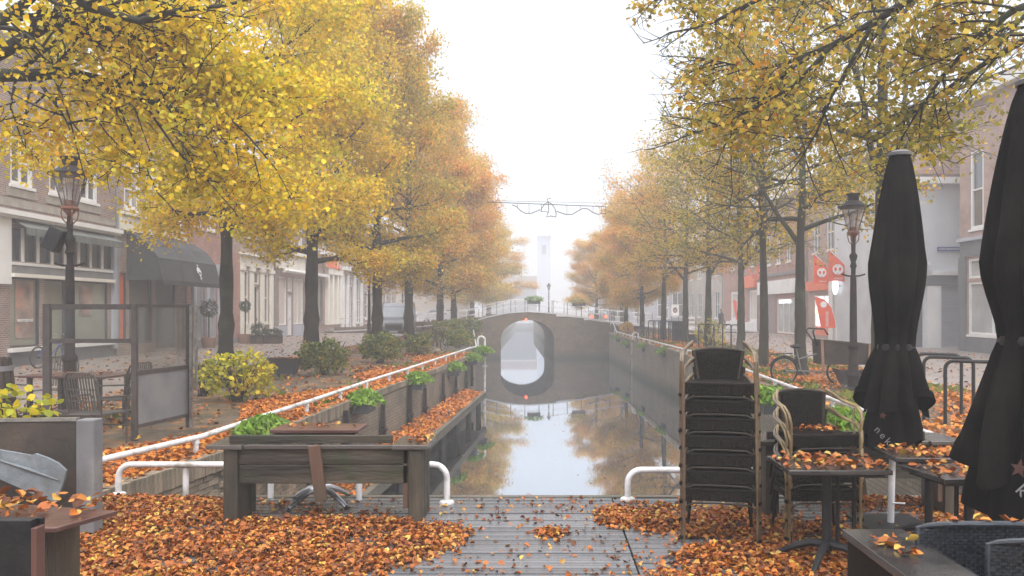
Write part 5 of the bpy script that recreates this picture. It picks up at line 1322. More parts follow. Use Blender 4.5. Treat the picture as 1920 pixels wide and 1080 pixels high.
def blue_chair(loc, rz, label):
    t = empty('woven_chair', loc, rz, label, 'chair', 'blue black woven chairs')
    hw = .275; top = .86
    def zt(u): return top - .028 * abs(u) ** 3
    b = MB(); n_ = 14
    for k in range(n_):
        u0, u1 = -1 + 2 * k / n_, -1 + 2 * (k + 1) / n_
        y0, y1 = -.018 * (1 - u0 * u0), -.018 * (1 - u1 * u1)
        V = [(u0 * hw, y0, .42), (u1 * hw, y1, .42), (u1 * hw, y1, zt(u1)), (u0 * hw, y0, zt(u0))]
        i = len(b.v); b.v += V + [(x, y + .03, z) for x, y, z in V]; b.f += [(i, i + 1, i + 2, i + 3), (i + 7, i + 6, i + 5, i + 4), (i + 3, i + 2, i + 6, i + 7)]
    bo = b.build('backrest', M['darkmetal'], t)
    rim = [(-hw, .015, .42)] + [(u * hw, .012 - .05 * (1 - u * u), zt(u)) for u in [-1 + 2 * k / 14 for k in range(15)]] + [(hw, .015, .42)]
    MB().tube(rim, .014, 8).build('rim', M['wickerblue'], bo, smooth=True)
    wv = MB(); nz = 30; nx = 26; ch = (top - .43) / nz
    for j in range(nz):
        for i in range(nx):
            u0, u1 = -1 + 2 * i / nx, -1 + 2 * (i + 1) / nx; uc = (u0 + u1) / 2
            za = .43 + j * ch + ch * .12; zb = za + ch * .76
            if zb > zt(uc) - .01: continue
            up = (i + j) % 2; y0 = -.018 * (1 - u0 * u0) - .002; y1 = -.018 * (1 - u1 * u1) - .002; yc = -.018 * (1 - uc * uc) - (.017 if up else .002)
            k = len(wv.v); wv.v += [(u0 * hw, y0, za), (uc * hw, yc, za), (u1 * hw, y1, za), (u0 * hw, y0, zb), (uc * hw, yc, zb), (u1 * hw, y1, zb)]; wv.f += [(k, k + 1, k + 4, k + 3), (k + 1, k + 2, k + 5, k + 4)]
    w_ = wv.build('weave', M['wickerblue'], bo); w_['kind'] = 'stuff'
    MB().box(-hw, hw, .0, .46, .38, .43).build('seat', M['wickerblue'], t, bevel=.01)
    for sx in (-1, 1):
        MB().box(sx * hw - .025, sx * hw + .025, -.01, .46, .62, .655).build('armrest', M['wickerblue'], t, bevel=.008)
        for y in (.01, .43): MB().box(sx * hw - .02, sx * hw + .02, y - .02, y + .02, 0, .62 if y > .1 else .42).build('leg', M['wickerblue'], t)
    return t
b1 = blue_chair((2.02, 3.72, 0), 0, 'blue black woven chair at the bottom right, the farther of two')
c2 = copy_tree(b1, (2.20, 3.44, 0), -.05, 'nearer blue black woven chair in the bottom right corner')

# aluminium slatted terrace chairs
def slat_chair(loc, rz, label):
    t = empty('slatted_chair', loc, rz, label, 'chair', 'slatted metal terrace chairs')
    hw = .262; SH = .45; top = 1.0
    yb = lambda z: .22 + (z - SH) * .18
    fr = [(-hw, yb(SH), .0)] + [(-hw, yb(SH), SH)] + [(-hw, yb(.86), .86), (-hw + .03, yb(.95), .94), (-hw + .09, yb(top), top), (hw - .09, yb(top), top), (hw - .03, yb(.95), .94), (hw, yb(.86), .86), (hw, yb(SH), SH), (hw, yb(SH), 0)]
    MB().tube(fr, .014, 8).build('back_frame', M['brownmetal'], t, smooth=True)
    for k in range(11):
        x = -hw + .035 + k * (2 * hw - .07) / 10
        MB().box(x - .011, x + .011, -.004, .004, 0, 1, Matrix.Translation((0, yb(SH + .04), SH + .04)) @ Matrix.Rotation(-.18, 4, 'X') @ Matrix.Diagonal((1, 1, .50, 1))).build('back_slat', M['slat'], t)
    for z in (.62, .78): MB().tube([(-hw, yb(z), z), (hw, yb(z), z)], .009, 6).build('cross_bar', M['brownmetal'], t)
    MB().tube([(-hw, -.22, 0), (-hw, -.22, SH - .01), (-hw + .01, yb(SH), SH - .01), (hw - .01, yb(SH), SH - .01), (hw, -.22, SH - .01), (hw, -.22, 0)], .013, 8).build('seat_frame', M['brownmetal'], t, smooth=True)
    for k in range(9):
        y = -.20 + k * .048; MB().box(-hw + .01, hw - .01, y, y + .036, SH - .006, SH + .006).build('seat_slat', M['slat'], t)
    for sx in (-1, 1): MB().tube([(sx * hw, yb(.68), .68), (sx * (hw + .03), .0, .67), (sx * (hw + .03), -.17, .66), (sx * (hw + .01), -.215, .60), (sx * hw, -.22, SH)], .013, 8).build('armrest', M['brownmetal'], t, smooth=True)
    MB().tube([(-hw, -.22, .25), (hw, -.22, .25)], .009, 6).build('stretcher', M['brownmetal'], t)
    return t
s0 = slat_chair((px(184, 10.85), 10.85, 0), math.pi - .25, 'brown slatted chair with its back turned, nearest of the terrace chairs by the glass windscreen')
copy_tree(s0, (px(103, 13.9), 13.9, 0), .12, 'pale slatted chair facing the deck, on the far side of the terrace table')
copy_tree(s0, (px(232, 12.6), 12.6, 0), math.pi / 2 + 2.9, 'slatted chair seen side on just left of the windscreen post')
copy_tree(s0, (px(8, 12.2), 12.2, 0), math.pi / 2 - .2 + .3, 'slatted chair behind the wooden barrel at the left edge')
tt = empty('terrace_table', (-7.55, 13.0, 0), -.12, 'thin brown terrace table among the slatted chairs', 'table', GT)
MB().box(-.75, .75, -.42, .42, .755, .79).build('table_top', M['tablewood'], tt, bevel=.006)
for x in (-.6, .6):
    for y in (-.34, .34): MB().box(x - .03, x + .03, y - .03, y + .03, 0, .753).build('leg', M['brownmetal'], tt)

# glass windscreens
ws = empty('windscreen', (0, 0, 0), 0, 'brown framed glass windscreen with a solid grey lower panel, beside the terrace chairs', 'windscreen')
A, B = Vector((-5.73, 11.2, 0)), Vector((-5.55, 12.5, 0))
for p in (A, B): MB().box(p.x - .035, p.x + .035, p.y - .035, p.y + .035, 0, 1.92).build('post', M['brownmetal'], ws, bevel=.004)
def bar(p, q, z0, z1, w_, nm, m, par): MB().beam((p.x, p.y, (z0 + z1) / 2), (q.x, q.y, (z0 + z1) / 2), w_, z1 - z0).build(nm, M[m], par)
dA = (B - A).normalized() * .037; a_, b_ = A + dA, B - dA
bar(a_, b_, 1.87, 1.915, .04, 'rail', 'brownmetal', ws); bar(a_, b_, .92, .98, .05, 'rail', 'brownmetal', ws); bar(a_, b_, .17, .22, .04, 'rail', 'brownmetal', ws)
bar(a_, b_, .222, .918, .025, 'solid_panel', 'stonegrey', ws); bar(a_, b_, .982, 1.868, .01, 'glass_pane', 'dirtyglass', ws)
MB().box(-5.50, -5.46, 12.4, 12.46, 0.0, 1.9).box(-5.42, -5.39, 12.4, 12.46, .6, 1.9).build('folded_frame', M['alu'], ws)
ws = empty('windscreen', (0, 0, 0), 0, 'open brown framed windscreen with clear glass standing across the terrace', 'windscreen')
A = Vector((-6.98, 11.24, 0)); B = Vector((-5.80, 11.24, 0))
for p in (A,): MB().box(p.x - .05, p.x + .05, p.y - .03, p.y + .03, 0, 1.92).build('post', M['brownmetal'], ws, bevel=.004)
a_, b_ = A + Vector((.052, 0, 0)), B
bar(a_, b_, 1.84, 1.915, .04, 'rail', 'brownmetal', ws); bar(a_, b_, 1.37, 1.43, .04, 'rail', 'brownmetal', ws); bar(a_, b_, .38, .43, .04, 'rail', 'brownmetal', ws)
bar(a_, b_, 1.432, 1.838, .01, 'glass_pane', 'glass', ws); bar(a_, b_, .432, 1.368, .01, 'glass_pane', 'glass', ws)

# left foreground planter, barrel
pl_ = empty('planter', (-3.79, 6.46, 0), .0, 'large dark planter with pale grey end face at the left edge, yellow plants in it', 'planter')
Rz = Matrix.Rotation(math.radians(0), 4, 'Z')
i_ = MB(); C_ = [(-4.0, -.3), (0, 0), (-.17, .60), (-4.1, .32)]
def ringbox(mb, z0, z1, C, th=.05):
    pass
f_ = MB(); p0, p1, p2, p3 = [Vector((x, y, 0)) for x, y in C_]
f_.beam(p0 + Vector((0, .03, .47)), p1 + Vector((.015, .03, .47)), .05, .94); f_.build('front_panel', M['planterdark'], pl_, bevel=.004)
f_ = MB(); f_.beam(p3 + Vector((0, -.03, .46)), p2 + Vector((-.03, -.03, .46)), .05, .92); f_.build('back_panel', M['planterdark'], pl_)
f_ = MB(); f_.box(.02, .165, -.02, .12, 0, .955); f_.build('end_panel', M['galv'], pl_, bevel=.01)
f_ = MB(); f_.beam(p0 + Vector((0, .03, .955)), p1 + Vector((.01, .03, .955)), .07, .025); f_.build('top_rim', M['alu'], pl_)
f_ = MB(); f_.v = [(-4, -.25, .84), (-.2, .05, .84), (-.3, .55, .84), (-4.0, .3, .84)]; f_.f = [(0, 1, 2, 3)]; f_.build('soil', M['soil'], pl_)
# peeled grey paint of the planter front, built as a separate thin sheet
M['peeled_paint'] = mat('peeled_paint', (.20, .225, .25), (.13, .15, .165), 4, .8, bump=.8, bscale=9, c3=(.12, .13, .13), s3=5)
t = empty('peeled_patch', (px(60, 6.22), 6.22, 0), 0, 'ragged patch of peeled blue grey paint on the front of the dark planter', 'peeled_paint')
pts = [(-60, 840), (0, 843), (30, 848), (58, 853), (68, 850), (90, 858), (110, 868), (125, 882), (121, 902), (112, 925), (107, 941), (95, 937), (60, 924), (0, 897), (-60, 868)]
cv = MB(); P_ = [(px(u, 6.22) - px(60, 6.22), pz(v, 6.22)) for u, v in pts]
top_, bot_ = P_[:8], P_[8:]
cx_ = [p[0] for p in P_]
n_ = len(P_); mid = [(x * .8 - .05, (z + .50) / 2 + .11) for x, z in P_]
cv.prism(P_[::-1], -.012, .012); cvo = cv.build('sheet', M['peeled_paint'], t); cvo.rotation_euler = (-.0, 0, 0)
for k, (a, c) in enumerate((((0, 862), (112, 900)),)):
    MB().tube([(px(a[0], 6.22) - px(60, 6.22), -.014, pz(a[1], 6.22)), ((px(a[0], 6.22) + px(c[0], 6.22)) / 2 - px(60, 6.22), -.022, (pz(a[1], 6.22) + pz(c[1], 6.22)) / 2 + .01), (px(c[0], 6.22) - px(60, 6.22), -.014, pz(c[1], 6.22))], [.008, .014, .006], 6).build('fold', M['peeled_paint'], t, smooth=True)
t = empty('wooden_barrel', (px(-14, 9.4), 9.4, 0), 0, 'dark wooden barrel with grey metal hoops at the left edge', 'barrel')
pr = [(.19, 0), (.225, .3), (.24, .62), (.225, .95), (.19, 1.27)]
def br_(z):
    return interp([(b_, a_) for a_, b_ in pr], z)
for k in range(14):
    a0, a1 = 2 * math.pi * k / 14 + .02, 2 * math.pi * (k + 1) / 14 - .02; s_ = MB()
    for (r0, z0), (r1, z1) in zip(pr, pr[1:]):
        s_.quad((r0 * math.cos(a0), r0 * math.sin(a0), z0), (r0 * math.cos(a1), r0 * math.sin(a1), z0), (r1 * math.cos(a1), r1 * math.sin(a1), z1), (r1 * math.cos(a0), r1 * math.sin(a0), z1))
    s_.build('stave', M['planterdark'], t)
MB().lathe([(.17, .02), (.17, 1.24)], 14).build('barrel_head', M['darkmetal'], t)
for z in (.10, .42, .84, 1.15): MB().lathe([(br_(z) + .004, z - .03), (br_(z) + .010, z - .03), (br_(z) + .010, z + .03), (br_(z) + .004, z + .03)], 24).build('hoop', M['stonegrey'], t, smooth=True)

# ---------------------------------------------------------------- closed parasols
def parasol(x, y, lean, top, wz, wr, tz, tr_, fz, fr_, hz_, hr, seed, label, word, wsz, wloc, starloc=None):
    t = empty('closed_parasol', (x, y, 0), 0, label, 'parasol', 'closed black parasols')
    rr = random.Random(seed)
    ph = [rr.uniform(0, 6.28) for _ in range(6)]
    def sheet(prof, n=72, folds=9, amp=.13, swirl=0.0, jag=0.0, a_from=0, a_to=2 * math.pi, skew=0.0):
        mb = MB(); m_ = len(prof); full = abs(a_to - a_from - 2 * math.pi) < 1e-3; cnt = n if full else n + 1
        for k, (r, z, am) in enumerate(prof):
            for j in range(cnt):
                a = a_from + (a_to - a_from) * j / n
                f = 1 + am * (abs(math.sin((a * folds + ph[0] + swirl * k) / 2)) * 2 - 1.2) + am * .5 * math.sin(a * 4 + ph[1] + k * .25)
                zz = z + (jag * math.sin(a * 3 + ph[2]) + jag * .6 * math.sin(a * 5 + ph[3])) * (1 if k >= m_ - 2 else 0)
                mb.v.append((r * f * math.cos(a) + lean * z + skew * (z - tz) * (1 if z < tz else 0), r * f * math.sin(a), zz))
        for k in range(m_ - 1):
            for j in range(n):
                j2 = (j + 1) % cnt
                mb.f.append((k * cnt + j, (k + 1) * cnt + j, (k + 1) * cnt + j2, k * cnt + j2))
        return mb
    z0 = top - .04
    prof = []
    K = 16
    for k in range(K + 1):
        s = k / K; z = z0 + (tz - z0) * s
        if z > wz: r = .075 + (wr - .075) * ((z0 - z) / (z0 - wz)) ** .75
        else:
            q = (wz - z) / (wz - tz); r = wr + (tr_ - wr) * (q * q * (3 - 2 * q))
        prof.append((r, z, .05 + .10 * s))
    for k in range(1, 9):
        s = k / 8; prof.append((tr_ + (fr_ - tr_) * s ** .8, tz + (fz - tz) * s, .16 + .06 * s))
    o = sheet(prof, 84, 9, jag=.07).build('canopy', M['fabric'], t, smooth=True)
    inner = [(tr_ * .75, tz, .1), (hr * .75, (tz + hz_) / 2, .12), (hr, hz_ + .1, .15), (hr * 1.02, hz_, .16)]
    sheet(inner, 60, 7, jag=.05, skew=0).build('inner_canopy', M['fabric'], t, smooth=True)
    MB().lathe([(tr_ * 1.02, tz - .025), (tr_ * 1.07, tz), (tr_ * 1.02, tz + .03)], 24, lean * tz, 0).build('tie_strap', M['darkmetal'], t, smooth=True)
    MB().tube([(0, 0, 0.02), (lean * top, 0, top - .04)], .027, 12).build('pole', M['white_pipe'], t, smooth=True)
    MB().lathe([(.03, .58), (.045, .585), (.045, .64), (.03, .645)], 12, .0, 0).build('clamp', M['white_pipe'], t, smooth=True)
    MB().tube([(.0, -.03, .2), (.10, -.05, .2)], .008, 6).build('crank', M['white_pipe'], t)
    MB().lathe([(.095, top - .045), (.10, top - .02), (.06, top), (.01, top + .005)], 20, lean * top, 0).build('top_cap', M['galv'], t, smooth=True)
    MB().box(-.28, .28, -.28, .28, 0, .03).build('base_plate', M['darkmetal'], t, bevel=.008)
    # hem lettering following the curve of the cloth
    for k, (ch, lx, ly, lz, rot) in enumerate(wloc):
        text(ch, wsz, M['printwhite'], t, (lx, ly, lz), (math.pi / 2 - .1, rot, -.25), name='letter', ext=.001)
    if starloc:
        sx_, sy_, sz_, sr = starloc; st_ = [(sx_ + sr * (1 if k % 2 == 0 else .42) * math.sin(k * math.pi / 5 + .2), sz_ + sr * (1 if k % 2 == 0 else .42) * math.cos(k * math.pi / 5 + .2)) for k in range(10)]
        MB().prism(st_, sy_ - .004, sy_).build('star', M['printred'], t)
    return t
LW1 = [(c, -.30 + k * .048, -.205 - .006 * k, .78 - k * .045, .75) for k, c in enumerate('neken')]
parasol(2.96, 6.83, .025, 3.2, 2.25, .225, 1.52, .14, 1.03, .265, .70, .22, 5, 'closed black parasol in the middle right, standing behind the tables', 'neken', .085, [(c, -.27 + k * .042, -.30, .86 - k * .048, .78) for k, c in enumerate('neken')], (-.20, -.31, .98, .034))
parasol(2.86, 4.67, .0, 3.2, 2.12, .27, 1.66, .18, .93, .36, .66, .31, 9, 'nearest closed black parasol, cut off by the right edge of the view', 'ken', .10, [(c, -.35 + k * .055, -.40, .88 - k * .062, .80) for k, c in enumerate('ken')], (-.33, -.41, 1.0, .052))
# ---------------------------------------------------------------- bike hoops, bin, bikes
def hoop(x, y, w, h, rz, label, grp='black bicycle hoops', s=.028):
    t = empty('bike_hoop', (x, y, 0), rz, label, 'bike rack', grp)
    r = .12
    pts = [(-w / 2, 0, 0), (-w / 2, 0, h - r)] + [(-w / 2 + r * (1 - math.cos(a)), 0, h - r + r * math.sin(a)) for a in [math.pi / 2 * i / 5 for i in range(1, 6)]]
    pts += [(w / 2 - r * (1 - math.cos(a)), 0, h - r + r * math.sin(a)) for a in [math.pi / 2 * i / 5 for i in range(5, -1, -1)]] + [(w / 2, 0, 0)]
    MB().tube(pts, s, 8).build('hoop', M['darkmetal'], t, smooth=True)
    return t
hoop(px(1760, 13.9), 13.9, .70, 1.06, -.5, 'farthest of the three tall black bicycle hoops behind the parasols')
hoop(px(1778, 13.0), 13.0, .72, 1.06, -.5, 'middle one of the three tall black bicycle hoops behind the parasols')
hoop(px(1815, 12.4), 12.3, .72, 1.04, -.5, 'nearest of the three tall black bicycle hoops behind the parasols')
for k in range(7): hoop(px(1222 + k * 9, 47 - k * .4), 47 - k * .5, .75, 1.15, .9, ['first', 'second', 'third', 'fourth', 'fifth', 'sixth', 'seventh'][k] + ' from the bridge in the far row of black bicycle hoops', 'far row of bicycle hoops', .03)
for k, u in enumerate((1318, 1326, 1352, 1362)): hoop(px(u, 38), 38 - k * .6, .72, 1.12, .8, ['leftmost', 'second', 'third', 'rightmost'][k] + ' hoop of the four rounded hoops around the tree foot with shoots', 'bicycle hoops round the tree foot', .03)
t = empty('litter_bin', (px(1270, 45), 45, 0), 0, 'dark upright litter bin between the far bicycle hoops and a slender tree', 'litter bin')
MB().box(-.28, .28, -.25, .25, .05, 1.0).build('body', M['darkmetal'], t, bevel=.03); MB().box(-.31, .31, -.28, .28, 1.0, 1.12).build('lid', M['darkmetal'], t, bevel=.03); MB().box(-.18, .18, -.262, -.252, .74, .86).build('slot', M['doordark'], t); MB().box(-.22, .22, -.2, .2, 0, .05).build('foot', M['darkmetal'], t)
def wheel(parent, x, z, r, name='wheel', y=0.0, tm='darkmetal'):
    w_ = MB(); w_.tube([(x + r * math.cos(a), y, z + r * math.sin(a)) for a in [2 * math.pi * i / 28 for i in range(28)]], .022, 7, closed=True)
    o = w_.build(name, M[tm], parent, smooth=True)
    s = MB()
    for i in range(14):
        a = 2 * math.pi * i / 14; s.tube([(x, y, z), (x + r * math.cos(a), y, z + r * math.sin(a))], .003, 3, caps=False)
    s.build('spokes', M['alu'], o)
    MB().tube([(x, y - .04, z), (x, y + .04, z)], .03, 8).build('hub', M['darkmetal'], o)
    MB().tube([(x + (r - .03) * math.cos(a), y, z + (r - .03) * math.sin(a)) for a in [2 * math.pi * i / 28 for i in range(28)]], .008, 5, closed=True).build('rim', M['alu'], o)
    return o
# cargo bike
cb = empty('cargo_bike', (px(1470, 19.6), 19.6, 0), 0, 'dark cargo bike with a big wooden box, parked behind a mossy right hand tree', 'cargo bike')
K = 19.6 / F
wheel(cb, 0, .33, .32, 'rear_wheel'); wheel(cb, 1.36, .31, .31, 'front_wheel')
bx_ = MB(); bx_.v = [(.82, -.30, .50), (1.92, -.30, .50), (2.05, -.36, .98), (.80, -.36, 1.08), (.82, .30, .50), (1.92, .30, .50), (2.05, .36, .98), (.80, .36, 1.08)]
bx_.f = [(0, 1, 2, 3), (5, 4, 7, 6), (1, 5, 6, 2), (4, 0, 3, 7), (4, 5, 1, 0)]
bx_.build('box', M['planterdark'], cb)
MB().beam((.80, -.37, 1.09), (2.05, -.37, .99), .03, .03).beam((.80, .37, 1.09), (2.05, .37, .99), .03, .03).beam((.80, -.37, 1.09), (.80, .37, 1.09), .03, .03).build('box_rim', M['oldwood'], cb)
MB().beam((.83, -.38, .35), (.80, -.38, 1.1), .06, .03).build('box_post', M['terracotta'], cb); MB().beam((1.93, -.38, .35), (1.95, -.38, 1.0), .06, .03).build('box_post', M['terracotta'], cb)
fr = MB(); fr.tube([(0, 0, .33), (.42, 0, .33), (.83, 0, .30), (2.0, 0, .36)], .02, 6); fr.tube([(0, 0, .33), (.30, 0, .72)], .014, 6); fr.tube([(.42, 0, .33), (.30, 0, .88)], .018, 6); fr.tube([(.36, 0, .62), (.80, 0, .75)], .018, 6)
fr.build('frame', M['stonegrey'], cb, smooth=True)
MB().ball((.28, 0, .93), .13, 10, 6, (1.1, .7, .4)).build('saddle', M['darkmetal'], cb, smooth=True)
MB().tube([(.80, -.02, .95), (.62, -.25, 1.30), (.68, -.25, 1.37), (.9, -.24, 1.36), (1.0, -.22, 1.22)], .02, 7).tube([(.80, .02, .95), (.62, .25, 1.30), (.68, .25, 1.37), (.9, .24, 1.36)], .02, 7).build('handlebar', M['darkmetal'], cb, smooth=True)
MB().tube([(x_, 0, z_) for x_, z_ in [(.36 * math.cos(a), .33 + .36 * math.sin(a)) for a in [math.pi * (.15 + .75 * i / 10) for i in range(11)]]], .018, 6).build('mudguard', M['darkmetal'], cb, smooth=True)
MB().tube([(1.36 + .37 * math.cos(a), -.1, .31 + .37 * math.sin(a)) for a in [math.pi * (.05 + .9 * i / 12) for i in range(13)]], .016, 6).build('mudguard', M['cream'], cb, smooth=True)
MB().beam((-.32, 0, .74), (.2, 0, .76), .12, .02).build('carrier', M['darkmetal'], cb); MB().box(-.38, -.33, -.03, .03, .66, .74).build('rear_light', M['rustred'], cb)
MB().tube([(.42, -.1, .33), (.52, -.1, .22)], .012, 6).tube([(.42, .1, .33), (.32, .1, .44)], .012, 6).build('pedals', M['alu'], cb)
def bicycle(loc, rz, label, cm='darkmetal', s=1.0, crate=False):
    t = empty('bicycle', loc, rz, label, 'bicycle'); t.scale = (s, s, s)
    wheel(t, -.53, .34, .33, 'rear_wheel'); wheel(t, .53, .34, .33, 'front_wheel')
    f = MB(); P = {'r': (-.53, 0, .34), 'b': (-.08, 0, .30), 's': (-.22, 0, .80), 'h': (.38, 0, .84), 'f': (.53, 0, .34), 'h2': (.40, 0, .72)}
    for a, b in (('r', 'b'), ('r', 's'), ('b', 's'), ('b', 'h2'), ('s', 'h2'), ('h', 'f')): f.tube([P[a], P[b]], .016, 6)
    f.build('frame', M[cm], t, smooth=True)
    MB().tube([(-.22, 0, .80), (-.24, 0, .92)], .012, 6).ball((-.26, 0, .95), .12, 8, 5, (1.1, .6, .35)).build('saddle', M['darkmetal'], t, smooth=True)
    MB().tube([(.38, 0, .84), (.36, 0, 1.02), (.36, -.05, 1.05), (.3, -.26, 1.05), (.18, -.28, 1.02)], .012, 6).tube([(.36, 0, 1.02), (.36, .05, 1.05), (.3, .26, 1.05), (.18, .28, 1.02)], .012, 6).build('handlebar', M['alu'], t, smooth=True)
    MB().tube([(-.08, -.09, .30), (-.02, -.09, .14)], .01, 6).tube([(-.08, .09, .30), (-.14, .09, .46)], .01, 6).build('pedals', M['alu'], t)
    if crate: MB().box(.42, .80, -.2, .2, .92, 1.15).build('front_crate', M['greyfront'], t, bevel=.01)
    return t
bicycle((px(800, 44), 44, 0), .5, 'bicycle with a front crate parked behind the round green shrub on the left quay', crate=True)
bicycle((px(822, 33.5) , 33.5, 0), 1.25, 'bicycle standing end on beside the farther round shrub on the left quay')
bicycle((px(84, 25.0), 25.3, 0), 1.45, 'dark blue bicycle leaning at the edge of the corner shop window', 'bluesign')
bicycle((px(1215, 44.0), 45.5, 0), .9, 'bicycle leaning at the left end of the far bicycle hoops')

# ---------------------------------------------------------------- van and cars
M['carpaint'] = mat('carpaint', (.10, .11, .14), (.12, .13, .16), .5, .2, spec=.8)
M['carwhite'] = mat('carwhite', (.62, .63, .66), (.58, .59, .62), .5, .25, spec=.8)
M['carglass'] = mat('carglass', (.16, .20, .25), (.2, .25, .3), .5, .05, spec=1)
def car(name, loc, rz, L, W, prof, glassz, paint, label, cat, group=None, taillit=False, plate=True):
    """prof: side outline (y, z) front at -y; body is skinned across the width with tumblehome"""
    t = empty(name, loc, rz, label, cat, group)
    ring = [(y, z) for y, z in prof]
    zmax = max(z for _, z in ring); b = MB(); n_ = len(ring)
    def half(z): return W / 2 * (1 - .13 * max(0, (z - glassz[0]) / (zmax - glassz[0]))) if z > glassz[0] else W / 2
    for sx in (-1, 1):
        for y, z in ring: b.v.append((sx * half(z), y, z))
    for k in range(n_):
        k2 = (k + 1) % n_; b.f.append((k, k2, n_ + k2, n_ + k))
    b.f.append(tuple(range(n_))); b.f.append(tuple(reversed(range(n_, 2 * n_))))
    b.build('body', M[paint], t, bevel=.05)
    return t, half, zmax
vp = [(0, .35), (0, .95), (.12, 1.08), (.55, 1.22), (1.1, 2.02), (1.5, 2.22), (4.7, 2.24), (4.85, 1.9), (4.9, .4), (4.6, .3), (.3, .28)]
t, hf, zm = car('parked_van', (px(738, 50), 50, 0), .06, 4.9, 1.9, vp, (1.15, 2.1), 'carpaint', 'grey blue van facing the deck on the left street between two tree trunks', 'van')
MB().quad((-.80, .60, 1.28), (.80, .60, 1.28), (.74, 1.06, 1.94), (-.74, 1.06, 1.94)).build('windscreen', M['carglass'], t).location = (0, -.03, .02)
for sx in (-1, 1):
    MB().box(sx * .72 - .17, sx * .72 + .17, -.03, .03, .72, .95).build('headlight', M['panelight'], t, bevel=.02)
    MB().box(sx * 1.06 - .07, sx * 1.06 + .07, .55, .63, 1.3, 1.6).build('wing_mirror', M['darkmetal'], t, bevel=.02)
    MB().quad((sx * .935, 1.2, 1.25), (sx * .935, 2.3, 1.25), (sx * .87, 2.3, 1.9), (sx * .87, 1.35, 1.9)).build('side_window', M['carglass'], t)
    for y in (.9, 3.9):
        w_ = MB().tube([(sx * .80, y, .33), (sx * .97, y, .33)], .33, 18).build('wheel', M['darkmetal'], t, smooth=True)
        MB().tube([(sx * .965, y, .33), (sx * .985, y, .33)], .2, 14).build('rim', M['alu'], w_)
MB().box(-.5, .5, -.03, .02, .55, .82).build('grille', M['darkmetal'], t); MB().box(-.9, .9, -.06, .1, .3, .5).build('bumper', M['darkmetal'], t, bevel=.03); MB().box(-.26, .26, -.07, -.062, .36, .47).build('number_plate', M['panelight'], t)
cp_ = [(0, .3), (-.02, .62), (.12, .80), (.55, .92), (1.0, .98), (1.6, 1.40), (2.9, 1.44), (3.6, 1.05), (4.05, .98), (4.12, .6), (4.05, .3)]
def hatch(loc, rz, paint, label, lit=False, group='cars near the bridge'):
    t, hf, zm = car('parked_car', loc, rz, 4.1, 1.7, cp_, (.98, 1.4), paint, label, 'car', group)
    MB().quad((-.70, 1.03, 1.03), (.70, 1.03, 1.03), (.66, 1.56, 1.37), (-.66, 1.56, 1.37)).build('windscreen', M['carglass'], t).location = (0, -.02, .03)
    MB().quad((.68, 3.56, 1.10), (-.68, 3.56, 1.10), (-.64, 2.96, 1.41), (.64, 2.96, 1.41)).build('rear_window', M['carglass'], t).location = (0, .03, .03)
    for sx in (-1, 1):
        MB().quad((sx * .855, 1.3, 1.0), (sx * .855, 3.3, 1.0), (sx * .80, 2.9, 1.36), (sx * .80, 1.65, 1.36)).build('side_window', M['carglass'], t)
        MB().box(sx * .62 - .15, sx * .62 + .15, -.05, .05, .60, .74).build('headlight', M['panelight'], t, bevel=.01)
        MB().box(sx * .68 - .12, sx * .68 + .12, 4.05, 4.14, .72, .88).build('tail_light', M['redglow' if lit else 'rustred'], t)
        for y in (.75, 3.3):
            w_ = MB().tube([(sx * .72, y, .31), (sx * .87, y, .31)], .31, 16).build('wheel', M['darkmetal'], t, smooth=True)
            MB().tube([(sx * .866, y, .31), (sx * .885, y, .31)], .19, 12).build('rim', M['alu'], w_)
    return t
hatch((px(1123, 78), 82, .3), math.pi, 'carwhite', 'pale car with both red tail lights lit, beyond the bridge railing', True)
hatch((px(868, 74), 74.5, .35), 1.35, 'carwhite', 'white car behind the left end of the bridge railing')
hatch((px(812, 76), 76.5, .1), 1.5, 'carwhite', 'farther white car seen through the white railing at the left')

# ---------------------------------------------------------------- person
def person(loc, rz, hgt, label):
    t = empty('person', loc, rz, label, 'person'); s = hgt / 1.75
    V = [(0, 0, .95), (0, 0, 1.15), (0, -.01, 1.38), (0, -.02, 1.48), (0, -.03, 1.54), (0, -.04, 1.64), (0, -.03, 1.72),
         (.10, 0, .90), (.11, -.08, .50), (.11, -.02, .10), (.11, -.14, .04),
         (-.10, 0, .90), (-.11, .10, .50), (-.11, .22, .12), (-.11, .14, .04),
         (.19, 0, 1.38), (.24, .04, 1.12), (.24, -.06, .90), (.24, -.09, .82),
         (-.19, 0, 1.38), (-.25, -.02, 1.12), (-.24, -.14, .92), (-.24, -.18, .84)]
    E = [(0, 1), (1, 2), (2, 3), (3, 4), (4, 5), (5, 6), (0, 7), (7, 8), (8, 9), (9, 10), (0, 11), (11, 12), (12, 13), (13, 14), (2, 15), (15, 16), (16, 17), (17, 18), (2, 19), (19, 20), (20, 21), (21, 22)]
    Rd = [.15, .14, .15, .07, .055, .095, .07, .10, .07, .05, .04, .10, .07, .05, .04, .07, .055, .045, .04, .07, .055, .045, .04]
    me = bpy.data.meshes.new('body'); me.from_pydata([tuple(c * s for c in v) for v in V], E, []); me.materials.append(M['cloth_dark'])
    o = bpy.data.objects.new('body', me); COL.objects.link(o); o.parent = t
    sk = o.modifiers.new('skin', 'SKIN'); sv = me.skin_vertices[0].data
    for k, r in enumerate(Rd): sv[k].radius = (r * s, r * s * .8)
    sv[0].use_root = True
    o.modifiers.new('sub', 'SUBSURF').levels = 1; o.modifiers['sub'].render_levels = 2
    MB().ball((0, -.06 * s, 1.63 * s), .082 * s, 12, 8, (.88, .95, 1.15)).build('face', M['skin'], t, smooth=True)
    MB().ball((0, -.02 * s, 1.67 * s), .098 * s, 12, 8, (.95, 1.0, .95)).build('hair', M['hair'], t, smooth=True)
    return t
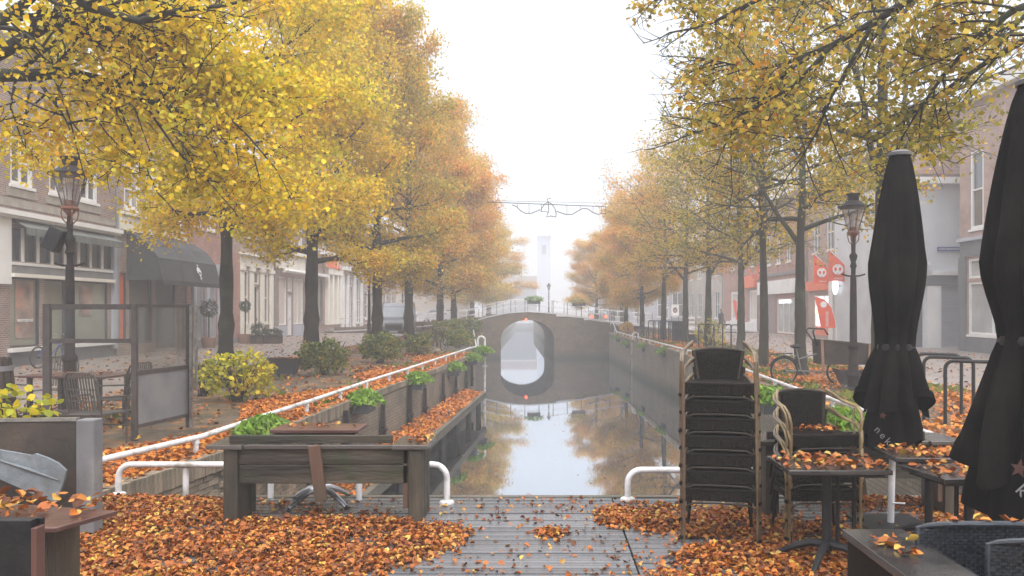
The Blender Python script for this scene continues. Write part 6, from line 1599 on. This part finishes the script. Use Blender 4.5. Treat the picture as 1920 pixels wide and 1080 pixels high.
M['cloth_dark'] = mat('cloth_dark', (.035, .035, .04), (.05, .05, .055), 5, .85); M['skin'] = mat('skin', (.42, .25, .18), (.38, .22, .16), 5, .5); M['hair'] = mat('hair', (.16, .11, .08), (.12, .08, .06), 9, .7)
person((px(1352, 57), 57, 0), .6, 1.85, 'person in dark clothes walking past the curtained shop on the right')

# ---------------------------------------------------------------- garland over the canal
YG = 50
t = empty('light_garland', (px(1046, YG), YG, 0), 0, 'festive garland frame with a bell hanging high across the canal', 'garland')
X = lambda u: px(u, YG) - px(1046, YG); Z = lambda v: pz(v, YG)
MB().tube([(X(880), 0, Z(378)), (X(957), 0, Z(380.5)), (X(1046), 0, Z(384)), (X(1136), 0, Z(387.5))], .028, 6).tube([(X(1136), 0, Z(387.5)), (X(1136), 0, Z(401))], .028, 6).build('top_bar', M['darkmetal'], t)
def curve(pts): return [(X(u), 0, Z(v)) for u, v in pts]
wv = MB(); wv.tube(curve([(960, 384), (968, 387), (976, 395), (985, 400), (996, 400), (1006, 396), (1013, 393)]), .03, 6); wv.tube(curve([(1043, 396), (1052, 399), (1062, 402.5), (1073, 402), (1083, 396), (1093, 390.5), (1103, 392), (1112, 399), (1122, 402), (1129, 400), (1136, 401)]), .03, 6); wv.build('wave', M['darkmetal'], t, smooth=True)
v_ = MB()
for u, a, b in ((970, 381, 388), (992, 382, 400), (1015, 383, 397), (1063, 385, 402), (1088, 386, 394), (1112, 386.5, 399), (1128, 387, 401)): v_.tube([(X(u), 0, Z(a)), (X(u), 0, Z(b))], .014, 4)
v_.build('hanger', M['darkmetal'], t)
bl = MB(); bl.tube(curve([(1014, 397), (1016, 390), (1021, 383), (1027, 379), (1034, 382), (1040, 390), (1043, 401), (1042, 407)]), .028, 6); bl.tube(curve([(1042, 407), (1032, 405), (1024, 407), (1027, 402), (1029, 392), (1028, 380), (1026, 373), (1033, 372)]), .028, 6); bl.tube(curve([(1014, 397), (1020, 396), (1027, 398)]), .022, 6)
bl.build('bell', M['darkmetal'], t, smooth=True)
MB().tube([(-17, 0, Z(372)), (X(957), 0, Z(377)), (X(1240), 0, Z(383)), (17, 0, Z(389))], .012, 4).build('cable', M['darkmetal'], t)

# ---------------------------------------------------------------- plants
def hexleaves(name, P, size, rs, material, up=.6, jitter=.3, curl=.22, flat=1.0, elong=1.0):
    P = np.asarray(P, dtype=np.float32); n = len(P)
    nrm = rs.normal(size=(n, 3)) * flat; nrm[:, 2] = np.abs(nrm[:, 2]) + up; nrm /= np.linalg.norm(nrm, axis=1)[:, None]
    a = rs.normal(size=(n, 3)); a -= nrm * (a * nrm).sum(1)[:, None]; a /= np.linalg.norm(a, axis=1)[:, None]; b = np.cross(nrm, a)
    s = (size * (1 + jitter * rs.uniform(-1, 1, n)))[:, None]; cu = (curl * rs.uniform(-.3, 1.2, n))[:, None]
    pts = [(-.5, 0, 0), (-.25, .40, 1), (.22, .36, 1), (.55, 0, .3), (.22, -.36, 1), (-.25, -.40, 1)]
    V = np.stack([P + a * (x * s * elong) + b * (y * s) + nrm * (c * cu * s) for x, y, c in pts], 1).reshape(-1, 3)
    idx = (np.arange(n) * 6)[:, None]
    T = np.concatenate([idx + 0, idx + 3, idx + 2, idx + 1, idx + 0, idx + 5, idx + 4, idx + 3], 1).reshape(-1); nf = 2 * n
    me = bpy.data.meshes.new(name); me.vertices.add(6 * n); me.vertices.foreach_set('co', V.astype(np.float32).ravel())
    me.loops.add(len(T)); me.loops.foreach_set('vertex_index', T.astype(np.int32))
    me.polygons.add(nf); me.polygons.foreach_set('loop_start', (np.arange(nf) * 4).astype(np.int32)); me.polygons.foreach_set('loop_total', np.full(nf, 4, dtype=np.int32))
    me.update(calc_edges=True)
    at = me.attributes.new('rnd', 'FLOAT', 'FACE'); at.data.foreach_set('value', np.repeat(rs.uniform(0, 1, n), 2).astype(np.float32))
    me.materials.append(material); return me
def shell(n, rs, rx, ry, rz_, cz, inner=.55, zmin=-1):
    d = rs.normal(size=(n * 2, 3)); d /= np.linalg.norm(d, axis=1)[:, None]; d = d[d[:, 2] > zmin][:n]
    lump = 1 + .16 * np.sin(d[:, 0] * 5 + 1) * np.sin(d[:, 1] * 4) + .12 * np.sin(d[:, 2] * 7 + d[:, 0] * 6) + .06 * rs.normal(size=len(d))
    r = (inner + (1 - inner) * rs.uniform(0, 1, len(d)) ** .5) * lump
    return d * r[:, None] * np.array([rx, ry, rz_]) + np.array([0, 0, cz])
def shrub(x, y, rx, ry, h, n, size, leafm, seed, label, group=None, name='shrub', zmin=-.75, stems=26):
    rs = np.random.RandomState(seed); t = empty(name, (x, y, 0), 0, label, 'shrub', group)
    P = shell(n, rs, rx, ry, h / 2, h / 2, zmin=zmin)
    P[:, 2] = np.maximum(P[:, 2], .03)
    obj_from(hexleaves('foliage', P, size, rs, M[leafm], up=.25), 'foliage', t)
    s = MB(); r = random.Random(seed)
    for k in range(stems):
        a = r.uniform(0, 6.28); q = r.uniform(.3, .95); s.tube([(r.uniform(-.12, .12), r.uniform(-.12, .12), 0), (math.cos(a) * rx * q * .6, math.sin(a) * ry * q * .6, h * .5), (math.cos(a) * rx * q, math.sin(a) * ry * q, h * r.uniform(.7, 1.0))], [.012, .008, .004], 4)
    s.build('stems', M['bark_dark'], t); return t
GS = 'shrubs round the tree feet on the left quay'
shrub(px(445, 16.0), 16.0, .76, .60, 1.0, 1000, .085, 'leaf_bush_y', 1, 'bright yellow and lime leaved shrub at the foot of the nearest left tree', GS, stems=30)
shrub(px(383, 17), 17, .35, .35, .75, 160, .08, 'leaf_bush_g', 2, 'thin brownish shrub left of the bright yellow shrub', GS)
shrub(px(605, 22.4), 22.4, .74, .6, .98, 1500, .08, 'leaf_bush_g', 3, 'round dark green shrub at the foot of the second left tree', GS)
shrub(px(712, 27.2), 27.2, .72, .6, 1.05, 1500, .085, 'leaf_bush_g', 4, 'dense olive shrub at the foot of the leaning third tree', GS)
shrub(px(783, 31.7), 31.7, .58, .55, .9, 1000, .09, 'leaf_bush_g', 5, 'round yellowish shrub right of the olive shrub, under the fourth tree', GS)
for k, (u, y, r_, h, lab) in enumerate(((838, 44, 1.0, 1.2, 'dark hedge like shrub beside the fifth tree on the left quay'), (872, 50, 1.1, 1.3, 'brown green shrub mass at the left end of the bridge'), (858, 38, .8, .8, 'low green shrub near the end of the left rail'))):
    shrub(px(u, y), y, r_, 1.0, h, 1300, .12, 'leaf_bush_g', 10 + k, lab, GS)
shrub(px(1330, 38.2), 38.2, .75, .6, 1.3, 420, .10, 'leaf_bush_y', 20, 'sparse yellow shoots round a tree foot on the right quay', None)
shrub(px(1175, 57), 57, .5, .5, .9, 400, .12, 'leaf_orange', 21, 'small brown orange shrub beside the right end of the bridge', None)
# plants in the big planter
rs = np.random.RandomState(31); n_ = 260
P = np.stack([rs.uniform(-1.25, -.30, n_) , rs.uniform(.0, .45, n_), .90 + rs.uniform(0, 1, n_) ** 1.3 * .30], 1); P[:, 2] -= np.clip(P[:, 0] + .55, 0, 1) * .45
obj_from(hexleaves('plant_leaves', P, .068, rs, M['leaf_bush_y'], up=.2), 'plant_leaves', pl_)
s_ = MB()
for k in range(24): x = R.uniform(-1.1, -.3); s_.tube([(x, .2, .84), (x + R.uniform(-.1, .1), .2 + R.uniform(-.1, .1), .95 + R.uniform(0, .18))], .006, 4)
s_.build('plant_stems', M['bark_dark'], pl_)
# hanging fern baskets
def fern(x, y, z, r_, n, seed, label, h=.22):
    rs = np.random.RandomState(seed); t = empty('fern_basket', (x, y, z - .16), 0, label, 'hanging basket', 'fern baskets on the quay walls')
    MB().box(-.16, .16, -.34, .34, -.12, .12).build('trough', M['doordark'], t, bevel=.01)
    d = rs.normal(size=(n, 3)); d /= np.linalg.norm(d, axis=1)[:, None]; d[:, 2] = np.abs(d[:, 2]) * .9 - .25
    P = d * (rs.uniform(.25, 1, n)[:, None]) * np.array([r_, r_ * 1.15, h]) + np.array([0, 0, .2]); P[:, 2] -= (np.hypot(P[:, 0], P[:, 1]) ** 2) * .5
    obj_from(hexleaves('fronds', P, .055, rs, M['fern'], up=.2, elong=2.2, curl=.3), 'fronds', t)
    o = MB()
    for k in range(26):
        a = R.uniform(0, 6.28); o.tube([(0, 0, .1), (math.cos(a) * r_ * .5, math.sin(a) * r_ * .5, .3), (math.cos(a) * r_, math.sin(a) * r_, .12)], .005, 3, caps=False)
    o.build('frond_stems', M['fernstem'], t)
    return t
M['fernstem'] = mat('fernstem', (.16, .24, .04), (.1, .16, .03), 5, .6)
for k, (u, v, y, lab) in enumerate(((482, 800, 11.1, 'nearest fern basket on the left wall, behind the wooden bench'), (686, 745, 16.2, 'bright green fern basket nearest beyond the bench table'), (783, 708, 20.9, 'second fern basket hanging out over the jetty'), (850, 687, 26.7, 'third fern basket along the left quay wall'), (886, 669, 30.8, 'fourth fern basket near the white ladder pole'), (906, 655, 34.0, 'last fern basket on the left, touching the white ladder pole'))):
    fern(interp(WL, min(y, 33)) + .20 if u < 900 else px(906, 34), y, pz(v, y) - .02, .42 if k < 4 else .5, 900, 40 + k, lab)
for k, (u, v, y, lab) in enumerate(((1158, 634, 54, 'fern basket nearest the bridge on the right wall'), (1177, 645, 49, 'fern basket just left of the ladder pole in the water'), (1208, 650, 43, 'third fern basket from the bridge on the right wall'), (1246, 660, 37, 'fern basket on the right wall left of the tall chair stack'), (1440, 748, 14.0, 'fern basket on the right wall just behind the tall chair stack'), (1572, 800, 9.6, 'nearest green fern basket, behind the shorter chair stack'))):
    fern(px(u, y), y, pz(v, y) + .05, .48, 900, 60 + k, lab)
# bridge flower troughs on the railing
for k, (u, v) in enumerate(((1001, 560), (1085, 564))):
    rs = np.random.RandomState(80 + k); x = px(u, YB); t = empty('flower_trough', (x, YB + .05, pz(v + 6, YB)), 0, ['green planted trough hanging on the bridge railing at its crown', 'planted trough on the bridge railing right of the crown'][k], 'flower trough', 'troughs on the bridge railing')
    MB().box(-.5, .5, -.16, .16, -.16, .10).build('trough', M['doordark'], t); obj_from(hexleaves('foliage', shell(500, rs, .72, .35, .24, .2), .09, rs, M['fern' if k == 0 else 'leaf_sparse'], up=.2), 'foliage', t)
# tapered dark planter troughs
def trough(x, y, w, h, label, leaves=True, leg=True):
    t = empty('trough_planter', (x, y, 0), 0, label, 'planter', 'tapered dark trough planters')
    b = MB(); w0, w1 = w * .34, w * .5; d0, d1 = .16, .24; z0 = .10
    b.v = [(-w0, -d0, z0), (w0, -d0, z0), (w0, d0, z0), (-w0, d0, z0), (-w1, -d1, h), (w1, -d1, h), (w1, d1, h), (-w1, d1, h)]
    b.f = [(3, 2, 1, 0), (0, 1, 5, 4), (1, 2, 6, 5), (2, 3, 7, 6), (3, 0, 4, 7)]; b.build('body', M['doordark'], t)
    MB().box(-w1 + .02, w1 - .02, -d1 + .02, d1 - .02, h - .06, h - .02).build('soil', M['soil'], t)
    r_ = MB()
    for s1, s2 in (((-w1, -d1), (w1, -d1)), ((w1, -d1), (w1, d1)), ((w1, d1), (-w1, d1)), ((-w1, d1), (-w1, -d1))): r_.beam((*s1, h), (*s2, h), .03, .03)
    r_.build('rim', M['oldwood'], t)
    for sx in (-1, 1): MB().box(sx * w0 * .8 - .03, sx * w0 * .8 + .03, -d0, d0, 0, z0 - .002).build('foot', M['stonegrey'], t)
    rs = np.random.RandomState(int(abs(x) * 100)); P = np.stack([rs.uniform(-w1, w1, 90) * .92, rs.uniform(-d1, d1, 90) * .9, h - .01 + rs.uniform(0, .03, 90)], 1)
    obj_from(hexleaves('leaf_layer', P, .08, rs, M['leaf_ground'], up=2), 'leaf_layer', t)['kind'] = 'stuff'
    return t
trough(px(535, 21.5), 21.5, .78, .52, 'dark tapered trough planter right of the bright yellow shrub')
trough(px(1602, 18.6), 18.6, .85, .44, 'dark tapered trough planter in front of the cargo bike, by the right lamp post')
trough(px(1300, 42), 42, .7, .5, 'small dark trough near the low white sign board')
# shop front planters
t = empty('topiary_tree', (px(458, 42.5), 42.6, 0), 0, 'clipped ball tree in a brown tub before the cream house', 'potted tree')
MB().lathe([(.30, 0), (.36, .25), (.38, .5), (.34, .5), (.33, .44), (.01, .44)], 14).build('tub', M['terracotta'], t, smooth=True); MB().tube([(0, 0, .4), (.02, 0, 1.1), (0, 0, 1.75)], .035, 8).build('trunk', M['bark'], t)
rs = np.random.RandomState(5); obj_from(hexleaves('crown', shell(900, rs, .30, .30, .30, 1.98, .7), .05, rs, M['boxwood']), 'crown', t)
t = empty('topiary_tree', (px(395, 38), 37.8, 0), 0, 'clipped ball tree half hidden behind the nearest left trunk', 'potted tree')
MB().lathe([(.26, 0), (.32, .25), (.34, .5), (.01, .5)], 14).build('tub', M['terracotta'], t, smooth=True); MB().tube([(0, 0, .4), (0, 0, 1.7)], .035, 8).build('trunk', M['bark'], t)
obj_from(hexleaves('crown', shell(900, rs, .42, .42, .42, 1.85, .6), .06, rs, M['boxwood']), 'crown', t)
for k, (u, y, w_, h, lab) in enumerate(((484, 42.2, .75, 1.05, 'square planter box with dark clipped bushes beside the topiary tree'), (512, 42.4, .95, .75, 'low dark bush in a box right of the square planter'))):
    t = empty('planter_box', (px(u, y), y, 0), 0, lab, 'planter', 'planter boxes before the shops'); MB().box(-w_ / 2 + .05, w_ / 2 - .05, -.3, .3, 0, .45).build('box', M['planterdark'], t, bevel=.02)
    rs = np.random.RandomState(90 + k); obj_from(hexleaves('foliage', shell(900, rs, w_ * .55, .45, (h - .3) / 2, (h + .4) / 2, .5), .06, rs, M['boxwood']), 'foliage', t)

# ---------------------------------------------------------------- fallen leaves (uncountable)
rs = np.random.RandomState(4)
def scatter(name, P, size, m, up=1.4, curl=.35, seed=1, flat=1.0):
    o = obj_from(hexleaves(name, P, size, np.random.RandomState(seed), M[m], up=up, curl=curl, flat=flat, jitter=.5), name); o['kind'] = 'stuff'; return o
def fbm(x, y):
    return .5 * np.sin(x * 2.1 + 1.3 * np.sin(y * 1.7)) + .3 * np.sin(y * 3.3 + x * 1.1 + 2) + .2 * np.sin(x * 6.1 - y * 4.7)
N = 150000; X_ = rs.uniform(-5.3, 5.6, N); Y_ = rs.uniform(4.6, 7.8, N); nf = fbm(X_, Y_)
U = VU + X_ / Y_ * F; V_ = VV + H / Y_ * F
edge = np.interp(V_, [935, 955, 975, 1000, 1030, 1060, 1080, 1200], [400, 640, 860, 925, 880, 790, 750, 600])
dens = np.clip((edge - U) / 130 + nf * .7 + .35, 0.0, 1) ** 1.3
dens = np.where((U > 440) & (U < 770) & (V_ > 948) & (V_ < 978), dens * .12, dens)      # sheltered strip under the bench
dens = np.where((U < 420) & (V_ > 935), np.maximum(dens, .8), dens)
eB = ((U - 1215) / 95) ** 2 + ((V_ - 973) / 28) ** 2; dens = np.maximum(dens, np.clip(1.25 - eB + nf * .3, 0, 1))
eC = ((U - 1030) / 40) ** 2 + ((V_ - 1000) / 10) ** 2; dens = np.maximum(dens, np.clip(1.1 - eC + nf * .2, 0, .8))
eD = np.interp(V_, [1010, 1025, 1045, 1080, 1200], [1420, 1290, 1245, 1215, 1150]); dD = np.clip((U - eD) / 50 + nf * .6, 0, .95); dens = np.where(V_ > 1012, np.maximum(dens, dD), dens)
dens = np.where((U > 1270) & (V_ < 1012), np.maximum(dens, np.clip(.35 + nf * .7, .05, .8)), dens)
dens = dens * np.clip(1.25 + 1.3 * fbm(X_ * 1.7 + 4, Y_ * 2.3 + 1), .25, 1); dens = np.maximum(dens, .022 + .04 * np.clip(nf, 0, 1))
k = rs.uniform(0, 1, N) < dens * .95
P = np.stack([X_[k], Y_[k], .006 + rs.uniform(0, 1, k.sum()) * .035 * dens[k] ** 2], 1)
scatter('fallen_leaves_deck', P, .037, 'leaf_ground', up=1.5, curl=.5, seed=2)
x = rs.uniform(-4, 4.4, 260); y = 8.2 + rs.uniform(0, 1, 260) ** 1.6 * 34; k = (x > np.array([jedge(v) + .1 if v < 29 else interp(WL, v) for v in y])) & (x < np.array([interp(WR, v) for v in y]))
scatter('floating_leaves', np.stack([x[k], y[k], np.full(k.sum(), WZ + .006)], 1), .06, 'leaf_ground', seed=22, flat=.05, curl=.1)
# left quay verge
def band(n, y0, y1, f0, f1): 
    y = rs.uniform(y0, y1, n) ; t = rs.uniform(0, 1, n); a = np.array([f0(v) for v in y]); b = np.array([f1(v) for v in y]); return a + (b - a) * t, y
x, y = band(17000, 8.0, 33, lambda v: interp(WL, v) - 1.35 - .5 * math.sin(v * .9), lambda v: interp(WL, v) - .03)
scatter('fallen_leaves_quay_edge', np.stack([x, y, .012 + rs.uniform(0, .04, len(x))], 1), .062, 'leaf_ground2', seed=3)
x, y = band(26000, 8.5, 58, lambda v: -9.4, lambda v: interp(WL, v) - .8); k = rs.uniform(0, 1, len(x)) < np.clip(.28 + .75 * fbm(x * .6, y * .5), .06, 1)
scatter('fallen_leaves_left_quay', np.stack([x[k], y[k], .015 + rs.uniform(0, .03, k.sum())], 1), .08, 'leaf_ground', seed=4)
x, y = band(9000, 9.0, 29.2, lambda v: interp(WL, v) + .06, lambda v: jedge(v) - .1); hx = np.array([(xx - interp(WL, yy)) / max(jedge(yy) - interp(WL, yy), .2) for xx, yy in zip(x, y)])
k = rs.uniform(0, 1, len(x)) < np.clip(1.35 - 1.1 * hx + .25 * fbm(x * 2, y), .1, 1)
scatter('fallen_leaves_jetty', np.stack([x[k], y[k], -1.19 + rs.uniform(0, 1, k.sum()) * .14 * (1 - hx[k])], 1), .07, 'leaf_ground2', seed=5)
x, y = band(30000, 7.9, 58, lambda v: interp(WR, v) + .05, lambda v: 9.8); k = rs.uniform(0, 1, len(x)) < np.clip(.35 + .8 * fbm(x * .5, y * .4), .08, 1)
scatter('fallen_leaves_right_quay', np.stack([x[k], y[k], .015 + rs.uniform(0, .03, k.sum())], 1), .08, 'leaf_ground2', seed=6)
x = rs.uniform(8.5, 17, 2500); y = rs.uniform(10, 58, 2500); scatter('fallen_leaves_pavement', np.stack([x, y, np.full(2500, .025)], 1), .08, 'leaf_ground', seed=7, flat=.6)
x = rs.uniform(-16.5, -8.6, 2200); y = rs.uniform(10, 58, 2200); scatter('fallen_leaves_left_pavement', np.stack([x, y, np.full(2200, .025)], 1), .08, 'leaf_ground', seed=8, flat=.6)
# leaves lying on furniture
def on(name, cx, cy, hx_, hy_, z, n, seed, size=.06, sx=.5, th=.02, m='leaf_ground', thin=0.2):
    size = size * .78
    r_ = np.random.RandomState(seed); x = cx + np.clip(r_.normal(size=n) * sx, -.96, .96) * hx_; y = cy + r_.uniform(-.95, .95, n) * hy_
    return scatter(name, np.stack([x, y, z + .008 + r_.uniform(0, th, n)], 1), size, m, seed=seed)
on('leaves_on_table', 2.05, 5.80, .35, .27, .735, 150, 11, .06, .6); on('leaves_on_table', 2.98, 6.20, .32, .23, .735, 110, 12); on('leaves_on_table', 2.93, 5.52, .33, .24, .735, 120, 13, .06, .6)
on('leaves_on_table', -3.0, 4.50, .42, .22, .70, 150, 14, .065, .7, .07); on('leaves_on_counter', 1.62, 3.72, .12, .20, .75, 22, 15, .06); on('leaves_on_table', px(600, 7.55), 7.58, .36, .16, .735, 30, 16, .05)
on('leaves_on_chair_seat', 2.24, 6.52, .2, .15, .86, 60, 17, .05); on('leaves_on_bench', -1.12, 7.12, .12, .2, .672, 40, 18, .05); on('leaves_on_bench', 3.3, 7.3, .5, .15, .39, 60, 19); on('leaves_on_terrace_table', -7.55, 13.0, .6, .35, .79, 60, 20, .06)
on('leaves_on_chairs', 2.05, 3.72, .2, .03, .855, 5, 21, .06, .6, .01)
# grass tufts and weeds on the verges
x, y = band(5000, 14, 58, lambda v: interp(WR, v) + .3, lambda v: 9.4); k = (fbm(x * 1.1 + 3, y * .6) > .25); 
g_ = obj_from(leaves_mesh('grass', np.stack([x[k], y[k], np.full(k.sum(), .05)], 1), .12, np.random.RandomState(9), M['grass'], up=-.2, elong=1.6), 'grass'); g_['kind'] = 'stuff'
x, y = band(4000, 12, 56, lambda v: -8.5, lambda v: interp(WL, v) - .2); k = (fbm(x * 1.1 + 5, y * .6) > .45)
g_ = obj_from(leaves_mesh('grass_left', np.stack([x[k], y[k], np.full(k.sum(), .05)], 1), .11, np.random.RandomState(10), M['grass'], up=-.2, elong=1.6), 'grass_left'); g_['kind'] = 'stuff'
# ---------------------------------------------------------------- fog
hm = bpy.data.materials.new('haze'); hm.use_nodes = True; n = hm.node_tree; n.nodes.clear()
out = n.nodes.new('ShaderNodeOutputMaterial'); pv = n.nodes.new('ShaderNodeVolumePrincipled')
pv.inputs['Color'].default_value = (.78, .79, .82, 1); pv.inputs['Density'].default_value = .0052; pv.inputs['Anisotropy'].default_value = .2
n.links.new(pv.outputs[0], out.inputs['Volume'])
hz = MB().box(-230, 230, -30, 340, -3.1, 19.0).build('haze', hm); hz['kind'] = 'stuff'
